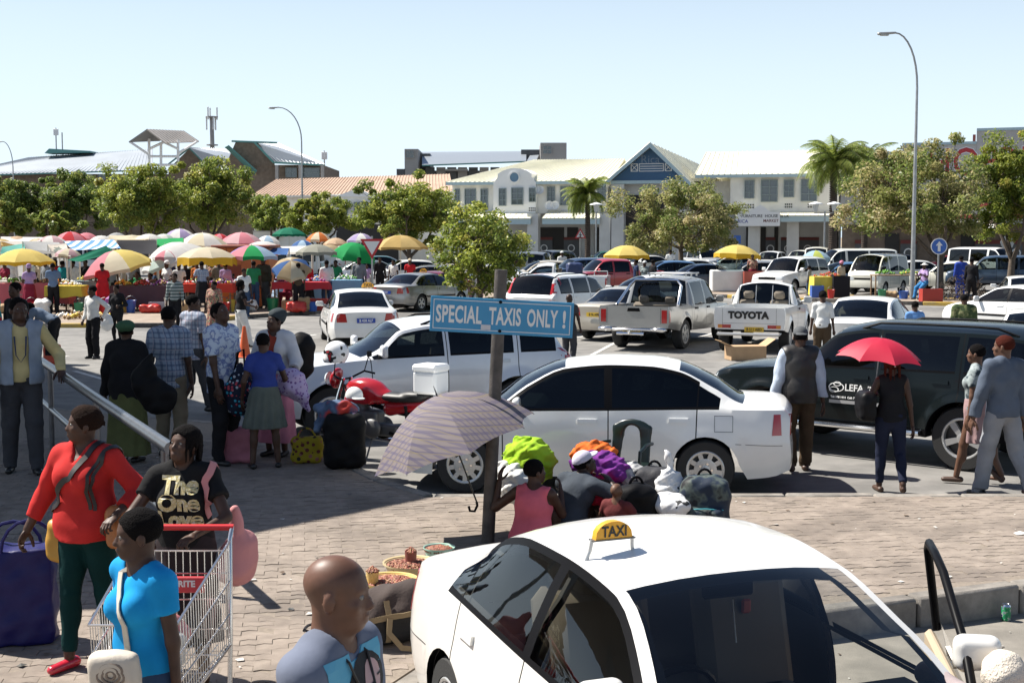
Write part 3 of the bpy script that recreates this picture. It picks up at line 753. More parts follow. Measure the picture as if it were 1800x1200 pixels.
def toyota_extras(sp,addmb,lay,bvh,PS,Ms):
 y=-sp.L/2
 b=MB().tube([(-.7,y-.12,.46),(.7,y-.12,.46)],.035,n=8)
 b.tube([(-.7,y-.12,.46),(-.7,y+.1,.48)],.03,n=6).tube([(.7,y-.12,.46),(.7,y+.1,.48)],.03,n=6)
 addmb('rear_bumper_bar',b,M_ALU)
 v,f=text_mesh('TOYOTA',.215,.014,sx=1.02,space=1.02);M=frame((-.02,y-.012,.885),(1,0,0),(0,0,1))
 addmb('lettering',MB().add([M@Vector(p)for p in v],f),M_INK,smooth=0)
 for q in([(-.62,.66),(-.614,.66),(-.614,1.05),(-.62,1.05)],[(.614,.66),(.62,.66),(.62,1.05),(.614,1.05)],[(-.62,.70),(.62,.70),(.62,.706),(-.62,.706)]):lay('tailgate_gap',Ms[1],q,M_STEEL,1,4,.002,.002)
 b=MB();yb=sp.L/2-sp.bed[0]+.03
 for sd in(1,-1):b.tube([(sd*.62,yb-.05,1.05),(sd*.6,yb+.02,1.5)],.014,n=5)
 for x in(-.2,.2):b.tube([(x,yb-.03,1.08),(x,yb+.08,1.5)],.012,n=5)
 addmb('window_bars',b,M_ALU)
def van_spec(L=3.9,W=1.62,H=1.90,**k):
 d=H-1.9
 s=CarSpec(L=L,W=W,zroof=H,cowl=.22,rf=.92,rr=L-.16,deck=L-.05,zc=[(0,.92),(.08,1.04),(.22,1.13),(.5,1.5),(.92,1.84+d),(1.5,1.9+d),(3.0,1.9+d),(L-.16,1.85+d),(L-.05,1.1),(L,1.05)],zsh=[(0,.88),(.1,.98),(.22,1.06),(1.5,1.10),(L-.05,1.08),(L,1.03)],ze=[(0,.89),(.1,.99),(.22,1.08),(.5,1.42),(.92,1.73+d),(1.5,1.8+d),(3.0,1.8+d),(L-.16,1.74+d),(L-.05,1.09),(L,1.04)],we=[(0,W/2-.09),(.22,W/2-.1),(.92,W/2-.17),(2.5,W/2-.13),(L-.16,W/2-.15),(L,W/2-.1)],wsh=[(0,W/2-.06),(1,W/2-.03),(L,W/2-.04)],wb=W/2-.03,wm=W/2,zs=[(0,.36),(.3,.30),(3.2,.30),(L,.36)],shift=[(0,.06),(.22,.1),(.92,.04),(2,0),(L,-.03)],nose=(.3,.10),tail=(.2,.04),wheels=(.78,3.0),arch_r=.35,tyre_r=.30,tyre_w=.18,spokes=12,rim='steel',flare=.008,side_glass=[(.55,1.28),(1.42,2.4),(2.5,L-.25)],doors=[(.42,1.36),(1.36,2.45)],sill_door=.4,bump_z=.5,bump_h=.14,bump_top=.6,lamps=[('headlight','f',[(.44,.70),(.74,.70),(.74,.84),(.44,.84)],M_HEADL),('tail_light','r',[(.64,.72),(.78,.72),(.78,1.0),(.64,1.0)],M_TAILR)],handles=[(L/2-1.26,.98,0)],handle_m=M_TRIM,grille=[(-.4,.72),(.4,.72),(.4,.8),(-.4,.8)],mirror=(.1,1.2,.2),black_mirror=1,plate=(0,.5),plate_out=.05,glass=G_TINT,glass_fd=G_CLEAR)
 s.__dict__.update(k);return s
def crv_extras(sp,addmb,lay,bvh,PS,Ms):
 roof_rails(sp,addmb,lay,bvh,PS,Ms)
 lay('high_brake_light',Ms[1],[(-.3,1.64),(.3,1.64),(.3,1.675),(-.3,1.675)],M_TAILR,4,1)
C2=dict(coarse=2.0)
SPECS={'taxi':sedan_spec(L=4.35,glass=glass('taxi_glass',(.62,.63,.6)),glass_fd=glass('taxi_glass',(.62,.63,.6)),glass_f=glass('taxi_screen',(.78,.8,.78)),black_frames=1,rim='alloy',spokes=7,open_door=1,mirror_out=.05,mirror=(.30,.99,.15),extra=fuel_flap),'mazda':sedan_spec(L=4.30,W=1.70,H=1.41,glass=G_DARK,glass_fd=G_DARK,glass_f=G_GREENISH,glass_r=glass('rear_greenish',(.2,.3,.3)),black_frames=1,rim='cap',spokes=9,extra=fuel_flap),'sedan':sedan_spec(glass=G_CLEAR,glass_fd=G_CLEAR,glass_r=G_CLEAR,bump_top=.5,side_trim=[[(-1.0,.52),(.95,.52),(.95,.57),(-1.0,.57)]]),'old_sedan':sedan_spec(H=1.37,hood=.9,glass=G_CLEAR,glass_fd=G_CLEAR,glass_r=G_TINT,rim='alloy',spokes=5,side_trim=[[(-1.0,.5),(.95,.5),(.95,.55),(-1.0,.55)]]),'suv':suv_spec(L=4.45,W=1.84,H=1.67,wheels=(.90,3.48),glass=G_DARK,glass_fd=G_TINT,extra=step_bar,spokes=5,cladding=.5),'wagon':suv_spec(L=4.3,W=1.72,H=1.60,glass=G_DARK,glass_fd=G_CLEAR,wheels=(.84,3.4),spokes=6,handle_m=M_ALU,extra=roof_rails,flare=.055),'crossover':suv_spec(L=4.5,W=1.78,H=1.66,glass=G_TINT,glass_r=G_DARK,extra=crv_extras,spokes=5,tyre_r=.345,arch_r=.395,flare=.02,zs=[(0,.32),(.3,.27),(3.8,.28),(4.5,.38)],sill_door=.38,wheels=(.88,3.5),rr=3.95,side_glass=[(1.42,2.38),(2.46,3.36),(3.46,4.1)],lamps=[('headlight','f',[(.46,.72),(.78,.72),(.78,.88),(.48,.87)],M_HEADL),('tail_light','r',[(.66,.95),(.82,.95),(.74,1.62),(.62,1.62)],M_TAILR)]),'hatch':sedan_spec(L=3.9,H=1.46,rr=3.45,deck=3.82,zc=[(0,.64),(.10,.74),(.5,.85),(1.1,.95),(1.5,1.25),(1.92,1.42),(2.4,1.46),(3.0,1.44),(3.45,1.38),(3.7,1.15),(3.82,.98),(3.9,.9)],zsh=[(0,.60),(.15,.7),(.6,.79),(1.18,.88),(2.4,.92),(3.6,.95),(3.9,.88)],ze=[(0,.615),(.15,.715),(.6,.81),(1.18,.9),(1.55,1.17),(1.92,1.34),(2.4,1.38),(3.0,1.36),(3.45,1.30),(3.7,1.1),(3.82,.965),(3.9,.89)],wheels=(.8,3.2),glass=G_TINT,we=[(0,.745),(1.18,.715),(1.92,.59),(2.5,.6),(3.45,.59),(3.82,.68),(3.9,.7)],shift=[(0,.14),(1.18,.16),(1.92,.07),(2.6,0),(3.45,-.05),(3.9,-.1)],zs=[(0,.26),(.25,.20),(3.4,.2),(3.9,.3)],wsh=[(0,.775),(1.18,.78),(2.4,.795),(3.9,.77)],side_glass=[(1.30,2.33),(2.41,3.5)],doors=[(1.24,2.37),(2.37,3.3)],lamps=[('headlight','f',[(.40,.56),(.74,.58),(.76,.72),(.42,.70)],M_HEADL),('tail_light','r',[(.6,.68),(.78,.68),(.74,1.0),(.6,.98)],M_TAILR)]),'double_cab':pickup_spec(L=4.95,W=1.80,H=1.72,extra=bed_extras),'toyota':pickup_spec(L=4.7,W=1.66,H=1.60,dbl=False,extra=toyota_extras,spokes=12,rim='steel',plate=(.12,.565),plate_out=.03,tyre_r=.34,arch_r=.4,lamps=[('headlight','f',[(.42,.72),(.76,.72),(.76,.86),(.44,.86)],M_HEADL),('tail_light','r',[(.42,.59),(.62,.59),(.62,.67),(.42,.67)],M_TAILR),('indicator','r',[(.62,.59),(.72,.59),(.72,.67),(.62,.67)],M_AMBER)]),'van':van_spec(glass=G_DARK),'minibus':van_spec(L=4.7,W=1.7,H=2.0,wheels=(.8,3.5),side_glass=[(.55,1.28),(1.42,2.7),(2.8,4.4)],coarse=2.0,zc=[(0,.92),(.08,1.04),(.22,1.13),(.5,1.55),(.92,1.93),(1.5,2.0),(3.6,2.0),(4.54,1.95),(4.65,1.1),(4.7,1.05)],ze=[(0,.89),(.1,.99),(.22,1.08),(.5,1.46),(.92,1.82),(1.5,1.9),(3.6,1.9),(4.54,1.84),(4.65,1.09),(4.7,1.04)]),}
SPECS['taxi'].spokes=7
SPECS['far_sedan']=sedan_spec(glass=G_TINT,coarse=2.0);SPECS['far_suv']=suv_spec(glass=G_TINT,coarse=2.0,cladding=.5)
SPECS['far_pickup']=pickup_spec(coarse=2.0);SPECS['far_single']=pickup_spec(L=4.7,W=1.66,H=1.6,dbl=False,coarse=2.0)
SPECS['far_hatch']=CarSpec(**dict(SPECS['hatch'].__dict__,coarse=2.0))
SPECS['far_wagon']=suv_spec(L=4.5,W=1.76,H=1.62,glass=G_TINT,coarse=2.0)
SK1=mat('skin_dark',(.062,.031,.020),rough=.52,spec=.32,var=.2,vs=14);SK2=mat('skin_deep',(.036,.019,.013),rough=.52,spec=.32,var=.12,vs=14)
SK3=mat('skin_brown',(.115,.058,.036),rough=.52,spec=.32,var=.12,vs=14)
M_HAIR=mat('hair_black',(.006,.005,.005),rough=.9,spec=.08,bump=.9,bs=160);M_HAIR2=mat('hair_brownish',(.018,.009,.006),rough=.9,spec=.1,bump=.9,bs=160)
M_AUBURN=mat('hair_auburn',(.06,.013,.008),rough=.9,spec=.1,bump=.9,bs=160)
M_EYE=mat('eye_white',(.2,.18,.16),rough=.2);M_IRIS=mat('iris_dark',(.01,.006,.004),rough=.1)
def cloth(name,c,**k):
 d=dict(rough=.85,spec=.12,var=.16,vs=5,bump=.45,bs=26);d.update(k);return mat('cloth_'+name,c,**d)
SHOE_B=mat('shoe_black',(.012,.012,.013),rough=.4);SHOE_BR=mat('shoe_brown',(.06,.03,.018),rough=.5);SHOE_W=mat('shoe_white',(.6,.6,.58),rough=.6)
def nrm(a):a=_v(a);return a/max(1e-9,np.linalg.norm(a))
def ik(a,b,l1,l2,hint):
 a,b=_v(a),_v(b);d=b-a;L=np.linalg.norm(d)
 if L>(l1+l2)*.999:b=a+d/L*(l1+l2)*.999;d=b-a;L=np.linalg.norm(d)
 u=d/L;x=(l1*l1-l2*l2+L*L)/(2*L);h=math.sqrt(max(0,l1*l1-x*x))
 w=_v(hint)-u*(u@_v(hint));return a+u*x+nrm(w)*h,b
def rot_axes(yaw,pitch,roll,base):
 """head axes: right, forward, up"""
 M=Matrix.Rotation(R(yaw),3,'Z')@Matrix.Rotation(R(-pitch),3,'X')@Matrix.Rotation(R(roll),3,'Y')
 return[nrm(_v(base)@_v(M.col[i]))if False else nrm(_v(M.col[i]))for i in range(3)]
def hand_mesh(W,d,n,side,k=1.0,curl=.5,vox=.0042):
 """a hand of five fingers; d = direction of the fingers, n = outward normal of the back of the hand"""
 d=nrm(d);n=nrm(_v(n)-d*(_v(n)@d));t=np.cross(d,n)*side
 s=Sdf(vox);W=_v(W)
 A=[t,d,n]
 s.cone(W-d*.03*k,W+d*.02*k,.024*k,.022*k,.01)
 s.ell(W+d*.052*k,(.041*k,.053*k,.018*k),A,.012)
 for i,(o,ln,b)in enumerate(((.030,.9,.092),(.010,1.0,.098),(-.010,.93,.095),(-.029,.76,.086))):
  p=W+(t*o+d*b)*k;a=curl*(.75+.12*i);q=W+(t*o*.8+d*.045)*k
  s.cone(q,p,.011*k,.0098*k,.006)
  for j,l in enumerate((.043,.027,.022)):
   a2=a*(j+.6)*.95;e=d*math.cos(a2)-n*math.sin(a2)
   p2=p+e*l*ln*k;s.cone(p,p2,(.0098-.0008*j)*k,(.0092-.001*j)*k,.003);p=p2
 p=W+(t*.024+d*.02-n*.006)*k
 for j,(l,c)in enumerate(((.045,.75),(.033,.45),(.026,.25))):
  e=nrm(d*(1-c*.4)+t*c-n*(.25+.45*curl));p2=p+e*l*k
  s.cone(p,p2,(.0145-.0015*j)*k,(.0125-.0015*j)*k,.006);p=p2
 return s.mesh()
BODY_CACHE={}
def person(label,face,pos,h,top=None,bottom=None,shoes=SHOE_B,hair='short',skin=SK1,sex='m',build=1.0,hands=((-.25,.04,.46),(.25,.04,.46)),feet=((-.1,0),(.1,0)),lean=0.0,head=(0,0),seat=None,lod=1,group=None,hat=None,hairm=None,elbows=(None,None),curl=.45,sway=0.0,name='person',over=None,knees=None,headonly=False,z=0.0,foot_yaw=(8,-8),belly=0.0,fz=(0,0)):
 """hands, feet in the person's own frame (x to the right, y ahead, heights as a share of the stature; metres at 1.75 m).
    lod 0 = close by (face, fingers), 1 = middle distance, 2 = far"""
 k=h/1.75;vox=(.0095,.014,.022)[lod];f=sex=='f'
 root=thing(name,label,'person',(pos[0],pos[1],z),R(face),group)
 V3=lambda x,y,zz:_v((x*k,y*k,zz*k))
 hipz=.93 if seat is None else seat/k+.10
 P=V3(0,0,hipz);cl,sn=math.cos(R(lean)),math.sin(R(lean));u=_v((math.sin(R(sway)),sn,cl));u=u/np.linalg.norm(u);fw=_v((0,cl,-sn))
 C=P+u*.34*k;N=P+u*.535*k;sw=(.165 if f else .178)*(1+.35*(build-1))*k;hw=(.098 if f else .088)*k
 S=[N-u*.078*k+_v((x,0,0))*sw for x in(-1,1)]
 A=rot_axes(head[0],head[1],0,None);hs=1.0*k*(1.06 if h<1.5 else 1.0)
 HC=N+(u*.108+fw*.022)*k+(A[2]-_v((0,0,1)))*.05*k+_v((0,0,.025))*k
 la,lf=.295*k,.262*k;lt,ls=.412*k,.405*k
 hip=[P+V3(x,0,-.035)*_v((1,1,1))for x in(-.09,.09)]
 ank,kn,wr,el=[],[],[],[]
 for i in(0,1):
  ft=feet[i];a=_v((ft[0]*k,ft[1]*k,.085*k+(ft[2]*k if len(ft)>2 else 0)))
  hint=knees[i]if knees else((-.15,.15)[i],1,.1)
  q,a=ik(hip[i],a,lt,ls,hint);kn.append(q);ank.append(a)
  hd=hands[i];w=_v((hd[0]*k,hd[1]*k,hd[2]*h));hint=elbows[i]or((-.5,.5)[i],-.8,-.3)
  e,w=ik(S[i],w,la,lf,hint);el.append(e);wr.append(w)
 b=build;fat=1+.9*(b-1)
 s=Sdf(vox);K=.03*k
 fp=A[1]
 def head_sdf(s):
  hp=lambda x,y,zz:HC+(A[0]*x+A[1]*y+A[2]*zz)*hs
  s.ell(hp(0,-.012,.03),np.array((.076,.096,.083))*hs,A,.02*k)
  s.ell(hp(0,.022,-.035),np.array((.062,.066,.078))*hs,A,.025*k)
  s.ell(hp(0,.052,-.088),np.array((.036,.033,.026))*hs,A,.025*k)
  if lod<2:
   s.ell(hp(0,.068,.022),np.array((.05,.02,.012))*hs,A,.012*k)
   s.cone(hp(0,.082,.004),hp(0,.1,-.032),.008*hs,.0125*hs,.008*k);s.ell(hp(0,.092,-.037),np.array((.020,.013,.010))*hs,A,.006*k)
   for x in(-1,1):
    s.ell(hp(x*.042,.058,-.026),np.array((.021,.02,.018))*hs,A,.018*k)
    s.ell(hp(x*.079,-.012,-.012),np.array((.010,.021,.032))*hs,A,.006*k)
   if lod==0:
    for x in(-1,1):
     s.ell(hp(x*.0305,.094,.0),np.array((.017,.013,.009))*hs,A,.008*k,'s')
   s.ell(hp(0,.087,-.061),np.array((.025,.0125,.0085))*hs,A,.005*k);s.ell(hp(0,.084,-.075),np.array((.021,.012,.009))*hs,A,.005*k)
   if lod==0:s.ell(hp(0,.1,-.0675),np.array((.024,.008,.0022))*hs,A,.002,'s')
  s.cone(N-u*.03*k,HC+(A[2]*-.06-A[1]*.02)*hs,(.06 if f else .067)*k,.056*k,.035*k)
 def torso(s,e=0.0,ext=0.0):
  nx=_v((1,0,0));AT=[nx,fw,u]
  s.ell(P+u*.02*k,(np.array(((.168 if f else .155)*fat,(.118 if f else .108)*fat,.13))*k+e),AT,K)
  s.ell(P+u*.17*k+fw*.012*k+fw*belly*k,(np.array((.135*fat,(.098+belly)*fat,.16))*k+e),AT,K*1.5)
  s.ell(C+fw*.005*k,(np.array(((.148 if f else .162)*(1+.6*(b-1)),.108*fat,.165))*k+e),AT,K*1.5)
  s.cone(S[0]+_v((.035,0,.008))*k,S[1]+_v((-.035,0,.008))*k,.057*k+e,.057*k+e,K)
  s.cone(N-u*.035*k+_v((-.06,0,0))*k,N-u*.035*k+_v((.06,0,0))*k,.05*k+e*.7,.05*k+e*.7,K)
  if f:
   for x in(-1,1):s.ell(C+(fw*(.088+.03*(b-1))-u*.015+nx*x*.072)*k,np.array((.062,.055,.065))*k*(1+.5*(b-1))+e,AT,.03*k)
 ra=(.050,.040,.036,.026)if not f else(.045,.037,.033,.023);ra=[r*k*(1+.7*(b-1))for r in ra]
 def arm(s,i,e=0.0,to=2.0,e2=None):
  cut=None;e2=e if e2 is None else e2
  if to<=1:p=S[i]+(el[i]-S[i])*to;cut=(p,nrm(el[i]-S[i]))
  s.cone(S[i],el[i],ra[0]+e,ra[1]+e2,K,cut=cut)
  if to>1:
   cut=None
   if to<2:p=el[i]+(wr[i]-el[i])*(to-1);cut=(p,nrm(wr[i]-el[i]))
   s.cone(el[i],wr[i],ra[2]+e2,ra[3]+e2,K*.7,cut=cut)
 rl=[(.085 if not f else .092)*k*(1+.6*(b-1)),.056*k,.052*k*(1+.4*(b-1)),.036*k]
 def leg(s,i,e=0.0,ea=None,cut=None):
  ea=e if ea is None else ea
  s.cone(hip[i],kn[i],rl[0]+e,rl[1]+e,K);s.cone(kn[i],ank[i],rl[2]+e,rl[3]+ea,K*.7,cut=cut)
  if ea<.01:s.ell(kn[i]+(ank[i]-kn[i])*.32-_v((0,.016*k,0)),np.array((.05,.052,.11))*k+e,None,.02*k)
 head_sdf(s)
 if not headonly:
  torso(s)
  for i in(0,1):arm(s,i);leg(s,i)
  for i in(0,1):
   yw=R(foot_yaw[i]);dr=_v((-math.sin(yw),math.cos(yw),0))
   s.cone(ank[i]-_v((0,0,.055*k))-dr*.02*k,ank[i]-_v((0,0,.062*k))+dr*.15*k,.032*k,.022*k,.02*k)
   if lod>0:
    d=nrm(wr[i]-el[i]);s.ell(wr[i]+d*.05*k,np.array((.036,.036,.06))*k,None,.012*k)
    if lod==1:s.cone(wr[i]+d*.03*k,wr[i]+d*.10*k+_v((0,.04,0))*k,.012*k,.009*k,.01*k)
 V,Q=s.mesh();V=V.tolist();Q=Q.tolist()
 if lod==0 and not headonly:
  for i,sd in((0,1),(1,-1)):
   d=nrm(wr[i]-el[i]);n=_v(((-1,1)[i],.15,.1))if abs(d[2])>.6 else _v((0,.2,1))
   hv,hq=hand_mesh(wr[i],d,n,(-1,1)[i]if abs(d[2])>.6 else(1,-1)[i],k*(.92 if f else 1.0),curl)
   o=len(V);V+=hv.tolist();Q+=[[a+o for a in q]for q in hq.tolist()]
 obj('body',V,Q,skin,root,180)
 hp=lambda x,y,zz:HC+(A[0]*x+A[1]*y+A[2]*zz)*hs
 if lod==0:
  for x in(-1,1):
   c=Matrix.Translation(hp(x*.0305,.0715,.0));e=MB()
   T=Matrix((list(A[0])+[0],list(A[2])+[0],list(A[1])+[0],[0,0,0,1])).transposed()
   hs_=hs;hs=hs*.86;e.lathe([(.0001,.0135*hs),(.005*hs,.0125*hs),(.0062*hs,.0118*hs)],12,1,M=c@T);e.lathe([(.0062*hs,.0118*hs),(.011*hs,.007*hs),(.0135*hs,0),(.01*hs,-.008*hs)],12,0,M=c@T)
   hs=hs_;e.build('eye',[M_EYE,M_IRIS],root,60)
 if hair and hair!='bald':
  hm=hairm or M_HAIR;s=Sdf(min(vox,.011));th={'short':.0055,'afro':.035,'braids':.014,'cornrow':.012,'long':.02,'tied':.012}.get(hair,.01)*hs
  s.ell(hp(0,-.0175,.0335),np.array((.0765,.0945,.083))*hs+th,A,0)
  if hair=='tied':s.ell(hp(0,-.115,.03),np.array((.05,.045,.05))*hs,A,.02)
  s.ops.append((lambda X,Y,Z:-1*((X-hp(0,.052,.03)[0])*-(A[1]*.72-A[2]*.5)[0]+(Y-hp(0,.052,.03)[1])*-(A[1]*.72-A[2]*.5)[1]+(Z-hp(0,.052,.03)[2])*-(A[1]*.72-A[2]*.5)[2]),None,None,0,'i'))
  lowp=hp(0,-.03,-.035 if hair not in('long',)else-.09);s.plane(lowp,-(A[2]+.2*A[1]))
  if lod==0:s.wrinkle(.0022,150,3)
  if hair in('braids','long','cornrow'):
   q=np.random.default_rng(5);n={'braids':46,'cornrow':40,'long':26}[hair]
   for i in range(n):
    a=q.uniform(-2.4,2.4)+math.pi/2*-1;rr=1.0;zt=q.uniform(.02,.115)
    rad=math.sqrt(max(.05,1-(zt/.118)**2));p0=hp(.07*rad*math.cos(a),-.014+.09*rad*math.sin(a),zt)
    p1=hp(.092*math.cos(a),-.02+.105*math.sin(a),.01)
    p2=hp(.095*math.cos(a)*(1 if hair!='cornrow' else .8),-.03+.10*math.sin(a),{'braids':-.09,'long':-.16,'cornrow':-.03}[hair]+q.uniform(-.03,.03))
    if hair=='cornrow':p1=hp(.07*rad*math.cos(a)*1.12,-.03+.09*rad*math.sin(a)*1.15,zt-.012);p2=p1-A[2]*.008*hs-A[1]*.012*hs
    s.cone(p0,p1,.0075*hs,.008*hs,.004);s.cone(p1,p2,.008*hs,.006*hs,.004)
  s.build('hair',hm,root)
 if hat:
  kind,hm=hat;s=Sdf(min(vox,.012))
  if kind in('cap','cap_back'):
   s.ell(hp(0,-.012,.04),np.array((.088,.108,.092))*hs,A,0);s.plane(hp(0,0,.035),-A[2])
   sg=1 if kind=='cap' else-1
   s.ell(hp(0,sg*.105-.01,.042),np.array((.07,.075,.012))*hs,A,.008)
  elif kind=='beret':s.ell(hp(0,-.03,.07),np.array((.108,.12,.07))*hs,A,0);s.ell(hp(0,-.02,.035),np.array((.086,.106,.045))*hs,A,.02);s.wrinkle(.003,40,2)
  elif kind=='wool':s.ell(hp(0,-.014,.03),np.array((.096,.114,.112))*hs,A,0);s.plane(hp(0,0,.0),-(A[2]+.25*A[1]));s.wrinkle(.003,60,2)
  elif kind=='wrap':s.ell(hp(0,-.02,.055),np.array((.09,.108,.092))*hs,A,0);s.ell(hp(0,-.06,.1),np.array((.075,.075,.06))*hs,A,.03);s.plane(hp(0,.02,.025),-(A[2]-.35*A[1]));s.wrinkle(.003,50,2)
  elif kind=='sunhat':s.ell(hp(0,-.012,.05),np.array((.09,.11,.085))*hs,A,0);s.plane(hp(0,0,.045),-A[2]);s.ell(hp(0,-.01,.05),np.array((.16,.175,.016))*hs,A,.015)
  s.build({'wool':'woolly_hat','wrap':'headscarf','sunhat':'hat','beret':'beret'}.get(kind,'cap'),hm,root)
 if headonly:return root
 info=dict(root=root,P=P,C=C,N=N,S=S,el=el,wr=wr,hip=hip,kn=kn,ank=ank,u=u,fw=fw,k=k,HC=HC,A=A)
 seed=abs(hash(label))%1000 if False else sum(map(ord,label))%997
 wv=max(vox,.0105)
 if bottom:
  kd,bm=bottom[0],bottom[1];o=dict(bottom[2])if len(bottom)>2 else{}
  s=Sdf(wv);e=.012*k
  if kd in('trousers','shorts'):
   ea=o.get('ankle',.026)*k;slim=o.get('slim',0)
   AT=[_v((1,0,0)),fw,u]
   s.ell(P+u*.02*k,np.array(((.172 if f else .160)*fat,(.122 if f else .115)*fat,.135))*k+e*.6,AT,K)
   for i in(0,1):
    ct=(ank[i]-nrm(ank[i]-kn[i])*(.015 if not slim else .03)*k,nrm(ank[i]-kn[i]))
    eg=e*(.5 if slim else 1.2)
    if kd=='trousers':
     s.cone(hip[i],kn[i],rl[0]+eg,rl[1]+eg+(.010*k if not slim else 0),K)
     s.cone(kn[i],ank[i],rl[1]+eg+(.010*k if not slim else 0),rl[3]+(ea if not slim else .008*k),K*.7,cut=ct)
     if slim:s.ell(kn[i]+(ank[i]-kn[i])*.32-_v((0,.016*k,0)),np.array((.05,.052,.12))*k+e*.9,None,.02*k)
     if not slim:s.cone(ank[i]+_v((0,.02,.03))*k,ank[i]+_v((0,.03,-.02))*k,rl[3]+ea*.8,rl[3]+ea*.8,.02*k,cut=(ank[i]-_v((0,0,.035*k)),(0,0,-1)))
    else:
     cp=kn[i]-(kn[i]-hip[i])*.1;s.cone(hip[i],kn[i],rl[0]+e*1.5,rl[1]+e*2.6,K,cut=(cp,nrm(kn[i]-hip[i])))
   s.plane(P+u*.115*k,u)
   s.wrinkle(.0035 if not slim else .0022,30,seed)
   s.build('trousers' if kd=='trousers' else 'shorts',bm,root)
  else:
   zh=o.get('hem',.28)*h;r1=o.get('r1',.25)*k
   mid=(ank[0]+ank[1])/2;t=min(1,max(0,(P[2]-zh)/max(.1,P[2]-mid[2])))
   c2=P+(mid-P)*t;c2[2]=zh
   s.skirt(P+u*.12*k,c2,(.15 if f else .14)*fat*k+e,r1,.8,o.get('wave',.014)*k,o.get('nw',9),.02,seed)
   s.ell(P+u*.0*k,np.array((.17*fat,.125*fat,.13))*k+e,None,.03*k)
   s.ops.append((lambda X,Y,Z:zh-Z,None,None,0,'i'));s.plane(P+u*.13*k,u)
   s.wrinkle(.003,22,seed);s.build('skirt' if not o.get('dress')else 'dress_skirt',bm,root)
 if top:
  tm=top[0];o=dict(top[1])if len(top)>1 else{}
  s=Sdf(wv);e=o.get('loose',.009)*k;sl=o.get('sleeve',.45)
  torso(s,e)
  hem=o.get('hem',-.02)
  if hem<0:s.cone(P+u*.08*k,P+u*(hem)*k,(.15 if f else .14)*fat*k+e,(.158 if f else .146)*fat*k+e,.03*k,flat=(fw,.78))
  if sl>0:
   for i in(0,1):arm(s,i,e*1.0,sl,e*(1.0 if sl>1 else 1.5))
  s.plane(P+u*hem*k,-u)
  nr=o.get('neck',.068)*k
  s.cone(N-u*.005*k+fw*.01*k,N+(u*.2+fw*.05)*k,nr,nr*1.3,.012,'s')
  if o.get('vneck'):s.cone(N+(fw*.06+u*.0)*k,N+(fw*.13-u*o['vneck'])*k,.05*k,.012*k,.01,'s')
  if o.get('open'):
   s.box(P+u*.25*k+fw*.17*k,(.17*k,.24*k,.8*k),[_v((1,0,0)),fw,u],.02,.01,'s')
  if sl==0 and o.get('strap',1):
   for i in(0,1):x=(-1,1)[i];s.ell(S[i]+_v((x*.035,0,-.035))*k,np.array((.062,.16,.13))*k,None,.012,'s')
  s.wrinkle(o.get('wr',.004 if lod else .007),26 if lod else 20,seed+1)
  Vt,Qt=s.mesh();ob=obj(o.get('name','shirt'),Vt,Qt,tm,root,180);info['top']=(Vt,Qt);info['topo']=ob
  if over:pass
 if over:
  om,o=over;s=Sdf(wv);e=o.get('loose',.024)*k+.012*k;torso(s,e)
  sl=o.get('sleeve',0)
  if sl>0:
   for i in(0,1):arm(s,i,e,sl)
  s.cone(P+u*.08*k,P+u*o.get('hem',-.05)*k,(.15)*fat*k+e,(.15)*fat*k+e,.03*k,flat=(fw,.78));s.plane(P+u*o.get('hem',-.05)*k,-u)
  s.cone(N+fw*.01*k,N+(u*.2+fw*.05)*k,.08*k,.1*k,.012,'s')
  if o.get('open',1):s.box(P+u*.25*k+fw*.19*k,(o.get('gap',.15)*k,.24*k,1.0*k),[_v((1,0,0)),fw,u],.02,.01,'s')
  if sl==0:
   for i in(0,1):x=(-1,1)[i];s.ell(S[i]+_v((x*.055,0,-.04))*k,np.array((.06,.16,.12))*k,None,.012,'s')
  s.wrinkle(.003,24,seed+5);s.build(o.get('name','waistcoat'),om,root)
 if shoes:
  for i in(0,1):
   yw=R(foot_yaw[i]);dr=_v((-math.sin(yw),math.cos(yw),0));s=Sdf(min(wv,.012))
   lift=ank[i][2]-.085*k;up=_v((0,0,1))
   if len(feet[i])>3:
    a=R(feet[i][3]);dr=nrm(dr*math.cos(a)-up*math.sin(a));up=nrm(up*math.cos(a)+_v((-math.sin(yw),math.cos(yw),0))*math.sin(a))
   c=ank[i]-up*.05*k
   s.cone(c-dr*.045*k,c+dr*.145*k-up*.006*k,.042*k,.034*k,.02*k,flat=(up,.9))
   if sex=='m' or lod>0:s.cone(ank[i]+up*.0*k,c,.045*k,.042*k,.02*k)
   s.plane(c-up*.034*k,-up);s.build('shoe',shoes,root)
 return info
def on_top(info,V,F,m,name,origin,x,y,off=.004,parent=None):
 """print laid on the front of a garment; origin, x, y in the person's own frame"""
 Vt,Qt=info['top'];bv=BVHTree.FromPolygons([Vector(p)for p in Vt],[list(q)for q in Qt])
 W=drape([(a[0],a[1])for a in V],bv,frame(origin,x,y),off,1.0)
 return obj(name,[tuple(w)for w in W],F,m,parent or info['topo'])
def grid_poly(poly,step):
 """fill a flat outline with small triangles so it can follow a curved surface"""
 import bmesh
 bm=bmesh.new();vs=[bm.verts.new((x,y,0))for x,y in poly];bm.faces.new(vs)
 xs=[p[0]for p in poly];ys=[p[1]for p in poly]
 for a,lo,hi in(((1,0,0),min(xs),max(xs)),((0,1,0),min(ys),max(ys))):
  t=lo+step
  while t<hi:
   bmesh.ops.bisect_plane(bm,geom=bm.verts[:]+bm.edges[:]+bm.faces[:],plane_co=Vector(a)*t,plane_no=a);t+=step
 bm.verts.index_update();V=[tuple(v.co)for v in bm.verts];F=[[v.index for v in f.verts]for f in bm.faces];bm.free();return V,F
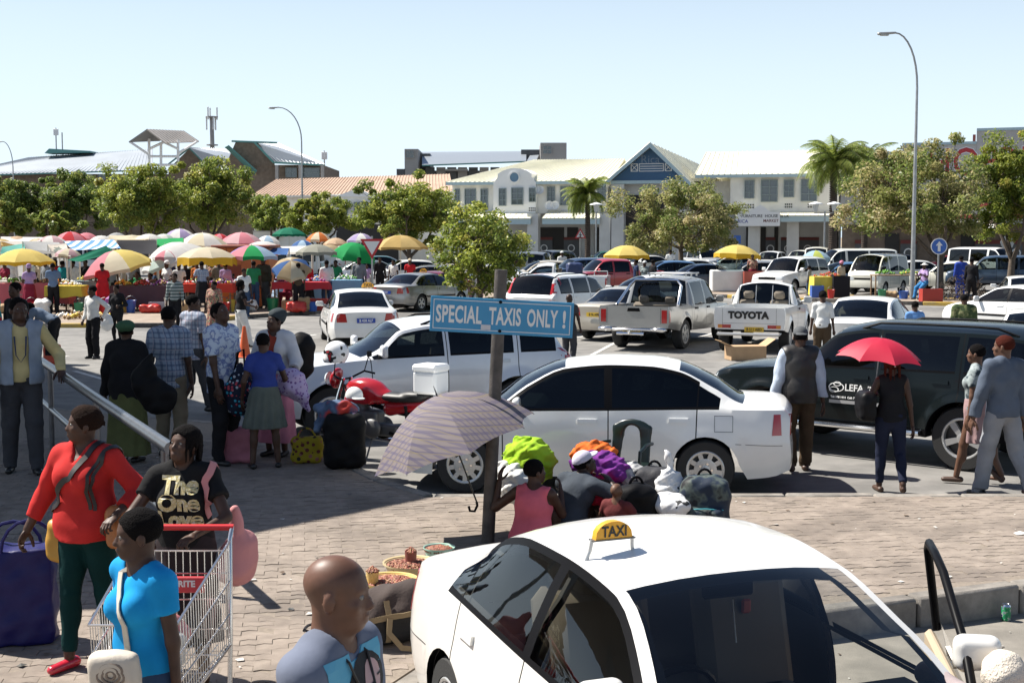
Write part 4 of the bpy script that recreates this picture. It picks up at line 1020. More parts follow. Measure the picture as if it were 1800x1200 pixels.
def ribbon(info_or_parent,P,w,t,m,name,parent,up=None):
 """strap: flat band along points"""
 P=[Vector(p)for p in P];b=MB()
 for i in range(len(P)-1):
  pass
 V=[];F=[]
 for i,p in enumerate(P):
  a=P[max(0,i-1)];c=P[min(len(P)-1,i+1)];d=(c-a).normalized()
  n=Vector(up[i])if up else Vector((0,0,1));s=d.cross(n)
  if s.length<1e-3:s=d.orthogonal()
  s.normalize();n=s.cross(d)
  for q,r in((-1,0),(1,0),(1,1),(-1,1)):V.append(p+s*q*w/2+n*r*t)
 for i in range(len(P)-1):
  for j in range(4):F.append([i*4+j,i*4+(j+1)%4,i*4+4+(j+1)%4,i*4+4+j])
 F+=[[0,1,2,3][::-1],[len(V)-4+j for j in range(4)]]
 return obj(name,[tuple(v)for v in V],F,m,parent,40)
def world_noise_mat(name,c1,c2,scale,rough=.9,c3=None,s3=.6,bump=.15,bs=70,stain=None):
 m=bpy.data.materials.new(name);m.use_nodes=True;MATS[name]=m;nt=m.node_tree;N,L=nt.nodes.new,nt.links.new
 b=nt.nodes['Principled BSDF'];b.inputs['Roughness'].default_value=rough;b.inputs['Specular IOR Level'].default_value=.2
 g=N('ShaderNodeNewGeometry');nz=N('ShaderNodeTexNoise');nz.inputs['Scale'].default_value=scale;nz.inputs['Detail'].default_value=6
 L(g.outputs['Position'],nz.inputs['Vector']);mx=N('ShaderNodeMix');mx.data_type='RGBA';mr=N('ShaderNodeMapRange')
 mr.inputs[1].default_value=.32;mr.inputs[2].default_value=.68;L(nz.outputs[0],mr.inputs[0]);L(mr.outputs[0],mx.inputs[0])
 mx.inputs[6].default_value=(*c1,1);mx.inputs[7].default_value=(*c2,1);out=mx.outputs[2]
 if c3:
  n3=N('ShaderNodeTexNoise');n3.inputs['Scale'].default_value=s3;n3.inputs['Detail'].default_value=8;n3.inputs['Roughness'].default_value=.65;L(g.outputs['Position'],n3.inputs['Vector'])
  r3=N('ShaderNodeMapRange');r3.inputs[1].default_value=.47;r3.inputs[2].default_value=.67;r3.inputs[4].default_value=.75;L(n3.outputs[0],r3.inputs[0])
  m3=N('ShaderNodeMix');m3.data_type='RGBA';L(r3.outputs[0],m3.inputs[0]);L(out,m3.inputs[6]);m3.inputs[7].default_value=(*c3,1);out=m3.outputs[2]
 if bump:
  n2=N('ShaderNodeTexNoise');n2.inputs['Scale'].default_value=bs;n2.inputs['Detail'].default_value=4;L(g.outputs['Position'],n2.inputs['Vector'])
  bp=N('ShaderNodeBump');bp.inputs['Strength'].default_value=bump;bp.inputs['Distance'].default_value=.01;L(n2.outputs[0],bp.inputs['Height']);L(bp.outputs[0],b.inputs['Normal'])
 L(out,b.inputs['Base Color']);return m
M_ASPH=world_noise_mat('old_asphalt',(.17,.165,.155),(.24,.23,.215),2.5,c3=(.085,.082,.079),s3=.3,bump=.3,bs=110)
M_ASPH2=world_noise_mat('dusty_road',(.20,.185,.16),(.28,.255,.22),4,c3=(.13,.12,.105),s3=.8,bump=.3,bs=110)
M_PAVER=world_noise_mat('concrete_paver',(.208,.173,.145),(.292,.245,.205),7,c3=(.13,.11,.094),s3=1.1,bump=.35,bs=160)
M_SAND=world_noise_mat('joint_sand',(.19,.16,.13),(.25,.21,.17),30,bump=.3)
M_KERB=world_noise_mat('kerb_concrete',(.19,.175,.155),(.29,.265,.235),9,c3=(.12,.11,.1),s3=2.0,bump=.4,bs=120)
M_KYEL=world_noise_mat('kerb_yellow',(.42,.28,.06),(.5,.34,.08),9,c3=(.3,.24,.13),s3=3.0)
M_KBLK=world_noise_mat('kerb_black',(.05,.047,.045),(.09,.085,.08),9,c3=(.17,.15,.13),s3=3.0)
M_ISL=world_noise_mat('island_paving',(.26,.205,.16),(.33,.27,.215),3,c3=(.19,.16,.13),s3=.5)
M_EARTH=world_noise_mat('dry_earth',(.26,.2,.14),(.34,.27,.19),2,bump=.4)
M_MARK=world_noise_mat('road_paint',(.5,.49,.46),(.62,.61,.58),6,c3=(.27,.26,.24),s3=2.2)
def inside(p,poly):
 c=False;n=len(poly)
 for i in range(n):
  (x1,y1),(x2,y2)=poly[i],poly[(i+1)%n]
  if(y1>p[1])!=(y2>p[1])and p[0]<(x2-x1)*(p[1]-y1)/(y2-y1)+x1:c=not c
 return c
def edge_dist(p,poly):
 d=1e9;n=len(poly)
 for i in range(n):
  a,b=Vector(poly[i]),Vector(poly[(i+1)%n]);ab=b-a;t=max(0,min(1,(Vector(p)-a).dot(ab)/ab.dot(ab)));d=min(d,(a+ab*t-Vector(p)).length)
 return d
KN=lambda x:7.98+.398*x
PAVE=[(-14,-6),(.2,-6),(-.1,3.2),(-.5,6.2),(-.58,7.25),(-.38,7.72),(.3,KN(.3)),(12.4,KN(12.4)),(11.5,12.98),(-.78,12.95),(-1.35,13.75),(-1.8,14.7),(-3.3,17.6),(-7,19.6),(-22,20.6),(-22,-6)]
tag(MB().quad((-1500,-300,-.12),(1500,-300,-.12),(1500,2500,-.12),(-1500,2500,-.12)).build('ground',M_EARTH),kind='structure')
tag(MB().quad((-250,12.75,0),(250,12.75,0),(250,330,0),(-250,330,0)).build('road',M_ASPH),kind='structure')
tag(MB().quad((-60,-30,-.08),(60,-30,-.08),(60,12.74,-.08),(-60,12.74,-.08)).build('lane',M_ASPH2),kind='structure')
def inset(poly,d):
 out=[];n=len(poly);A=sum(poly[i][0]*poly[(i+1)%n][1]-poly[(i+1)%n][0]*poly[i][1]for i in range(n));sg=1 if A>0 else-1
 for i in range(n):
  p0,p1,p2=Vector(poly[i-1]),Vector(poly[i]),Vector(poly[(i+1)%n])
  e1,e2=(p1-p0).normalized(),(p2-p1).normalized();n1,n2=Vector((-e1.y,e1.x))*sg,Vector((-e2.y,e2.x))*sg
  m=(n1+n2);m=m/max(.3,m.dot(n1));out.append(tuple(p1+m*d))
 return out
PIN=inset(PAVE,.16)
pv=tag(MB().prism(PIN,-.1,.1272).build('pavement',M_SAND),kind='structure')
def kerb_run(parent,pts,L,w,z0,z1,mats,closed=False):
 """kerb stones laid end to end along a line; every stone is an object, those alike share a mesh"""
 cache={};k=0
 for a,b in zip(pts,pts[1:]+(pts[:1]if closed else[])):
  a,b=Vector((*a,0)),Vector((*b,0));d=b-a;n=max(1,round(d.length/L));l=d.length/n;rz=math.atan2(d.y,d.x)
  for i in range(n):
   m=mats[k%len(mats)];key=(round(l,2),m.name)
   c=a+d*((i+.5)/n)+Vector((-d.y,d.x,0)).normalized()*w/2
   if key not in cache:cache[key]=MB().box((0,0,0),(l-.014,w,z1-z0),bev=.018).build('kerb_stone',m,parent,40);o=cache[key]
   else:o=cache[key].copy();COL.objects.link(o)
   o.parent=parent;o.location=(c.x,c.y,(z0+z1)/2+rnd.uniform(-.006,.006));o.rotation_euler=(rnd.uniform(-.01,.01),0,rz+rnd.uniform(-.004,.004));k+=1
kerb_run(pv,PAVE[2:8],.95,.15,-.1,.135,[M_KERB])
kerb_run(pv,PAVE[8:15],.9,.15,-.02,.135,[M_KERB])
ang=R(9);PL,PW,PA=.204,.102,.009
def paver_shape(g=.0016):
 lo=[(x*PL,(PA if i%2 else-PA))for i,x in enumerate((0,.25,.5,.75,1))]
 lo[0]=(g,-PA);lo[-1]=(PL-g,-PA)
 return[(x,y+g)for x,y in lo]+[(x,y+PW-g)for x,y in lo[::-1]]
shape=paver_shape()
def paver_mesh(mb,ox,oy,tx,ty,z,mi=0):
 c,s=math.cos(ang),math.sin(ang);P=[];cx,cy=PL/2,PW/2
 top=[(cx+(x-cx)*.988,cy+(y-cy)*.972,z+(x-cx)*tx+(y-cy)*ty)for x,y in shape];mid=[(x,y,z-.003)for x,y in shape]
 V=[(ox+c*x-s*y,oy+s*x+c*y,zz)for x,y,zz in top+mid];n=len(shape)
 mb.add(V,[list(range(n))]+[[n+i,n+(i+1)%n,(i+1)%n,i]for i in range(n)])
cells=[]
for j in range(-85,175):
 for i in range(-60,82):
  u=i*PL+(PL/2 if j%2 else 0);v=j*PW;x=u*math.cos(ang)-v*math.sin(ang);y=7+u*math.sin(ang)+v*math.cos(ang)
  cx,cy=x+PL/2*math.cos(ang),y+PL/2*math.sin(ang)
  if y>4.5 and(y<13.2 or(x<-1 and y<16.5))and abs(cx)<.46*y+.6 and inside((cx,cy),PIN)and edge_dist((cx,cy),PIN)>.07:cells.append((math.hypot(cx,cy),x,y))
cells.sort();single=MB();ca,sa=math.cos(ang),math.sin(ang)
vis=[c for c in cells if c[2]>7.35];sel=vis[:300];rest=[c for c in cells if c[2]<=7.35]+vis[300:]
base=[]
for q in range(6):
 mb=MB();z0=0;V=[]
 c_=ang;paver_mesh(mb,0,0,rnd.uniform(-.02,.02),rnd.uniform(-.03,.03),0);base.append(mb)
pm=[]
for q,(d,x,y)in enumerate(sel):
 if q<6:o=base[q].build('paver',M_PAVER,pv,0);pm.append(o)
 else:o=pm[q%6].copy();COL.objects.link(o)
 o.location=(x,y,.13+rnd.uniform(-.0025,.0025))
mb=MB()
for d,x,y in rest:paver_mesh(mb,x,y,rnd.uniform(-.02,.02),rnd.uniform(-.03,.03),.13+rnd.uniform(-.0025,.0025))
tag(mb.build('paving',M_PAVER,pv),kind='stuff')
ISL=[(-46,38.6),(-10.1,38.6),(-9.3,41.4),(-8.8,42.7),(-6.8,45.3),(-2.6,52),(2,60),(2,66),(-60,66)]
isl=tag(MB().prism(inset(ISL,.15),-.05,.125).build('market_island',M_ISL),kind='structure');isl.name='island_pavement'
kerb_run(isl,ISL[:8],1.6,.15,-.02,.135,[M_KYEL,M_KBLK,M_KBLK,M_KERB])
MED=[(7.4,62),(8.6,58.2),(11,55.2),(14.5,52),(17.6,50.2),(18.9,50.8),(19.3,52.6),(17.4,56),(12.6,58.6),(10,66),(7.6,66)]
med=tag(MB().prism(inset(MED,.15),-.05,.125).build('median_pavement',M_ISL),kind='structure')
kerb_run(med,MED,1.5,.15,-.02,.15,[M_KYEL,M_KBLK],True)
LT=[(-2.4,50.5),(-1.2,46.5),(.4,46),(1.6,49),(1.2,54),(-1,55)]
def strip(a,b,w,z=.006):
 a,b=Vector(a),Vector(b);n=Vector((-(b-a).y,(b-a).x,0)).normalized()*w/2
 return[tuple(Vector((p.x,p.y,z)))for p in(a-n,b-n,b+n,a+n)]
mk=MB()
for a,b in(((1010,594),(1066,584)),((1088,600),(1122,588)),((1010,640),(1118,583)),((130,652),(186,668)),((20,640),(120,626)),((470,603),(556,588)),((1440,640),(1500,600)),((1230,592),(1256,585)),((560,640),(640,600))):
 mk.add(strip(at(*a),at(*b),.11),[[0,1,2,3]])
tag(mk.build('road_markings',M_MARK),kind='structure')
lt=MB()
for i in range(260):
 x=rnd.uniform(-4.5,6.5);y=rnd.uniform(7.6,13.0 if rnd.random()<.8 else 16)
 if abs(x)>.45*y:continue
 r=rnd.choice((.008,.012,.018,.03));zz=(.136 if inside((x,y),PIN)else .004 if y>13 else-.076)
 a=rnd.uniform(0,6);lt.add([(x+r*math.cos(a+q)*rnd.uniform(.5,1.3),y+r*math.sin(a+q)*rnd.uniform(.5,1.3),zz+rnd.uniform(0,.008))for q in(0,1.5,3,4.6)],[[0,1,2,3]],rnd.choice((0,0,1,2)))
tag(lt.build('litter',[mat('litter_pale',(.5,.48,.44)),mat('litter_brown',(.12,.08,.05)),mat('litter_dark',(.05,.05,.045))]),kind='stuff')
M_BARK=mat('bark',(.11,.085,.065),rough=.95,var=.35,vs=8,bump=.6,bs=30);M_BARKD=mat('bark_dark',(.06,.045,.035),rough=.95,var=.35,vs=8,bump=.6,bs=30)
def leafmat(n,a,b):
 m=mat('leaf_'+n,a,rough=.5,spec=.3,var=.0,trans=.35)
 return m
LEAFS={'olive':[(0.224,0.277,0.052),(0.326,0.351,0.068),(0.138,0.194,0.044),(0.429,0.387,0.105)],'dark':[(0.147,0.209,0.048),(0.231,0.279,0.064),(0.095,0.139,0.041),(0.315,0.318,0.08)],'dry':[(0.252,0.273,0.084),(0.378,0.347,0.147),(0.168,0.221,0.058),(0.483,0.41,0.231)],'fresh':[(0.218,0.27,0.045),(0.319,0.349,0.064),(0.125,0.175,0.036),(0.487,0.446,0.115)],'mid':[(0.223,0.288,0.062),(0.324,0.365,0.077),(0.142,0.192,0.046),(0.446,0.402,0.101)]}
for k_,cs in LEAFS.items():LEAFS[k_]=[mat('leaf_%s_%d'%(k_,i),c,rough=.45,spec=.4,trans=.55)for i,c in enumerate(cs)]
def tree(label,base,height,crown,pal,nleaf=9000,leaf=.12,trunk_r=.14,trunk_h=1.4,clumps=90,seed=1,group=None,name='tree',flat=.75,fork=4,lean=(0,0),aspect=2.2,crown_c=None,hollow=.35):
 """crown = (half width, half depth, half height); its middle sits height - crown[2] above the base"""
 q=np.random.default_rng(seed);root=thing(name,label,'tree',base,0,group)
 cc=np.array(crown_c or(lean[0],lean[1],height-crown[2]));cr=np.array(crown)
 tips=[]
 while len(tips)<clumps:
  p=q.uniform(-1,1,3);r=np.linalg.norm(p)
  if hollow<r<1 and p[2]>-.75:tips.append(cc+p*cr*(.8+.3*q.random()**2)*(1+.30*math.sin(3.1*math.atan2(p[1],p[0])+seed)*math.cos(2.3*p[2]+seed)))
 tips=np.array(tips)
 b=MB();top=np.array((lean[0]*.3,lean[1]*.3,trunk_h))
 b.tube([(0,0,-.1),(top[0]*.3+q.normal()*.04,top[1]*.3,trunk_h*.5),tuple(top)],[trunk_r*1.25,trunk_r,trunk_r*.85],n=9)
 mains=[]
 for i in range(fork):
  a=2*math.pi*i/fork+q.uniform(-.4,.4);e=cc+cr*np.array((math.cos(a)*.5,math.sin(a)*.5,q.uniform(-.3,.35)))
  m=(top+e)/2+np.array((math.cos(a),math.sin(a),-.2))*cr[0]*.12;mains.append((top,m,e));b.tube([tuple(top-(0,0,.1)),tuple(m),tuple(e)],[trunk_r*.62,trunk_r*.42,trunk_r*.22],n=6)
 for t in tips:
  best=min(((np.linalg.norm(t-(m+(e-m)*f)),m+(e-m)*f)for(_,m,e)in mains for f in(0,.4,.8)),key=lambda z:z[0])[1]
  mid=(best+t)/2+q.normal(0,.12,3)*cr.min()*.4;b.tube([tuple(best),tuple(mid),tuple(t)],[trunk_r*.18,trunk_r*.11,trunk_r*.04],n=4,cap=False)
 b.build('trunk',M_BARK,root,60)
 n=nleaf;ci=q.integers(0,len(tips),n);sz=q.uniform(.4,1.15,len(tips))
 off=q.normal(0,1,(n,3));off/=np.linalg.norm(off,axis=1)[:,None];off*=(q.random(n)**.45)[:,None]
 P=tips[ci]+off*sz[ci][:,None]*np.array((1,1,flat))*cr.min()*.29
 nd=off*.6+q.normal(0,.6,(n,3))+(0,0,.55);nd/=np.linalg.norm(nd,axis=1)[:,None]
 t1=np.cross(nd,q.normal(0,1,(n,3)));t1/=np.linalg.norm(t1,axis=1)[:,None]+1e-9;t2=np.cross(nd,t1)
 L=leaf*q.uniform(.6,1.3,n)[:,None];Wd=L/aspect
 V=np.stack([P-t1*L*.5,P+t2*Wd*.5+nd*L*.06,P+t1*L*.5,P-t2*Wd*.5+nd*L*.06],1).reshape(-1,3)
 me=bpy.data.meshes.new('crown');me.vertices.add(4*n);me.vertices.foreach_set('co',V.astype(np.float32).ravel())
 me.loops.add(4*n);me.loops.foreach_set('vertex_index',np.arange(4*n,dtype=np.int32));me.polygons.add(n)
 me.polygons.foreach_set('loop_start',np.arange(0,4*n,4,dtype=np.int32))
 cm=q.choice(4,len(tips),p=(.4,.3,.2,.1));mi=np.where(q.random(n)<.6,cm[ci],q.choice(4,n,p=(.4,.28,.2,.12)))
 for m in LEAFS[pal]:me.materials.append(m)
 me.polygons.foreach_set('material_index',mi.astype(np.int32));me.update(calc_edges=True);me.validate()
 o=bpy.data.objects.new('crown',me);COL.objects.link(o);o.parent=root
 return root
def palm(label,base,height,R0,nf=34,seed=2,pal='mid',group=None,trunk_r=.2,droop=1.0):
 q=np.random.default_rng(seed);root=thing('palm_tree',label,'palm tree',base,0,group)
 b=MB();b.tube([(0,0,-.1),(.05,0,height*.5),(0,0,height*.97)],[trunk_r*1.3,trunk_r,trunk_r*.8],n=10)
 for i in range(int(height/.16)):b.lathe([(trunk_r*1.0,.16*i),(trunk_r*1.18,.16*i+.1),(trunk_r*.9,.16*i+.13)],9)
 b.build('trunk',M_BARKD,root,30)
 for i in range(nf):
  f=MB();a=q.uniform(0,6.283);el=R(q.uniform(-25,78));ln=R0*q.uniform(.8,1.1);d=Vector((math.cos(a),math.sin(a),0));P=[];p=Vector((0,0,height));m=12
  for j in range(m):
   P.append(p.copy());e=el-droop*R(95)*(j/m)**1.5;p=p+(d*math.cos(e)+Vector((0,0,math.sin(e))))*ln/m
  f.tube(P,[.03*(1-j/m)+.006 for j in range(m)],0,n=4)
  for j in range(1,m):
   for sd in(1,-1):
    for h in(0,.2,.4,.6,.8):
     c=P[j-1].lerp(P[j],h);t=(P[j]-P[j-1]).normalized();s=t.cross(Vector((0,0,1)));s=s.normalized()if s.length>.01 else Vector((-d.y,d.x,0))
     w=(s*sd*.8+t*.5+Vector((0,0,-.35-.3*q.random()))).normalized()*ln*.3*math.sin(math.pi*min(.97,(j+h)/m*.85+.12));n_=t*.03
     f.add([c-n_,c+n_,c+w],[[0,1,2]],1+int(q.integers(0,3)))
  f.build('frond',[M_BARKD]+LEAFS[pal][:3],root)
 return root
def tree_at(label,x0,x1,y0,y1,Y,pal,depth=None,**k):
 """tree whose crown fills a window of the photograph at the distance Y"""
 ex=1.0 if Y<65 else 1.17;xm=(x0+x1)/2;x0,x1=xm-(xm-x0)*ex,xm+(x1-xm)*ex;y1+=10 if Y>65 else 0
 a,b=at_d(x0,y0,Y),at_d(x1,y1,Y);w=(b.x-a.x)/2;h=a.z;ch=(a.z-b.z)/2
 bx=k.pop('trunk_px',(x0+x1)/2);base=at_d(bx,500,Y);ox=(a.x+b.x)/2-base.x
 return tree(label,(base.x,Y,.0),h,(w,depth or w*.9,ch),pal,crown_c=(ox,0,h-ch),**k)
M_CREAM=mat('cream_plaster',(.78,.77,.72),rough=.85,var=.13,vs=.5);M_WPL=mat('white_plaster',(.8,.8,.78),rough=.85,var=.05,vs=.4)
M_ROOFC=mat('cream_roof_sheet',(.76,.735,.58),rough=.5,var=.07,vs=.5);M_ROOFG=mat('grey_roof_sheet',(.34,.37,.40),rough=.45,var=.1,vs=.3,metal=.2)
M_ROOFT=mat('tan_roof_tile',(.42,.29,.21),rough=.8,var=.12,vs=1.2);M_TEAL=mat('teal_fascia',(.07,.21,.2),rough=.5);M_FASC=mat('pale_blue_fascia',(.38,.5,.54),rough=.5)
M_GBLUE=mat('gable_blue',(.035,.10,.20),rough=.6,var=.12,vs=.8);M_BRICK=mat('brown_brick',(.17,.13,.10),rough=.9,var=.2,vs=3);M_GREYW=mat('grey_wall',(.30,.29,.28),rough=.85,var=.1,vs=.5)
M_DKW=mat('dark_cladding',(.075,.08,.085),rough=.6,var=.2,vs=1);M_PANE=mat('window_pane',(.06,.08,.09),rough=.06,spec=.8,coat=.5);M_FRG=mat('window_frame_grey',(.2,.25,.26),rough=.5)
M_WHT=mat('white_steel',(.72,.73,.73),rough=.5);M_SHOP=mat('shop_interior',(.03,.028,.026),rough=.8);M_MUR=mat('mural_red',(.14,.03,.025),rough=.7);M_GALV=mat('galvanised_steel',(.33,.34,.34),rough=.45,metal=.6,var=.15,vs=6)
M_BAND=mat('grey_block',(.52,.53,.52),rough=.85,var=.08,vs=1)
class Wall:
 """upright plane through two ground points; features are set out in metres along it"""
 def __init__(s,a,b):
  s.a=Vector((*a,0));s.b=Vector((*b,0));s.x=(s.b-s.a).normalized();s.n=Vector((s.x.y,-s.x.x,0))
  s.M=frame(s.a,s.x,(0,0,1))
 def pt(s,px,py):
  d=_ray(px,py);o=Vector((0,0,CAM_H));t=(s.a-o).dot(s.n)/d.dot(s.n);p=o+d*t;return(p-s.a).dot(s.x),p.z
 def w(s,u,z,out=0.0):return s.a+s.x*u+Vector((0,0,z))+s.n*out
 def slab(s,mb,u0,u1,z0,z1,o0,o1,mi=0):
  V=[s.w(u,z,o)for o in(o0,o1)for u,z in((u0,z0),(u1,z0),(u1,z1),(u0,z1))]
  return mb.add(V,[[4,5,6,7],[3,2,1,0],[0,1,5,4],[1,2,6,5],[2,3,7,6],[3,0,4,7]],mi)
 def poly(s,mb,pts,o0,o1,mi=0):
  n=len(pts);V=[s.w(u,z,o1)for u,z in pts]+[s.w(u,z,o0)for u,z in pts]
  return mb.add(V,[list(range(n)),list(range(n,2*n))[::-1]]+[[i,i+n,(i+1)%n+n,(i+1)%n]for i in range(n)],mi)
 def window(s,parent,u0,u1,z0,z1,bars=(1,1),fm=None,deep=.12):
  f=MB();t=.07
  s.slab(f,u0,u1,z0,z0+t,0,deep);s.slab(f,u0,u1,z1-t,z1,0,deep);s.slab(f,u0,u0+t,z0+t,z1-t,0,deep);s.slab(f,u1-t,u1,z0+t,z1-t,0,deep)
  for i in range(bars[0]):c=u0+(u1-u0)*(i+1)/(bars[0]+1);s.slab(f,c-.025,c+.025,z0+t,z1-t,.012,deep-.02)
  for i in range(bars[1]):c=z0+(z1-z0)*(i+1)/(bars[1]+1);s.slab(f,u0+t,u1-t,c-.025,c+.025,.014,deep-.022)
  o=f.build('window',fm or M_FRG,parent);p=MB();s.slab(p,u0+t,u1-t,z0+t,z1-t,.003,.011);p.build('pane',M_PANE,o);return o
def sheet_roof(name,parent,quad,m,rib=.0,nr=20,fascia=None,th=.12):
 """roof plane from four corners (eave a, eave b, ridge b, ridge a) with standing ribs"""
 a,b,c,d=[Vector(p)for p in quad];n=(b-a).cross(d-a).normalized();n=n if n.z>0 else-n;mb=MB()
 V=[a,b,c,d];mb.add(V+[p-n*th for p in V],[[0,1,2,3],[7,6,5,4]]+[[i,i+4,(i+1)%4+4,(i+1)%4]for i in range(4)])
 if rib:
  for i in range(nr+1):
   t=i/nr;p,q=a.lerp(b,t),d.lerp(c,t);mb.tube([p+n*rib*.3,q+n*rib*.3],rib,n=4,cap=False)
 return mb.build(name,m,parent)
def build_mall():
 W=Wall((-6.2,122.2),(27.5,113.2));root=thing('shopping_mall','two-storey white mall building with cream roof, arched upper front and blue gable','building')
 U=lambda px:W.pt(px,350)[0];Z=lambda px,py:W.pt(px,py)[1]
 uL,uR=U(795),U(1475);ze=7.55;zc_=4.75
 def part(name,m,fn,smooth=0):
  b=MB();fn(b);return b.build(name,m,root,smooth)
 ug0,ug1=U(1068),U(1228)
 part('upper_wall',M_CREAM,lambda b:(W.slab(b,uL,ug0-.01,zc_,ze,-14,0),W.slab(b,U(1286),uR,zc_,ze+.35,-14,1.2),W.slab(b,ug1+.01,U(1286)-.01,zc_,ze,-12,-1.5)))
 part('lower_wall',M_BAND,lambda b:(W.slab(b,uL,uR,-.1,zc_-.01,-14,-1.6)))
 [part('shop_front',M_SHOP,lambda b:W.slab(b,u0,u1,0,3.5,-1.59,-1.5))for u0,u1 in((U(940),U(985)),(U(985)+.3,U(1010)),(U(1040),U(1066)),(U(1310),U(1345)),(U(1360),U(1367)),(U(1465),U(1474)))]
 def roof(u0,u1,e,zr,o_e,o_r,hipL,hipR):
  E=lambda u:W.w(u,e,o_e);Rr=lambda u:W.w(u,zr,o_r)
  r=sheet_roof('roof',root,[E(u0),E(u1),Rr(u1-hipR),Rr(u0+hipL)],M_ROOFC,.05,34)
  sheet_roof('roof_slope',root,[W.w(u1,e,2*o_r-o_e),W.w(u0,e,2*o_r-o_e),Rr(u0+hipL),Rr(u1-hipR)],M_ROOFC)
  for u,h in((u0,hipL),(u1,-hipR)):
   if h:b=MB().add([W.w(u,e,o_e),W.w(u,e,2*o_r-o_e),Rr(u+h)],[[0,1,2]]);b.build('roof_hip',M_ROOFC,root)
  b=MB();W.slab(b,u0,u1,e-.28,e-.02,o_e-.12,o_e+.02);b.build('gutter',M_FASC,root)
 roof(uL-.4,ug0+.3,ze+.1,Z(950,281)+.4,.7,-7,6.5,0)
 roof(U(1226),uR+5,ze+.45,Z(1330,268)+.5,1.9,-6.5,.0,3)
 part('link_roof',M_ROOFC,lambda b:W.slab(b,ug1-2,U(1262)-.35,ze+.02,ze+.3,-14,-1.2))
 au,aw=U(908),U(945)-U(871);za=9.0
 pts=[(au-aw/2,zc_),(au+aw/2,zc_),(au+aw/2,7.55)]+[(au+aw/2*math.cos(t)*(1 if abs(math.cos(t))<.8 else .86),7.55+1.3*math.sin(t))for t in np.linspace(.35,math.pi-.35,9)]+[(au-aw/2,7.55)]
 part('arched_front',M_WPL,lambda b:W.poly(b,pts,-6,.75))
 T=frame(W.w(au,8.02,.76),W.x,(0,0,1))
 rw=MB().lathe([(.52,0),(.52,.1),(.42,.1),(.42,.02)],24,M=T).build('round_window',M_WPL,root);MB().lathe([(.42,.02),(.001,.02)],24,M=T).build('pane',mat('blue_pane',(.10,.2,.3),rough=.1),rw)
 for px0,px1,py0,py1,o in((800,809,332,364,0),(817,837,332,374,0),(845,858,332,368,0)):
  u0,z1=W.pt(px0,py0);u1,z0=W.pt(px1,py1);W.window(root,u0,u1,z0,z1,(1,2))
 X=Wall(W.w(0,0,.76)[:2],W.w(10,0,.76)[:2])
 for px0,px1,py0,py1 in((877,890,331,362),(899,920,330,360),(930,942,330,355)):
  u0,z1=X.pt(px0,py0);u1,z0=X.pt(px1,py1);X.window(root,u0,u1,z0,z1,(1,2))
 for px0,px1,py0,py1 in((962,976,328,356),(985,1008,327,361),(1050,1065,326,354)):
  u0,z1=W.pt(px0,py0);u1,z0=W.pt(px1,py1);W.window(root,u0,u1,z0,z1,(1,2))
 Yw=Wall(W.w(0,0,1.21)[:2],W.w(10,0,1.21)[:2])
 for px0,px1,py0,py1 in((1309,1326,317,349),(1338,1367,316,355),(1378,1396,316,347),(1408,1436,315,354)):
  u0,z1=Yw.pt(px0,py0);u1,z0=Yw.pt(px1,py1);Yw.window(root,u0,u1,z0,z1,(1,2),deep=.2)
 def vents(Q,px0,px1,py0,py1,nx,nz):
  b=MB();u0,z1=Q.pt(px0,py0);u1,z0=Q.pt(px1,py1)
  for i in range(nx):
   for j in range(nz):c,z=u0+(u1-u0)*(i+.5)/nx,z0+(z1-z0)*(j+.5)/nz;Q.slab(b,c-(u1-u0)/nx*.3,c+(u1-u0)/nx*.3,z-(z1-z0)/nz*.3,z+(z1-z0)/nz*.3,.002,.02)
  tag(b.build('vent_block',M_SHOP,root),kind='stuff')
 vents(Yw,1309,1326,358,367,4,2);vents(Yw,1379,1393,357,366,4,2);vents(Yw,1419,1437,357,366,4,2);vents(X,929,942,364,372,4,2)
 gp=Wall(W.w(0,0,2.6)[:2],W.w(10,0,2.6)[:2]);A=gp.pt(1145,252);B=gp.pt(1066,318);C_=gp.pt(1214,317)
 part('gable_wall',M_GBLUE,lambda b:gp.poly(b,[(B[0]+.5,B[1]),(C_[0]-.5,C_[1]),(A[0],A[1]-.35)],-1,0))
 part('gable_block',M_BAND,lambda b:(gp.slab(b,B[0]+.9,C_[0]-.5,zc_+.2,B[1]-.25,-10,-1.2)))
 part('gable_porch',M_SHOP,lambda b:gp.slab(b,B[0]+1.5,C_[0]-1.2,2,6.3,-1.19,-1.1))
 for u in(B[0]+1.0,C_[0]-1.0):part('pillar',M_BAND,lambda b:gp.slab(b,u-.55,u+.55,0,B[1]-.3,-1.4,-.05))
 for(p,q)in((B,A),(C_,A)):
  e0,e1=(p[0]-(A[0]-p[0])*.03,p[1]-.25),A
  V=[gp.w(e0[0],e0[1],.8),gp.w(e0[0],e0[1],-34),gp.w(e1[0],e1[1],-34),gp.w(e1[0],e1[1],.8)]
  sheet_roof('gable_roof',root,V if p is B else[V[1],V[0],V[3],V[2]],M_ROOFC,.05,16)
  b=MB();gp.poly(b,[(e0[0],e0[1]-.3),(e0[0],e0[1]+.02),(e1[0],e1[1]+.02),(e1[0],e1[1]-.42)]if p is B else[(e0[0],e0[1]+.02),(e0[0],e0[1]-.3),(e1[0],e1[1]-.42),(e1[0],e1[1]+.02)],.81,.9);b.build('barge_board',M_FASC,root)
 part('gable_beam',M_FASC,lambda b:gp.slab(b,B[0]+.4,C_[0]-.4,B[1]-.28,B[1],-.5,.1))
 b=MB();u0,z1=gp.pt(1109,288);u1,z0=gp.pt(1181,301);cs=(u1-u0)*.17
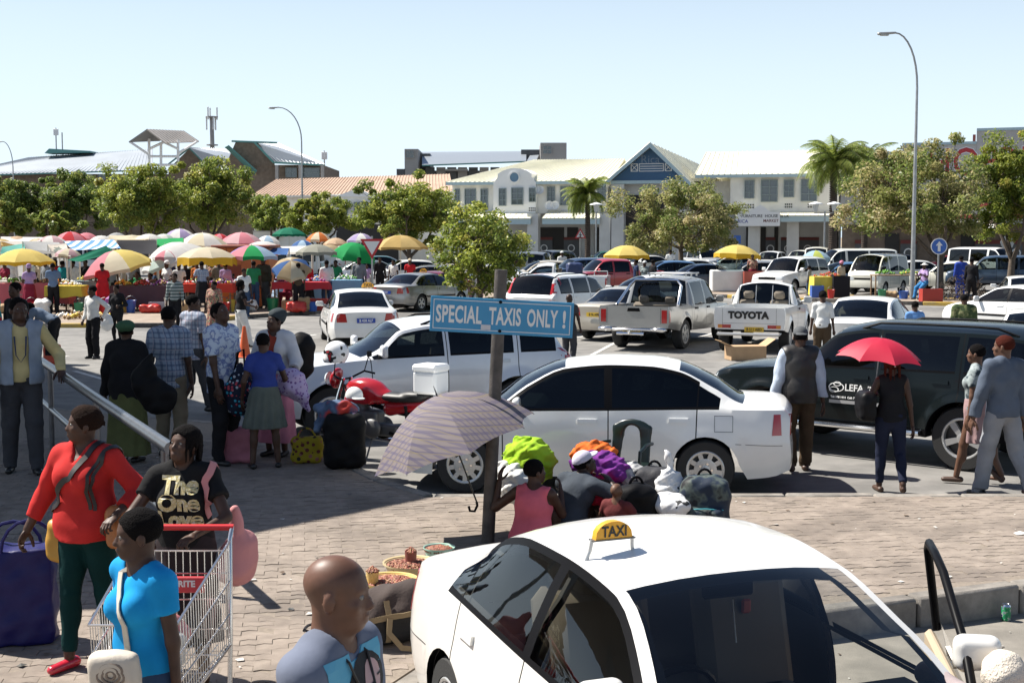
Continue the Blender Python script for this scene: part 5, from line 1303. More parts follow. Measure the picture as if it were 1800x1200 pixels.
 for a0,a1 in((u0,u0+cs),(u0+cs+.1,u1-cs-.1),(u1-cs,u1)):
  for p0,p1,q0,q1 in((a0,a1,z0,z0+.06),(a0,a1,z1-.06,z1),(a0,a0+.06,z0+.06,z1-.06),(a1-.06,a1,z0+.06,z1-.06)):gp.slab(b,p0,p1,q0,q1,.003,.03)
 for f in(.35,.65):gp.slab(b,u0+cs+.2,u1-cs-.2,z0+(z1-z0)*f-.03,z0+(z1-z0)*f+.03,.003,.03)
 for c in(u0+cs/2,u1-cs/2):
  for sg in(1,-1):b.tube([gp.w(c-.25,(z0+z1)/2-.25*sg,.02),gp.w(c+.25,(z0+z1)/2+.25*sg,.02)],.03,n=4)
 b.build('gable_ornament',M_WHT,root)
 v,f=text_mesh('Rica',1.0,.0);u,z=gp.pt(1143,281);MB().add([frame(gp.w(u,z,.012),gp.x,(0,0,1))@Vector(p)for p in v],f).build('lettering',mat('faded_lettering',(.16,.22,.3),rough=.7),root)
 def canopy(px0,px1,z0,z1,o1,m=M_FASC):
  u0,u1=U(px0),U(px1);b=MB();W.slab(b,u0,u1,z0-.55,z0,o1-.15,o1);b.build('canopy_fascia',M_FASC,root)
  sheet_roof('canopy_roof',root,[W.w(u0,z0,o1+.1),W.w(u1,z0,o1+.1),W.w(u1,z1,0.02),W.w(u0,z1,0.02)],M_ROOFC,.03,14,th=.06)
 canopy(800,945,4.3,5.0,2.6);canopy(965,1064,4.3,5.0,2.6);canopy(1300,1480,4.45,5.0,3.4)
 for px in(947,1072,1220,1330,1397):u=U(px);part('column',M_BAND,lambda b:W.slab(b,u-.5,u+.5,0,4.7,1.4,2.3))
 u0,u1=U(1302),U(1376);part('sign_board',M_WHT,lambda b:(W.slab(b,u0,u1,3.55,4.75,3.45,3.55),W.poly(b,[(u0+1.0,4.751),(u1-.8,4.751),((u0+u1)/2+.2,5.35)],3.45,3.55)))
 for t,px,py,sz,m in(('FURNITURE  HOUSE  IS LK',1350,379,.34,M_INK),('MARKET',1360,387,.34,M_MUR),('RICA',1312,388,.4,mat('blue_ink',(.03,.06,.3)))):
  u,z=W.pt(px,py);v,f=text_mesh(t,sz,.004);MB().add([frame(W.w(u,z-.1,3.56),W.x,(0,0,1))@Vector(p)for p in v],f).build('lettering',m,root)
 for px0,px1 in((935,965),(985,1012),(1074,1090),(1345,1362),(1372,1398),(1400,1440)):
  u0,u1=U(px0),U(px1);b=MB();W.slab(b,u0,u1,2.35,2.6,-1.49,-1.42,0);W.slab(b,u0,u1,0,.6,-1.49,-1.42,0);W.slab(b,u0,u1,.6,2.35,-1.495,-1.45,1);n=max(1,int((u1-u0)/1.1))
  for i in range(n):b.lathe([(.34,0),(.34,.02),(.25,.02)],12,2,M=frame(W.w(u0+(i+.5)*(u1-u0)/n,1.6,-1.449),W.x,(0,0,1)))
  b.build('painted_panel',[M_MUR,M_DKW,M_WHT],root)
 for px,py,rr in((943,334,.5),(952,335,.4),(968,362,.42),(978,362,.42)):
  u,z=W.pt(px,py);T=frame(W.w(u,z,.5),W.x,(0,.3,1));MB().lathe([(rr,.16),(rr*.7,.05),(.02,0),(.02,-.5)],14,M=T).build('satellite_dish',M_WHT,root)
 return W
def build_store():
 W=Wall((25.5,104),(52,94.0));root=thing('supermarket','grey stepped-parapet supermarket with big red letters behind the trees','building');U=lambda px:W.pt(px,350)[0]
 def part(name,m,fn):b=MB();fn(b);return b.build(name,m,root)
 z1,z2,z3=W.pt(1540,272)[1],W.pt(1640,256)[1],W.pt(1780,230)[1];a,b_,c,d=U(1478),U(1585),U(1714),W.pt(1990,350)[0]
 M_ST=mat('store_grey',(.44,.42,.40),rough=.85,var=.1,vs=.5)
 for q in((a,b_-.01,z1,0),(b_,c-.01,z2,.6),(c,d,z3,.6)):part('wall',M_ST,lambda b:W.slab(b,q[0],q[1],3.6,q[2],-20,q[3]))
 part('shop_wall',M_BRICK,lambda b:W.slab(b,a,d,0,3.59,-19,-1.2));[part('shop_opening',M_SHOP,lambda b:W.slab(b,U(p),U(q),0,2.9,-1.19,-1.1))for p,q in((1555,1580),(1690,1715),(1760,1800))]
 part('coping',M_FASC,lambda b:(W.slab(b,a,b_-.01,z1+.002,z1+.2,-20,.1),W.slab(b,b_,c-.01,z2+.002,z2+.2,-20,.7),W.slab(b,c,d,z3+.002,z3+.2,-20,.7)))
 part('red_chimney',M_MUR,lambda b:W.slab(b,U(1706),U(1711),z2+.2,z3-.1,-2,-1.5))
 h=W.pt(1690,262)[1]-W.pt(1690,312)[1];u0=W.pt(1604,285)[0];zc_=W.pt(1690,288)[1]
 for bold,off,m in((.10,.615,M_WHT),(.03,.63,mat('letter_red',(.42,.03,.035),rough=.5))):
  v,f=text_mesh('SHOPRITE',h*1.38,bold,sx=.80,align='LEFT',space=1.05);MB().add([frame(W.w(u0,zc_,off),W.x,(0,0,1))@Vector(p)for p in v],f).build('lettering',m,root)
 [part('red_band',mat('band_red',(.4,.07,.06),rough=.6),lambda b:W.slab(b,U(1650),d,W.pt(1700,py)[1]-.16,W.pt(1700,py)[1]+.16,.61,.7))for py in(361,381)]
 aw=MB();u0,u1=U(1664),U(1752);zt,zb=W.pt(1700,388)[1],W.pt(1700,404)[1]
 for i in range(26):p,q=u0+(u1-u0)*i/26,u0+(u1-u0)*(i+1)/26;aw.add([W.w(p,zt,.7),W.w(q,zt,.7),W.w(q,zb,3.2),W.w(p,zb,3.2)],[[3,2,1,0]],i%2)
 aw.build('striped_awning',[M_WPL,mat('awning_grey',(.2,.17,.15),rough=.8)],root)
 for px0,px1 in((1502,1522),(1583,1612),(1716,1762),(1778,1800)):
  u0,u1=U(px0),U(px1);b=MB();W.slab(b,u0,u1,2.1,2.4,-1.09,-1.0,0);W.slab(b,u0,u1,0,.7,-1.09,-1.0,0);W.slab(b,u0,u1,.7,2.1,-1.095,-1.02,1);n=max(1,int((u1-u0)/1.2))
  for i in range(n):b.lathe([(.36,0),(.36,.02),(.26,.02)],12,2,M=frame(W.w(u0+(i+.5)*(u1-u0)/n,1.4,-1.019),W.x,(0,0,1)))
  b.build('painted_panel',[M_MUR,M_DKW,M_WHT],root)
def PX(*q):return[at_d(*p)for p in q]
def poly_part(root,name,m,pts,th=.15,smooth=0):
 P=[Vector(p)for p in pts];n=(P[1]-P[0]).cross(P[2]-P[0]).normalized();k=len(P);V=P+[p-n*th for p in P]
 return obj(name,[tuple(v)for v in V],[list(range(k)),list(range(k,2*k))[::-1]]+[[i,(i+1)%k,(i+1)%k+k,i+k][::-1]for i in range(k)],m,root)
def block(root,name,m,px0,px1,pytop,Y,dy,zb=0.0,Y2=None):
 a,b=at_d(px0,pytop,Y),at_d(px1,pytop,Y2 or Y);V=[(a.x,a.y,zb),(b.x,b.y,zb),(b.x,b.y+dy,zb),(a.x,a.y+dy,zb)];V+=[(x,y,a.z if i in(0,3)else b.z)for i,(x,y,_)in enumerate(V)]
 return obj(name,V,[[0,1,5,4],[1,2,6,5],[2,3,7,6],[3,0,4,7],[4,5,6,7],[3,2,1,0]],m,root)
def front_windows(root,px,py0,py1,Y,m=None):
 for a,b in px:
  p,q=at_d(a,py0,Y),at_d(b,py1,Y);w=Wall((p.x,p.y-.02),(p.x+5,p.y-.02));w.window(root,0,q.x-p.x,q.z,p.z,(1,1),m,.1)
def build_left():
 r=thing('school_block','long building with grey sheet-metal roof behind the market trees','building')
 block(r,'wall',M_BRICK,-60,300,306,168,14)
 sheet_roof('roof',r,PX((-90,309,166),(268,298,166),(268,262,175),(52,277,175)),M_ROOFG,.05,50)
 sheet_roof('roof_slope',r,PX((268,262,175),(52,277,175))[::1]+PX((52,277,184),(268,262,184)),M_ROOFG)
 front_windows(r,[(150+22*i,164+22*i)for i in range(5)],306,316,167.8)
 poly_part(r,'gutter',M_TEAL,PX((-90,309,165.9),(268,298,165.9),(268,300.5,165.9),(-90,311.5,165.9)))
 poly_part(r,'ridge_vent',M_TEAL,PX((92,272,176),(100,264,176),(172,268,176),(172,271,176)),3)
 block(r,'gable_wall',M_BRICK,296,460,300,160,10)
 poly_part(r,'gable_end',M_BRICK,PX((293,300,159.9),(372,300,159.9),(332,262,159.9)),.3)
 sheet_roof('roof',r,PX((372,298,159),(461,298,159),(415,263,168),(333,259,160)),M_ROOFG,.05,22)
 for a,b in(((293,290),(333,259)),((333,259),(374,300))):poly_part(r,'barge_board',M_TEAL,PX((a[0],a[1],159.5),(b[0],b[1],159.5),(b[0],b[1]+3,159.5),(a[0],a[1]+3,159.5)),.2)
 poly_part(r,'gutter',M_TEAL,PX((372,298,158.9),(461,298,158.9),(461,301,158.9),(372,301,158.9)))
 front_windows(r,[(408,424),(432,448)],306,318,159.8)
 r=thing('lookout_shelter','pitched canopy raised on white lattice posts above the grey roof','canopy')
 Y=150;E=PX((226,249,Y),(290,251,Y),(258,227,Y));
 sheet_roof('roof_panel',r,[E[1],at_d(350,249,Y+8),at_d(322,230,Y+8),E[2]],mat('roof_pale_tan',(.5,.45,.40),rough=.6),.04,12,th=.1)
 sheet_roof('roof_panel',r,[at_d(280,247,Y+8),E[0],E[2],at_d(322,230,Y+8)],mat('roof_dark',(.2,.21,.22)),.0,12,th=.1)
 b=MB()
 for p,q in(((262,244),(262,300)),((283,250),(283,300)),((313,246),(313,300)),((228,249),(262,272)),((346,249),(313,270)),((262,262),(290,249)),((313,262),(288,250)),((262,290),(313,290)),((262,275),(313,275))):
  b.tube([at_d(*p,Y+3),at_d(*q,Y+3)],.16,n=6)
 b.build('lattice_posts',M_WHT,r)
 r=thing('brick_hall','brown hall with grey roof and deep eaves behind the left street lamp','building')
 block(r,'wall',M_BRICK,402,568,290,150,14)
 poly_part(r,'gable_end',M_BRICK,PX((396,292,149.9),(482,292,149.9),(482,280,149.9),(452,250,149.9),(414,250,149.9)),.3)
 sheet_roof('roof',r,PX((481,284,149),(570,289,149),(488,252,157),(448,250,150)),M_ROOFG,.05,14)
 poly_part(r,'barge_board',M_TEAL,PX((448,249,148.8),(482,284,148.8),(480,287,148.8),(445,250,148.8)),.2)
 poly_part(r,'ridge_cap',M_TEAL,PX((408,247,149.5),(488,250,149.5),(488,253,149.5),(408,250,149.5)),.3)
 poly_part(r,'gutter',M_TEAL,PX((481,284,148.9),(570,289,148.9),(570,292,148.9),(481,287.5,148.9)))
 sheet_roof('lower_roof',r,PX((402,255,148),(452,300,148),(448,306,150),(396,258,150)),M_TEAL)
 front_windows(r,[(502,522),(532,562)],295,312,149.7)
 for px in(486,527,566):block(r,'column',M_GREYW,px-2.5,px+2.5,290,148.6,.6)
 r=thing('tiled_house','long low building with tan tiled roof between the trees','building')
 block(r,'wall',M_CREAM,446,792,345,132,12)
 sheet_roof('roof',r,PX((438,346,131),(796,336,131),(790,306,140),(486,315,140)),M_ROOFT,.05,60)
 poly_part(r,'gutter',M_CREAM,PX((438,346,130.9),(796,336,130.9),(796,338.5,130.9),(438,348.5,130.9)))
 poly_part(r,'small_gable',M_WPL,PX((588,346,128),(662,346,128),(628,331,128)),3)
 block(r,'porch_wall',M_CREAM,592,660,346,128.2,3);front_windows(r,[(600,612),(622,636),(645,655),(700,716),(735,750)],355,375,127.9)
 block(r,'shop_front',M_SHOP,590,700,395,127.8,.2)
 r=thing('modern_office','dark modern office block with curved metal roof and two stair towers','building')
 block(r,'wall',M_DKW,703,1000,300,175,20);block(r,'stair_tower',M_GREYW,711,735,262,172,8);block(r,'stair_tower',M_GREYW,950,996,251,172,8);block(r,'plant_room',M_DKW,916,952,263,176,8);block(r,'plant_room',M_DKW,735,756,270,176,8)
 front_windows(r,[(713,728)],264,278,171.9,M_GREYW);front_windows(r,[(954,970)],256,271,171.9,M_GREYW)
 V=[];F=[];n=8
 for i in range(n+1):
  t=i/n;zz=math.sin(t*1.25)/math.sin(1.25);a=at_d(742,290,171+10*t);b=at_d(925,283,171+10*t);za=at_d(742,290,171).z+zz*2.3;zb=at_d(925,283,171).z+zz*1.9;V+=[(a.x,a.y,za),(b.x,b.y,zb)]
 for i in range(n):F.append([2*i,2*i+1,2*i+3,2*i+2])
 obj('curved_roof',V,F,mat('zinc_roof',(.32,.35,.38),rough=.4,metal=.4),r,60);poly_part(r,'gutter',M_TEAL,PX((742,290,170.9),(925,283,170.9),(925,285.5,170.9),(742,292.5,170.9)))
 poly_part(r,'curved_roof_end',mat('zinc_roof',(.3,.3,.3)),PX((926,283,171),(942,282,171),(950,268,178),(934,269,178)),.3)
 for i in range(9):block(r,'cladding_panel',M_GREYW if i%2 else M_DKW,748+19*i,764+19*i,294,174.7,.25,5)
 block(r,'awning',M_GREYW,782,822,297,172,2,at_d(782,300,172).z);block(r,'roof_wing',M_DKW,697,712,297,172,3,4)
W_MALL=build_mall();build_store();build_left()
r=thing('boundary_wall','low white wall behind the market umbrellas','wall');block(r,'wall_panel',M_WPL,445,590,407,92,.3);block(r,'coping',M_BAND,444,591,405.5,91.9,.5,3.0)
def street_lamp(label,base,h,arm,rr=.09):
 r=thing('street_lamp',label,'street lamp',base,0,'tall street lamps');P=[(0,0,0),(0,0,h*.8)];n=9
 MB().tube([(0,0,0),(0,0,h*.45),(0,0,h*.8)],[rr*1.15,rr*.8,rr*.55],n=10).build('pole',M_GALV,r,40)
 Q=[(arm*(1-math.cos(t)),0,h*.8+(h*.2)*math.sin(t))for t in np.linspace(0,math.pi/2,n)];MB().tube(Q,[rr*.55-.02*i/n for i in range(n)],n=8).build('arm',M_GALV,r,40)
 s=Sdf(.025);d=1 if arm>0 else-1;s.cone((arm,0,h),(arm+d*.62,0,h-.04),.075,.11,.03,flat=((0,0,1),.6));s.build('lamp_head',M_GALV,r)
 MB().box((arm+d*.42,0,h-.10),(.34,.16,.05),bev=.02).build('lens',mat('lamp_lens',(.5,.52,.5),rough=.2),r);MB().lathe([(rr*1.8,0),(rr*1.8,.03),(rr*1.2,.06)],10).build('base_plate',M_GALV,r)
def lamp_px(label,pole_px,top_px,head_px,Y):
 t=at_d(pole_px,400,Y);top=at_d(top_px[0],top_px[1],Y);street_lamp(label,(t.x,Y,.0),top.z,at_d(head_px,100,Y).x-t.x)
lamp_px('tall grey lamp post on the median beside the white van',1606,(1570,58),1572,54.5)
lamp_px('tall lamp post in front of the tan tiled roof',532,(490,189),488,95)
lamp_px('lamp post cut by the left edge above the dark trees',26,(2,249),0,120)
def twin_lamp(label,px,pytop,Y,two=True):
 p=at_d(px,pytop,Y);r=thing('garden_lamp',label,'lamp',(p.x,Y,0),0,'twin-headed lamps in front of the mall')
 MB().tube([(0,0,0),(0,0,p.z)],.06,n=8).build('pole',M_GALV,r,40);MB().tube([(-.75 if two else 0,0,p.z-.1),(.75,0,p.z-.1)],.035,n=6).build('cross_arm',M_GALV,r)
 for x in((-.65,.65)if two else(.0,)):
  l=MB().lathe([(.12,0),(.22,.5),(.2,.52)],10).build('lantern',mat('lantern_glass',(.5,.52,.52),rough=.2),r,loc=(x,0,p.z));MB().lathe([(.5,.5),(.48,.56),(.1,.68),(.001,.7)],14).build('shade',M_WHT,l)
twin_lamp('grey twin-lantern lamp beside the large palm',1450,372,92);twin_lamp('single-lantern lamp beside the small palm',1048,372,100,False)
p=at_d(372,195,200);r=thing('cell_mast','tall mast with antenna drums above the left roofs','mast',(p.x,200,0));MB().tube([(0,0,0),(0,0,p.z-1)],[.5,.3],n=8).build('pole',M_GREYW,r,40)
for zz,rr in((p.z-1,.95),(p.z-5.2,.9)):MB().lathe([(rr,zz),(rr,zz+.15),(.2,zz+.15),(.2,zz)],10,close=True).build('platform',M_GREYW,r)
for i in range(6):a=i*math.pi/3;MB().box((.8*math.cos(a),.8*math.sin(a),p.z-1.9 if i%2 else p.z-.4),(.22,.22,1.9),bev=.04).build('antenna',M_WHT,r)
for px,py,Y,lb in((98,225,190,'thin aerial mast with a box near its tip on the grey roof'),(570,265,160,'short aerial pole right of the brown hall'),(109,233,191,'bare whip aerial on the grey roof')):
 p=at_d(px,py,Y);r=thing('aerial',lb,'aerial',(p.x,Y,0));MB().tube([(0,0,3),(0,0,p.z)],.09,n=6).build('pole',M_GALV,r)
 if 'box' in lb or 'short' in lb:MB().box((0,0,p.z-.6),(.7,.3,.9),bev=.05).build('receiver',M_WHT,r)
TG='street trees around the car park and market'
for i,(x0,x1,y0,y1,Y,pal,lab)in enumerate(((-70,70,303,398,88,'dark','dark dense tree at the left edge behind the market'),(58,190,308,400,90,'dark','dark round tree left of the big olive tree'),(-30,60,352,412,72,'mid','low green tree in front of the dark trees at the left edge'),(62,130,368,416,72,'mid','small low green tree behind the striped tarpaulin'),(168,318,288,412,78,'olive','big olive tree under the lookout canopy'),(292,442,274,408,82,'olive','wide tall tree in front of the grey gable roof'),(438,520,335,412,92,'mid','pale green tree below the brown hall'),(486,628,336,412,84,'fresh','yellow-green tree beside the low white wall'),(640,800,320,432,74,'olive','spreading tree behind the yield sign'),(1082,1292,312,446,84,'dry','dry pale-leaved tree in front of the blue gable'),(1482,1736,252,440,60,'dry','spreading reddish-leaved tree behind the tall right lamp post'),(1706,1850,232,425,62,'fresh','feathery bright green tree at the right edge'))):
 near=1 if Y<70 else 0
 tree_at(lab,x0,x1,y0,y1,Y,pal,nleaf=30000 if x1-x0>120 else 17000,leaf=.13+.0008*Y,seed=i+3,clumps=135 if x1-x0>120 else 75,trunk_h=1.6+.4*(Y>80),trunk_r=.17,group=TG,hollow=.3 if pal!='dry' else .45,trunk_px={9:1196,10:1652}.get(i,(x0+x1)/2),aspect=2.6 if pal=='fresh' else 2.0)
tree_at('bushy dark green tree just behind the blue taxi sign',756,930,352,535,47,'fresh',nleaf=13000,leaf=.15,seed=31,clumps=150,trunk_h=.7,trunk_r=.09,group=TG,hollow=.1,aspect=1.9)
p=at_d(1466,286,96);palm('tall palm with hanging fronds in front of the mall',(p.x,96,0),p.z,3.55,60,4,droop=1.15,trunk_r=.26)
p=at_d(1522,285,101);palm('second palm half hidden behind the tall one',(p.x,101,0),p.z,3.0,30,9,pal='dark',trunk_r=.2)
p=at_d(1033,342,108);palm('small palm beside the pedestrian warning sign',(p.x,108,0),p.z,2.7,46,6,pal='mid',trunk_r=.2,droop=1.15)
def by_wheel(kind,face,wheel,side,p):
 """car centre from the spot on the ground under one wheel (0 front, 1 rear; side +1 right, -1 left)"""
 sp=SPECS[kind];x,y=side*(sp.W/2-.1),sp.L/2-sp.wheels[wheel];a=R(face);return(p[0]-(x*math.cos(a)-y*math.sin(a)),p[1]-(x*math.sin(a)+y*math.cos(a)))
def by_rear(kind,face,p):
 sp=SPECS[kind];a=R(face);y=-sp.L/2;return(p[0]+y*math.sin(a),p[1]-y*math.cos(a))
def roof_sign(label,car_loc,face,local,txt=None,small=True):
 a=R(face);x,y,z=local;p=(car_loc[0]+x*math.cos(a)-y*math.sin(a),car_loc[1]+x*math.sin(a)+y*math.cos(a),z)
 r=thing('taxi_sign',label,'taxi sign',p,a,'taxi roof signs');n=10;kz=1.0 if small else .58;P=[(.15*kz*math.cos(t)*1.05,.15*kz*math.sin(t)**.8*.9)for t in np.linspace(0,math.pi,n)]
 my=mat('taxi_sign_yellow',(.62,.3,.015),rough=.4)
 MB().prism([(x_,y_)for x_,y_ in P],-.02,.02,M=frame((0,0,.10 if not small else .0),(-1,0,0),(0,0,1))).build('sign_panel',my,r,30)
 if txt:
  for sg in(1,-1):
   v,f=text_mesh(txt,.115*kz,.003*kz,sx=.85);M=frame((0,.0235*sg,.132 if not small else .055),(-sg,0,0),(0,0,1));MB().add([M@Vector(q)for q in v],f).build('lettering',M_INK,r)
 return r
G_TAXI='taxis';G_PARK='cars parked in the market car park'
TAXI_LOC,TAXI_FACE=(.855,5.81),200.5
taxi,TO=vehicle('taxi','taxi','pearl white taxi in front with its passenger door open and a TAXI roof sign','taxi',TAXI_LOC,TAXI_FACE,P_PEARL,G_TAXI,z=-.08)
s_=SPECS['taxi']
for o in list(taxi.children):
 if o.name.startswith('front_door')and o.data.vertices[0].co.x<0:
  hy=s_.L/2-1.26;hx=-.78;o.matrix_local=Matrix.Translation((hx,hy,0))@Matrix.Rotation(R(-30),4,'Z')@Matrix.Translation((-hx,-hy,0))
  o['label']='open passenger door with an empty window frame';OPEN_DOOR=o
  for ch in list(o.children):
   if ch.name.startswith('window'):bpy.data.objects.remove(ch)
  import bmesh
  bm=bmesh.new();bm.from_mesh(o.data);bmesh.ops.delete(bm,geom=[v for v in bm.verts if v.co.z>.925],context='VERTS');bm.to_mesh(o.data);bm.free()
  b=MB().box((-.74,s_.L/2-1.8,.6),(.05,1.0,.55),bev=.02);b.build('door_lining',M_BEIGE,o);L2=s_.L/2;MB().tube([(-.775,L2-1.27,.86),(-.765,L2-1.5,1.05),(-.73,L2-1.86,1.262),(-.722,L2-2.05,1.3),(-.72,L2-2.24,1.31),(-.725,L2-2.31,1.26),(-.78,L2-2.33,.86)],.021,n=8).build('window_frame',M_TRIM,o,60)
  for q in list(taxi.children):
   if q.name.startswith('mirror')and q.data.vertices[0].co.x<0:q.parent=o
b=MB();MB().box((.0,s_.L/2-1.22,.935),(1.3,.3,.05),bev=.02).build('dash_top',M_TRIM,taxi)
b=MB().box((.36,s_.L/2-1.62,.93),(.4,.12,.05),bev=.02);b.build('instrument_cover',M_TRIM,taxi)
a=R(TAXI_FACE);sp_loc=(.36,-.02,0)
ts=roof_sign('yellow half-round TAXI sign on a bent strap on the pearl white taxi',TAXI_LOC,TAXI_FACE+2,(.40,-.10,1.34-.08),'TAXI',False)
MB().box((.0,0,.097),(.21,.05,.006)).build('shelf',M_STEEL,ts);b=MB()
for q in([(.1,0,.1),(.11,0,.05),(.14,.0,-.015),(.17,0,-.045)],[(-.1,0,.1),(-.1,0,.05),(-.1,0,.012)]):b.tube(q,.009,n=6)
b.build('strap',M_ALU,ts)
v,f=patch(BVHTree.FromPolygons([Vector(p)for p in loft(s_)[0]],[q for k,fs in loft(s_)[1].items()if k=='glass_front' for q in fs]),frame((0,3,0),(-1,0,0),(0,0,1)),[(.44,.99),(.50,.99),(.50,1.05),(.44,1.05)],3,3,.004,.002)
obj('licence_disc',v,f,M_PLW,taxi)
MB().box((-.05,s_.L/2-2.02,1.225),(.26,.03,.07),bev=.02).build('rear_view_mirror',M_TRIM,taxi)
MB().tube([(-.05,s_.L/2-1.98,1.19),(-.06,s_.L/2-1.96,1.0)],.003,n=4).build('hanging_cord',M_WHT,taxi)
MB().box((-.36,s_.L/2-2.385,1.02),(.05,.02,.07),bev=.01).build('seat_emblem',mat('emblem_red',(.35,.05,.03)),taxi)
vehicle('mazda','car','white four-door saloon parked side-on with dark windows and round hubcaps','car',(.9,14.27),83.5,P_WHITE,G_PARK)
WL=by_wheel('wagon',109,0,-1,at(583,777));vehicle('wagon','sport_utility','white four-wheel-drive estate behind the red motorcycle','car',WL,109,P_LIGHT if False else PAINT('silver_white',(.66,.67,.68),metal=.15),G_PARK)
SL_=by_wheel('suv',50,1,-1,at(1694,826));suv,SO=vehicle('suv','sport_utility','black four-wheel drive with a company sign on its door and chrome step bar','car',SL_,50,P_BLACK,G_PARK)
sp=SPECS['suv'];V_,g_=loft(sp);bv=BVHTree.FromPolygons([Vector(p)for p in V_],[f for k,fs in g_.items()if k not in('under',)for f in fs]);MS=frame((-sp.W/2-1,0,0),(0,-1,0),(0,0,1))
dr=next(o for o in suv.children if o.name.startswith('front_door')and o.data.vertices[0].co.x<0)
y0=sp.L/2-1.52
for t,sz,u,z,al in(('LEFA',.115,-y0+.50,.86,'LEFT'),('Tel: 398 1414  Cell: 7198133',.036,-y0+.32,.74,'LEFT'),('P Bag 00278',.028,-y0+.80,.885,'LEFT'),('Plot 362',.028,-y0+.82,.85,'LEFT'),('Francistown',.028,-y0+.80,.815,'LEFT')):
 v,f=text_mesh(t,sz,.002,align=al);W_=drape([(p[0]+u,p[1]+z)for p in v],bv,MS,.005);obj('lettering',[tuple(q)for q in W_],f,M_WINK,dr)
v,f=patch(bv,MS,[(-y0+.30,.665),(-y0+.98,.665),(-y0+.98,.705),(-y0+.30,.705)],8,1,.004,.003);obj('sign_bar',v,f,mat('sign_grey',(.35,.35,.35)),dr)
lg=MB()
for(r0,r1,cx,cz,m0,m1)in((.08,.068,.39,.86,0,6.3),(.04,.03,.40,.90,0,6.3),(.05,.04,.36,.83,0,6.3)):
 Pv=[(-y0+cx+r0*math.cos(t)*1.3,cz+r0*math.sin(t)*.7)for t in np.linspace(m0,m1,20)]+[(-y0+cx+r1*math.cos(t)*1.3,cz+r1*math.sin(t)*.7)for t in np.linspace(m0,m1,20)]
 lg.add(drape(Pv,bv,MS,.005),[[i,i+1,21+i,20+i]for i in range(19)])
lg.build('door_emblem',M_WINK,dr)
TW=by_wheel('sedan',12,1,-1,at(583,610));vehicle('sedan','taxi','white taxi driving away with a blue number plate beside the paved island','taxi',TW,12,P_WHITE,G_TAXI,plate='blue',plate_txt='B 438 ALF')
roof_sign('orange sign on the roof of the white taxi with a blue plate',TW,12,(.28,.15,1.40),'TAXI')
TS=by_wheel('old_sedan',-32,1,1,at(738,547));vehicle('old_sedan','taxi','silver taxi with red tail lights driving away under the yield sign','taxi',TS,-32,P_SILVER,G_TAXI,plate='blue',plate_txt='B 327')
roof_sign('yellow sign on the roof of the silver taxi',TS,-32,(0,.1,1.37),'TAXI')
DC=by_wheel('double_cab',-27,1,1,at(1199,613));dc,_o=vehicle('double_cab','pickup_truck','silver double-cab pickup with a chrome roll bar and open load bed','pickup',DC,-27,P_SILVER,G_PARK,plate='yellow',plate_txt='B 701 AKR')
TY=by_rear('toyota',-20,at(1316,622));vehicle('toyota','pickup_truck','white single-cab pickup with big black capital letters across its tailgate','pickup',TY,-20,P_WHITE,G_PARK,plate='yellow',plate_txt='B 511 ABD')
vehicle('old_sedan','car','beige saloon with its tail beside the silver pickup tailgate','car',by_rear('old_sedan',-33,(2.1,33.4)),-33,PAINT('beige',(.45,.41,.34),metal=.3),G_PARK,plate='yellow',plate_txt='B 96 AFB')
vehicle('crossover','car','white crossover with tall red tail lights behind the blue sign','car',by_rear('crossover',-32,(.42,36)),-32,P_WHITE,G_PARK)
vehicle('sedan','car','white saloon with a red tail light between the white pickup and the black four-wheel drive','car',by_rear('sedan',-26,(7.0,27)),-26,P_WHITE,G_PARK)
vehicle('old_sedan','car','white saloon at the right edge turned half left','car',(14.2,36.5),33,P_WHITE,G_PARK)
vehicle('sedan','car','white car roof showing just above the black four-wheel drive at the right edge','car',(9.9,24.2),-28,P_WHITE,G_PARK)
vehicle('old_sedan','car','white saloon with a dark rear window behind the half-turned white one','car',(17.6,45),-14,P_WHITE,G_PARK)
vehicle('van','van','white cab-over van with a grey bumper beside the tall lamp post','van',by_wheel('van',143,0,-1,at(1553,519)),143,P_CREAM,G_PARK)
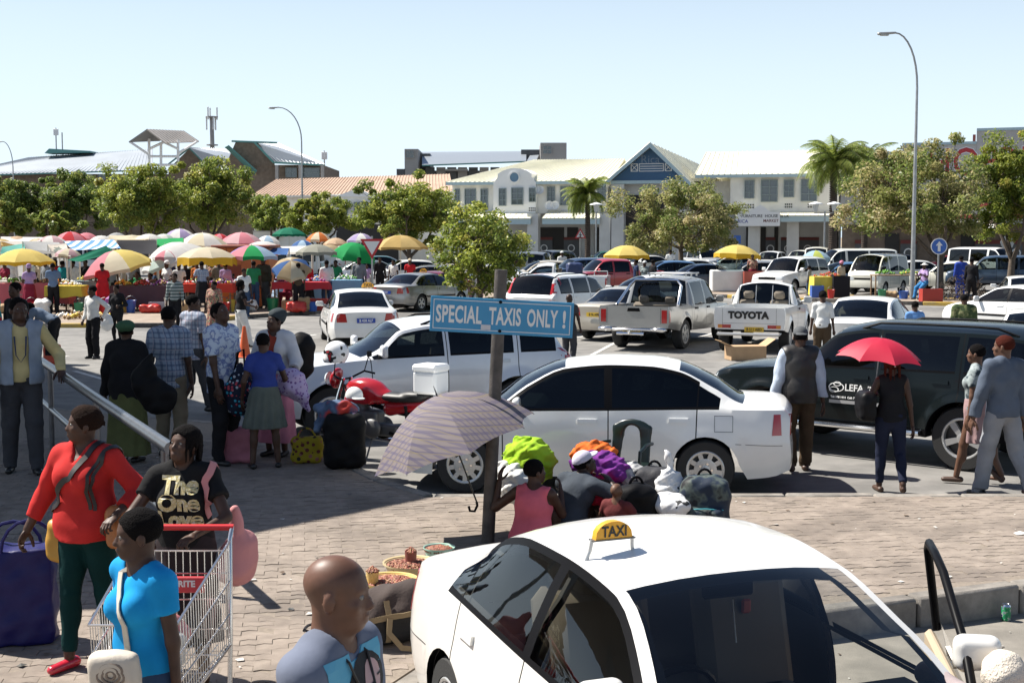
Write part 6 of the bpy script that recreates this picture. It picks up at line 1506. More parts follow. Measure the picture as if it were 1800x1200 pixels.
for kind,px,Y,face,paint,lab in(('hatch',1132,42.5,100,P_WHITE,'white hatchback behind the silver pickup load bed'),('far_sedan',772,50,-30,P_MAROON,'dark red saloon half hidden by the bushy tree'),('far_sedan',752,60,80,P_GREY,'grey saloon behind the man in the red shirt'),('far_single',972,55,80,P_WHITE,'white pickup with a dark cab behind the white crossover'),('far_hatch',950,68,95,PAINT('champagne',(.4,.36,.28)),'champagne hatchback above the white pickup load bed'),('far_pickup',1072,62,112,P_RED,'red pickup under the left yellow parasol'),('far_wagon',1015,66,112,P_NAVY,'navy estate nose to nose with the red pickup'),('far_sedan',1042,77,105,PAINT('steelblue',(.25,.3,.36),metal=.3),'blue-grey saloon behind the navy estate'),('far_suv',985,88,-35,PAINT('char',(.05,.05,.05)),'charcoal four-wheel drive below the small palm'),('far_wagon',1062,98,100,P_GREEN,'dark green estate in front of the mall wall'),('far_hatch',942,96,80,P_RED,'red car far back beside the bushy tree'),('far_hatch',1165,68,100,P_BLUE,'slate blue hatchback behind the right edge of the left yellow parasol'),('far_sedan',1135,90,110,P_WHITE,'white saloon below the dry pale tree'),('far_sedan',1228,63,102,P_NAVY,'navy saloon left of the right yellow parasol'),('far_sedan',1212,75,95,P_WHITE,'white saloon behind the navy one by the right yellow parasol'),('far_suv',1237,97,200,P_LIGHT,'silver four-wheel drive facing out beside the dry pale tree'),('far_hatch',1322,67,85,P_SILVER,'silver hatchback under the right yellow parasol'),('far_sedan',1378,77,110,P_WHITE,'white saloon behind the white four-wheel drive'),('far_suv',1392,60.5,140,P_WHITE,'white four-wheel drive facing left beside the snack seller'),('far_pickup',1358,93,150,P_WHITE,'white double cab in front of the mall sign'),('far_pickup',1412,99,140,PAINT('ivory',(.7,.69,.62)),'ivory pickup at the foot of the twin-lantern lamp'),('minibus',1436,86,165,P_CREAM,'cream minibus facing out behind the pale blue parasol'),('minibus',1505,75,104,PAINT('ivory',(.7,.69,.62)),'ivory minibus side-on behind the white van'),('far_hatch',1475,64,100,P_BLUE,'blue hatchback behind the stall with the yellow cloth'),('far_sedan',1600,72,90,P_WHITE,'white saloon behind the tall right lamp post'),('far_hatch',1668,66,60,P_CREAM,'cream hatchback behind the overalls man'),('far_sedan',1668,92,80,P_MAROON,'maroon saloon below the striped awning'),('minibus',1728,84,-150,P_WHITE,'white panel van at the back right of the car park'),('far_suv',1752,64,66,PAINT('bluegrey',(.035,.06,.1),metal=.3),'dark blue four-wheel drive with a red tail light at the right'),('far_sedan',1815,70,70,P_BLACK,'black car cut by the right edge'),('minibus',178,90,92,P_WHITE,'white bus roof behind the striped tarpaulin'),('minibus',505,84,85,P_WHITE,'white van behind the multicoloured parasol'),('far_single',545,92,120,P_WHITE,'white pickup below the yellow-green tree'),('far_sedan',660,88,100,P_GREEN,'green saloon behind the straw parasol'),('far_hatch',705,70,110,P_WHITE,'white hatchback below the straw parasol'),('far_sedan',640,72,80,P_LIGHT,'pale silver saloon behind the green parasol'),('minibus',590,100,100,P_CREAM,'cream van far back beside the low white wall'),('far_sedan',1285,88,85,P_WHITE,'white saloon at the back between the yellow parasols'),('far_hatch',1560,94,100,P_GREY,'grey hatchback in front of the supermarket wall'),('far_sedan',860,62,90,P_WHITE,'white saloon hidden behind the bushy tree'),('far_suv',905,78,70,P_GREY,'grey four-wheel drive right of the bushy tree'),('far_sedan',1720,100,95,P_GREY,'grey saloon below the feathery bright tree')):
 p=at_d(px,450,Y);vehicle(kind,'car' if 'pickup' not in lab and 'van' not in lab and 'bus' not in lab else('pickup_truck' if 'pickup' in lab or 'cab' in lab else 'van'),lab,'pickup' if 'pickup' in lab else 'van' if('van' in lab or 'bus' in lab)else 'car',(p.x,Y),face,paint,G_PARK)
def motorcycle():
 sp_=(-1.62,15.55);r=thing('motorcycle','red motorcycle with a helmet on its mirror and a white delivery box','motorcycle',(sp_[0],sp_[1],0),R(60))
 mr=mat('bike_red',(.36,.012,.018),rough=.15,coat=1)
 for y,w in((.64,.09),(-.62,.11)):
  ty,rim=MB(),MB();T=Matrix.Translation((0,y,.29))@Matrix.Rotation(math.pi/2,4,'Y')
  ty.lathe([(.29+w/2*math.cos(t)*.8-.03,w/2*math.sin(t))for t in np.linspace(0,2*math.pi,9)[:-1]],28,M=T,close=True);wh=ty.build('wheel',M_RUB,r,60)
  rim.lathe([(.235,-.03),(.25,-.03),(.25,.03),(.235,.03)],28,M=T,close=True);rim.lathe([(.05,-.05),(.05,.05),(.001,.05)],12,M=T)
  for i in range(10):a=i*math.pi/5;rim.tube([T@Vector((.04*math.cos(a),.04*math.sin(a),0)),T@Vector((.24*math.cos(a+.2),.24*math.sin(a+.2),0))],.008,n=4)
  rim.lathe([(.12,.06),(.12,.066),(.07,.066),(.07,.06)],20,M=T,close=True);rim.build('rim',M_ALU,wh,40)
 s=Sdf(.012);s.ell((0,.16,.86),(.15,.3,.15),k=.04).ell((0,-.05,.80),(.12,.2,.10),k=.05).box((0,.2,.74),(.26,.4,.08),r=.03,k=.04);s.build('fuel_tank',mr,r)
 s=Sdf(.012);s.ell((0,-.35,.80),(.125,.36,.065),k=.03).ell((0,-.6,.84),(.12,.2,.06),k=.05);s.build('seat',mat('bike_seat',(.015,.015,.016),rough=.5),r)
 s=Sdf(.012);s.cone((0,-.2,.66),(0,-.85,.76),.09,.05,.03,flat=((1,0,0),.9)).ell((0,-.92,.76),(.07,.08,.05));s.build('tail_fairing',mr,r)
 MB().box((0,-1.0,.74),(.16,.05,.08),bev=.02).build('tail_light',M_TAILR,r)
 s=Sdf(.012);s.ell((0,.6,.56),(.055,.26,.06),k=.01);s.ops.append((lambda X,Y,Z:.265-np.sqrt((Y-.64)**2+(Z-.29)**2+1e-9)+0*X,None,None,0,'i'));s.build('front_mudguard',mr,r)
 s=Sdf(.012);s.ell((0,.6,.96),(.105,.07,.11),k=.02).ell((0,.57,1.05),(.09,.035,.06),k=.03);s.build('headlight_fairing',mr,r);MB().lathe([(.085,0),(.07,.03),(.001,.04)],16,M=frame((0,.7,.97),(1,0,0),(0,0,1))@Matrix.Rotation(math.pi,4,'Y')).build('headlight',M_HEADL,r)
 s=Sdf(.012);s.box((0,.08,.5),(.2,.3,.26),r=.05,k=.03).cone((0,.14,.56),(0,.26,.72),.075,.085,.02).ell((.13,-.02,.42),(.05,.13,.12),k=.02).ell((-.13,-.02,.42),(.05,.13,.12),k=.02).box((0,-.2,.4),(.18,.3,.14),r=.03);s.build('engine',M_STEEL,r)
 b=MB()
 for sd in(1,-1):b.tube([(sd*.085,.64,.29),(sd*.085,.5,.78),(sd*.075,.43,1.0)],[.028,.026,.02],n=8)
 b.build('fork',M_CHROME,r,40);b=MB().tube([(0,.4,.85),(0,.1,.7),(0,-.3,.62),(0,-.5,.6)],.03,n=6);b.tube([(0,.4,.82),(0,.25,.4),(0,-.1,.3),(0,-.4,.42)],.025,n=6)
 for sd in(1,-1):b.tube([(sd*.09,-.25,.38),(sd*.1,-.62,.29)],.022,n=6);b.tube([(sd*.12,-.55,.32),(sd*.12,-.5,.72)],.022,n=6)
 b.build('frame',M_TRIM,r,40)
 MB().tube([(-.36,.28,1.02),(-.3,.4,1.05),(-.1,.46,.98),(.1,.46,.98),(.3,.4,1.05),(.36,.28,1.02)],.013,n=6).build('handlebar',M_TRIM,r,40)
 for sd in(1,-1):MB().tube([(sd*.3,.4,1.05),(sd*.33,.36,1.22)],.007,n=5).build('mirror_stem',M_TRIM,r);MB().box((sd*.34,.35,1.26),(.12,.02,.075),bev=.01,rz=sd*.2).build('mirror',M_TRIM,r)
 MB().tube([(.13,.3,.5),(.16,.2,.26),(.15,-.2,.25),(.16,-.75,.36)],[.025,.028,.03,.05],n=8).build('exhaust',M_CHROME,r,40)
 MB().tube([(-.1,.0,.3),(-.3,-.04,.02)],.012,n=5).build('kickstand',M_STEEL,r)
 M=r.matrix_basis
 q=M@Vector((.0,-.78,.86));b=thing('delivery_box','square white delivery box on the motorcycle tail','box',q,R(60));MB().box((0,0,.15),(.31,.32,.27),bev=.03).build('box_body',M_WHT,b,30);MB().box((0,0,.315),(.325,.335,.09),bev=.025).build('lid',M_WHT,b,30)
 q=M@Vector((-.3,.36,1.33));h=thing('helmet','white motorcycle helmet with black and red flame graphics on the mirror','helmet',q,R(75));s=Sdf(.01);s.ell((0,0,0),(.125,.15,.135)).ell((0,.03,-.08),(.115,.14,.09),k=.03);s.plane((0,0,-.125),(0,0,-1));s.build('shell',pattern('helmet_graphics','camo',[(.7,.7,.7),(.75,.75,.74),(.03,.03,.03),(.45,.03,.04)],9,.15),h)
 s=Sdf(.01);s.ell((0,.035,0),(.112,.125,.07));s.plane((0,.03,0),(0,-1,0));s.build('visor',mat('visor',(.02,.02,.025),rough=.08),h)
motorcycle()
def fab(n,c,tr=.35):return mat('fabric_'+n,c,rough=.8,spec=.15,var=.06,vs=3,trans=tr)
F_YEL=fab('yellow',(.62,.40,.04));F_PYEL=fab('pale_yellow',(.66,.52,.16));F_WHT=fab('white',(.66,.65,.62));F_CRM=fab('cream',(.60,.54,.40));F_PINK=fab('pink',(.58,.22,.26));F_RED=fab('red',(.48,.035,.045));F_GRN=fab('green',(.02,.30,.09));F_DGRN=fab('dark_green',(.015,.17,.10))
F_BLU=fab('blue',(.05,.12,.3));F_LBLU=fab('light_blue',(.35,.48,.6));F_BEI=fab('beige',(.42,.33,.2));F_OLV=fab('olive',(.30,.30,.25));F_ORG=fab('orange',(.58,.18,.05));F_PUR=fab('purple',(.36,.30,.48));F_GRY=fab('grey',(.36,.37,.37));F_BLK=fab('black',(.03,.03,.035));F_STRAW=fab('straw',(.52,.38,.16));F_STRIPE=pattern('fabric_stripe','stripes_v',[(.6,.63,.66),(.09,.22,.42)],2.6)
M_POLE=mat('parasol_pole',(.62,.58,.5),rough=.5);M_WOOD=mat('stall_wood',(.23,.15,.085),rough=.85,var=.3,vs=5);M_CRATE=mat('red_crate',(.34,.03,.02),rough=.5);M_PLB2=mat('blue_plastic',(.03,.1,.38),rough=.4);M_PLG=mat('green_plastic',(.02,.2,.09),rough=.4);M_PLR=mat('red_plastic',(.45,.02,.02),rough=.4);M_PLY2=mat('yellow_plastic',(.6,.42,.06),rough=.4);M_PLK=mat('black_plastic',(.02,.02,.022),rough=.35)
def parasol(label,loc,R0,h,cols,tilt=(0,0),dome=.32,val=.1,n=8,group='market parasols',rz=0.0,pole=None,name='parasol',ribs=True,scallop=.06,shaft=None,sub=5,spike=.06,vmat=None):
 """canopy of n gores on ribs; the shaft leans by tilt (degrees about x, y)"""
 r=thing(name,label,'umbrella',loc,R(rz),group);T=Matrix.Translation((0,0,0))@Matrix.Rotation(R(tilt[0]),4,'X')@Matrix.Rotation(R(tilt[1]),4,'Y')
 ht=dome*R0;V0=shaft or h
 z=lambda t:h-ht*(t**2.0)
 for i in range(n):
  V=[];F=[];a0,a1=2*math.pi*i/n,2*math.pi*(i+1)/n
  for j in range(sub+1):
   t=j/sub
   for q in range(5):
    u=q/4;a=a0+(a1-a0)*u;sag=1-scallop*t*4*u*(1-u);rr=R0*t*sag*(1 if True else 1)
    c=math.cos(math.pi/n)/math.cos((u-.5)*2*math.pi/n)*.5+.5
    V.append(T@Vector((rr*c*math.cos(a),rr*c*math.sin(a),z(t)+.02*t*4*u*(1-u))))
  m=len(V);W=5
  for j in range(sub):
   for q in range(4):F.append([j*W+q,j*W+q+1,(j+1)*W+q+1,(j+1)*W+q])
  mi=[0]*len(F)
  if val:
   for q in range(5):
    v=V[sub*W+q];V.append(v+T.to_3x3()@Vector((0,0,-val*(1-.25*math.sin(math.pi*q/4)))))
   for q in range(4):F.append([sub*W+q,sub*W+q+1,m+q+1,m+q]);mi.append(1)
  c=cols[i%len(cols)];obj('canopy_panel',[tuple(v)for v in V],F,[c,vmat or c],r,40,mi)
 rs=.016 if R0>.8 else .007;b=MB();b.tube([T@Vector((0,0,h-V0)),T@Vector((0,0,h)),T@Vector((0,0,h+spike))],[rs,rs,rs*.3],n=8);b.build('pole',pole or M_POLE,r,40)
 if ribs:
  for i in range(n):
   a=2*math.pi*i/n;b=MB();b.tube([T@Vector((R0*t*math.cos(a),R0*t*math.sin(a),z(t)-.012))for t in np.linspace(.02,1.0,6)],.006 if R0>.8 else .003,n=4)
   b.tube([T@Vector((R0*.5*math.cos(a),R0*.5*math.sin(a),z(.5)-.012)),T@Vector((0,0,h-ht*1.15))],.005 if R0>.8 else .0025,n=4);b.build('rib',M_STEEL if pole else M_POLE,r)
 return r
def para_px(label,px,py,hw,Y,cols,tilt=(0,0),dome=.42,zg=.13,**k):
 p=at_d(px,py,Y);return parasol(label,(p.x,Y,zg),hw*Y/FPX,p.z-zg,cols,tilt,dome,rz=rnd.uniform(0,40),**k)
for a in(('big yellow parasol at the left edge over the fruit table',40,437,55,45.5,[F_PYEL],(0,0),.42),('parasol half yellow and half faded red over the vegetable stall',224,437,62,46,[F_PYEL,F_CRM,F_CRM,F_PINK,F_PINK,F_CRM,F_PYEL,F_PYEL],(0,-14),.5),('cream parasol with a deep yellow valance beside the orange kiosk',364,434,52,45.5,[F_CRM],(0,0),.36),('large white parasol sloping down behind the cream one',336,420,56,49,[F_WHT,F_WHT,fab('mint',(.5,.6,.54))],(8,-22),.5),('broad white parasol highest in the middle of the market',356,409,46,55,[F_WHT,F_CRM],(0,0),.5),('faded pink parasol behind the orange kiosk',424,408,40,57,[F_PINK,fab('rose',(.55,.36,.38))],(0,0),.5),('pink, green and blue parasol in front of the orange kiosk',442,431,47,46.5,[F_PINK,F_GRN,F_LBLU,fab('violet',(.25,.22,.5))],(0,0),.42),('blue and beige parasol tipped towards the road',515,441,34,46,[F_BLU,F_BEI,F_CRM,F_BEI],(32,0),.5),('grey-topped olive parasol with a dark underside',556,429,36,50,[F_OLV],(0,0),.4),('bright green parasol left of the yield sign',606,424,41,52,[F_GRN],(10,8),.6),('orange and white parasol below the yellow-green tree',560,408,22,64,[F_ORG,F_CRM],(0,0),.6),('pale purple parasol in the back row',316,402,30,63,[F_PUR,F_WHT],(0,0),.55),('frilled red and pink parasol in the back row',124,407,32,60,[F_PINK,F_RED],(0,0),.55),('pink and white parasol left of the frilled red one',90,414,30,58,[fab('rose',(.55,.36,.38)),F_WHT],(0,0),.5),('peach parasol in the back row at the left edge',30,415,28,60,[fab('peach',(.55,.4,.27))],(0,0),.5),('tan parasol at the very left edge',2,420,24,57,[F_STRAW],(0,0),.5),('white parasol right of the frilled red one',178,414,26,58,[F_WHT],(0,0),.5),('cream flat parasol above the black tarpaulin',232,413,28,60,[F_CRM],(0,0),.4),('white parasol above the black tarpaulin edge',262,411,24,57,[F_WHT],(0,0),.4),('small rose parasol behind the striped tarpaulin',152,409,22,62,[F_PINK],(0,0),.5),('small tan parasol behind the grey sheet',66,419,22,59,[F_BEI,F_CRM],(0,0),.5),('small grey parasol behind the black net',205,409,20,64,[F_GRY],(0,0),.5),('small mint parasol above the green tarpaulin',288,411,22,60,[fab('mint',(.5,.6,.54)),F_WHT],(0,0),.5),('small red parasol beside the highest white one',386,411,18,64,[F_RED,F_PINK],(0,0),.5),('small white parasol right of the faded pink one',470,414,22,60,[F_WHT,F_LBLU],(0,0),.5),('small beige parasol between the olive and green ones',580,430,24,55,[F_BEI],(0,0),.45),('small blue parasol behind the olive one',532,422,22,60,[F_BLU,F_LBLU],(0,0),.5),('low pink parasol between the grey sheet and the green awning',108,436,24,48,[fab('rose',(.55,.36,.38)),F_CRM],(0,8),.5),('low white parasol left of the large white one',292,440,24,48,[F_WHT,F_PINK],(0,0),.5),('shaggy straw-coloured parasol behind the yield sign',704,413,48,66,[F_STRAW,fab('straw_dark',(.4,.28,.1))],(0,0),.45),('purple and white parasol left of the straw one',634,410,26,72,[F_PUR,F_WHT],(0,0),.5),('peach parasol behind the green one',590,418,22,62,[fab('peach',(.55,.4,.27))],(0,0),.5),('white parasol just behind the multicoloured one',462,424,42,53,[F_WHT],(0,0),.4),('dark green canopy parasol below the yellow-green tree',508,400,30,78,[F_DGRN],(0,0),.4)):
 para_px(*a,ribs=a[4]<50,sub=4,vmat=F_YEL if 'deep yellow' in a[0]or 'big yellow' in a[0]else None,val=.3 if 'deep yellow' in a[0]else .14,scallop=.07)
for a in(('yellow parasol over the snack stand beside the red pickup',1101,431,42,68,[F_PYEL],(0,0),.42),('yellow parasol over the snack seller by the glass-fronted cart',1293,430,41,63,[F_PYEL],(0,4),.42),('small pale blue and lime parasol behind the white four-wheel drive',1434,440,26,64,[F_LBLU,F_LBLU,fab('lime',(.45,.5,.12))],(0,0),.5)):
 para_px(*a,zg=.0 if '1101' in str(a[1])else .13,sub=4,group='parasols in the car park',val=.22,vmat=F_YEL if 'yellow' in a[0]else None)
def tarp(label,corners,m,sag=.15,n=8,poles=True,group='market tarpaulins',zg=.13,ridge=None,name='tarpaulin'):
 """sheet tied at four corners (near left, near right, far right, far left) over poles"""
 P=[Vector(c)for c in corners];base=Vector((sum(p.x for p in P)/4,sum(p.y for p in P)/4,zg));r=thing(name,label,'tarpaulin',base,0,group);V=[];F=[]
 for j in range(n+1):
  for i in range(n+1):
   u,v=i/n,j/n;p=P[0].lerp(P[1],u).lerp(P[3].lerp(P[2],u),v);s=16*u*(1-u)*v*(1-v);p=p-base-Vector((0,0,sag*s+.04*math.sin(7*u+3*v)*s))
   if ridge:p.z+=ridge*(1-abs(2*v-1))
   V.append(tuple(p))
 for j in range(n):
  for i in range(n):q=j*(n+1)+i;F.append([q,q+1,q+n+2,q+n+1])
 obj('sheet',V,F,m,r,60)
 if poles:
  for p in P:MB().tube([(p.x-base.x,p.y-base.y,0),tuple(p-base)],.03,n=6).build('pole',M_POLE,r,40)
 return r
def tarp_px(label,q,Y0,Y1,m,**k):return tarp(label,[at_d(*q[0],Y0),at_d(*q[1],Y0),at_d(*q[2],Y1),at_d(*q[3],Y1)],m,**k)
tarp_px('blue and white striped tarpaulin pitched in the middle of the stalls',((128,440),(212,436),(200,421),(112,424)),49.5,51.5,F_STRIPE,sag=.1)
tarp_px('black shade-net tarpaulin right of the striped one',((214,447),(278,446),(274,422),(206,422)),50,52,F_BLK,sag=.2);tarp_px('bright green tarpaulin strung below the purple parasol',((276,446),(324,440),(322,418),(276,420)),50.5,53,F_GRN,sag=.05)
tarp_px('dark green folded awning with a white label in front of the striped one',((118,457),(140,460),(204,443),(186,432)),46.3,49,F_DGRN,sag=.02);tarp_px('grey sheet sagging over the stalls behind the big yellow parasol',((46,438),(112,444),(104,426),(40,424)),49,52,F_GRY,sag=.3);tarp_px('teal sheet at the left edge above the yellow parasol',((0,446),(45,440),(42,428),(4,434)),50,53,fab('teal',(.1,.32,.28)),sag=.2)
tarp_px('dirty white plastic sheet over the back stalls at the left',((0,424),(70,424),(76,417),(2,416)),56,60,F_WHT,sag=.3);tarp_px('patched canvas sheet between the grey sheet and the green awning',((92,452),(124,450),(116,428),(84,430)),47.5,50,pattern('patched','camo',[(.3,.27,.24),(.4,.36,.3),(.12,.14,.12)],2),sag=.2);tarp_px('cream canvas over the stalls right of the black net',((190,421),(262,420),(262,414),(192,414)),55,60,F_CRM,sag=.3)
tarp_px('white sheet roof behind the multicoloured parasol',((455,444),(550,442),(548,432),(458,434)),54,58,F_WHT,sag=.25);tarp_px('blue sheet behind the tipped parasol',((462,446),(505,448),(508,436),(460,436)),49,52,F_BLU,sag=.1)
def kiosk():
 a,b=at_d(378,434,51),at_d(472,434,51);w=b.x-a.x;h=2.12;r=thing('kiosk','bright orange market kiosk with a shuttered hatch','kiosk',((a.x+b.x)/2,52,.13));mo=mat('kiosk_orange',(.58,.17,.045),rough=.6,var=.1,vs=1)
 MB().box((0,0,h/2),(w,2,h),bev=.02).build('wall',mo,r);MB().box((0,-.1,h+.05),(w+.2,2.4,.1),bev=.02).build('roof',mat('kiosk_roof',(.3,.08,.04)),r)
 MB().box((-w*.18,-1.02,h*.52),(.7,.05,.7)).build('hatch',mat('hatch_red',(.25,.05,.02)),r);MB().box((w*.2,-1.02,1.0),(.9,.04,1.9),bev=.01).build('door',mat('kiosk_door',(.5,.14,.04)),r)
 for i in range(7):MB().box((-w/2+w*(i+.5)/7,-1.01,h/2),(.03,.03,h-.1)).build('panel_seam',mat('hatch_red',(.25,.05,.02)),r)
kiosk()
FRUIT={'orange':mat('fruit_orange',(.6,.22,.02),rough=.5),'green':mat('fruit_green',(.1,.28,.03),rough=.5),'red':mat('fruit_red',(.45,.03,.02),rough=.4),'brown':mat('sacks_brown',(.3,.2,.1),rough=.8),'white':mat('goods_white',(.65,.64,.6),rough=.7),'yellow':mat('fruit_yellow',(.62,.45,.06),rough=.5),'purple':mat('goods_purple',(.25,.06,.25),rough=.6),'blue':mat('goods_blue',(.06,.16,.42),rough=.5)}
def pile(label,loc,size,col,n=40,r=.04,group='goods laid out on the stalls',name='produce_pile'):
 b=MB();q=random.Random(sum(map(ord,label)))
 for i in range(n):
  a,t=q.uniform(0,6.28),q.random()**.5;x,y=size[0]/2*t*math.cos(a),size[1]/2*t*math.sin(a);z=size[2]*(1-t)+r*.8;c=r*q.uniform(.8,1.2)
  b.add([(x+c*dx,y+c*dy,z+c*dz)for dx,dy,dz in((1,0,0),(0,1,0),(-1,0,0),(0,-1,0),(0,0,1),(0,0,-1))],[[0,1,4],[1,2,4],[2,3,4],[3,0,4],[1,0,5],[2,1,5],[3,2,5],[0,3,5]],i%len(col))
 o=b.build(name,[FRUIT[c]for c in col],None,80,loc);tag(o,label,'produce',group)
def stall(px,Y,w,h,cl,words,goods,zg=.13,drop=.7,d=.8):
 """a table under a cloth with goods on it"""
 c=at_d(px,450,Y);t=thing('stall_table','wooden trestle table '+words,'table',(c.x,Y,zg),0,'stall tables');MB().box((0,0,h-.02),(w,d,.04)).build('tabletop',M_WOOD,t)
 for sx in(-1,1):
  for sy in(-1,1):MB().box((sx*(w/2-.05),sy*(d/2-.05),h/2-.02),(.05,.05,h-.04)).build('leg',M_WOOD,t)
 if cl:
  V=[];F=[];n=14;prof=[(-.0,h+.01),(0,h-.02)];b=MB();b.box((0,0,h+.008),(w+.04,d+.04,.012))
  pts=[(-w/2-.03,-d/2-.03),(w/2+.03,-d/2-.03),(w/2+.03,d/2+.03),(-w/2-.03,d/2+.03),(-w/2-.03,-d/2-.03)];V=[];k=0
  for a,e in zip(pts,pts[1:]):
   for i in range(n):u=i/n;x,y=a[0]+(e[0]-a[0])*u,a[1]+(e[1]-a[1])*u;nx,ny=(e[1]-a[1]),-(e[0]-a[0]);L_=math.hypot(nx,ny);o=.035*math.sin(u*n*1.4);V+=[(x,y,h+.012),(x+nx/L_*(o+.04),y+ny/L_*(o+.04),h-drop+.03*math.sin(u*9))]
  m=len(V)//2;b.add(V,[[2*i,2*i+1,(2*i+3)%(2*m),(2*i+2)%(2*m)]for i in range(m)]);o=b.build('tablecloth',cl,None,50,(c.x,Y,zg));tag(o,'cloth hanging over the table '+words,'tablecloth','stall cloths')
 for i,(lb,cols)in enumerate(goods):pile(lb,(c.x+w*((i+.5)/len(goods)-.5),Y-.1,zg+h+.015),(w/len(goods)*.9,.6,.16),cols,34,.05)
stall(64,45,2.3,.95,fab('plum_pink',(.42,.11,.13),0),'under the big yellow parasol at the left',[('bunches of greens on the pink-clothed table',['green']),('brown roots on the pink-clothed table',['brown','orange'])])
stall(-6,46,1.3,1.0,F_WHT,'cut by the left edge',[('white packets on the left-edge table',['white','green'])])
stall(116,44,1.15,.9,fab('stool_yellow',(.55,.42,.06),0),'with a yellow cloth beside the bending man',[('folded white bags on the yellow-clothed table',['white'])],drop=.35)
stall(158,46,1.1,1.0,fab('grey_blue',(.2,.27,.28),0),'with a grey-blue cloth under the green awning',[('green vegetables on the grey-blue table',['green','yellow'])],drop=.9)
stall(250,45.5,2.0,.85,fab('dark_cloth',(.1,.06,.07),0),'under the yellow and red parasol',[('oranges under the yellow and red parasol',['orange','yellow']),('tomatoes under the yellow and red parasol',['red']),('dark bundles under the yellow and red parasol',['brown','purple'])])
stall(366,44.6,1.7,.95,fab('bright_red',(.5,.05,.03),0),'with a bright red cloth under the cream parasol',[('flowers and packets on the red-clothed table',['red','white','green']),('mixed sweets on the red-clothed table',['yellow','purple','white'])],drop=.3)
stall(418,46.4,1.4,.8,fab('orange_cloth',(.55,.15,.04),0),'with an orange cloth below the kiosk door',[('pale packets on the orange-clothed table',['white','brown'])])
stall(530,46.2,1.9,.95,fab('red_strip',(.45,.04,.05),0),'under the blue and beige parasol',[('clothes folded on the red-edged table',['blue','white','purple'])],drop=.25)
stall(586,48.3,2.0,.95,fab('sky_cloth',(.2,.36,.5),0),'with a long sky-blue cloth under the green parasol',[('books laid on the sky-blue table',['blue','yellow']),('bottles laid on the sky-blue table',['green','white'])],drop=.9)
stall(1455,55.6,1.25,.85,fab('cloth_yellow',(.62,.5,.08),0),'with a yellow cloth in front of the blue hatchback',[('packets on the yellow-clothed table on the median',['red','brown'])],zg=.13,drop=.8)
stall(1576,55.2,2.0,.95,None,'of bare steel beside the tall lamp post',[('cabbages on the bare table by the lamp post',['green']),('lemons on the bare table by the lamp post',['yellow','green'])],zg=.13)
def arch_(x0,x1,z,h,n=7):return[(x0+(x1-x0)*(1-math.cos(t))/2,0,z+h*math.sin(t))for t in np.linspace(0,math.pi,n)]
def crate(label,p,d,m,rz=0.0,name='crate',cat='crate',grp='crates and boxes at the stalls'):
 r=thing(name,label,cat,p,rz,grp);x,y,z=d;t=.03
 MB().box((0,0,t/2),(x,y,t)).build('base',m,r)
 for sx in(-1,1):MB().box((sx*(x/2-t/2),0,z/2+t/2),(t,y,z-t)).build('side_panel',m,r)
 for sy in(-1,1):MB().box((0,sy*(y/2-t/2),z/2+t/2),(x-2*t-.002,t,z-t)).build('end_panel',m,r)
for px,Y,z,d,m,lb in((1335,60.5,.13,(1.5,.7,.95),mat('cart_red',(.26,.05,.03),rough=.6),'dark red wooden snack cart under the right yellow parasol'),(1638,51.6,.13,(.8,.5,.5),M_CRATE,'dark red crate at the foot of the tall lamp post'),(1437,55.0,.13,(.5,.4,.5),M_PLB2,'blue tub below the yellow-clothed table'),(1478,55.2,.13,(.7,.5,.9),M_BLK if False else F_BLK,'black crate stacked beside the yellow-clothed table'),(206,44.4,.13,(.5,.4,.45),M_PLY2,'yellow crate under the yellow and red parasol'),(276,44.2,.13,(.55,.4,.35),mat('grey_plastic',(.3,.32,.36)),'grey crate in front of the seated seller'),(560,45.6,.13,(.6,.4,.4),M_CRATE,'red crate under the blue and beige parasol'),(508,45.2,.13,(.5,.4,.35),M_WOOD,'wooden crate behind the woman in blue')):
 p=at_d(px,450,Y);crate(lb,(p.x,Y,z),d,m)
p=at_d(1278,450,61);r=thing('display_cart','white draped display cart with a glass top under the right yellow parasol','cart',(p.x,61,.13));MB().box((0,0,.5),(1.5,.8,1.0),bev=.05).build('cart_body',fab('cart_white',(.62,.62,.6),0),r);MB().box((.1,0,1.25),(1.1,.7,.5),bev=.02).build('glass_case',glass('case_glass',(.6,.68,.66)),r)
for px,lb in((560,'x'),):pass
r=thing('steel_rack','thin steel display frame in front of the red pickup','rack',(at_d(1045,450,60).x,60,0));b=MB();w,h=1.2,1.1
for x in(-w/2,0,w/2):MB().tube([(x,0,0),(x,0,h)],.025,n=6).build('post',M_WHT,r)
for z in(.35,h):MB().tube([(-w/2,0,z),(w/2,0,z)],.022,n=6).build('rail',M_WHT,r)
q=at_d(1010,450,59.5);s=Sdf(.05);s.box((0,0,.75),(.75,.7,1.5),r=.15).wrinkle(.02,9,2);o=s.build('wheelie_bin',mat('bin_navy',(.02,.035,.1),rough=.5));o.location=(q.x,59.5,0);tag(o,'navy draped stack beside the red pickup','stack')
pile('heap of yellow squash on the paving by the yellow table',(at(165,560,.13).x,40.6,.13),(1.9,.6,.18),['yellow','brown'],60,.07);pile('spread of pale roots on the paving beside the white-shirted man',(at(120,560,.13).x,41.2,.13),(1.3,.5,.15),['brown','white'],40,.07)
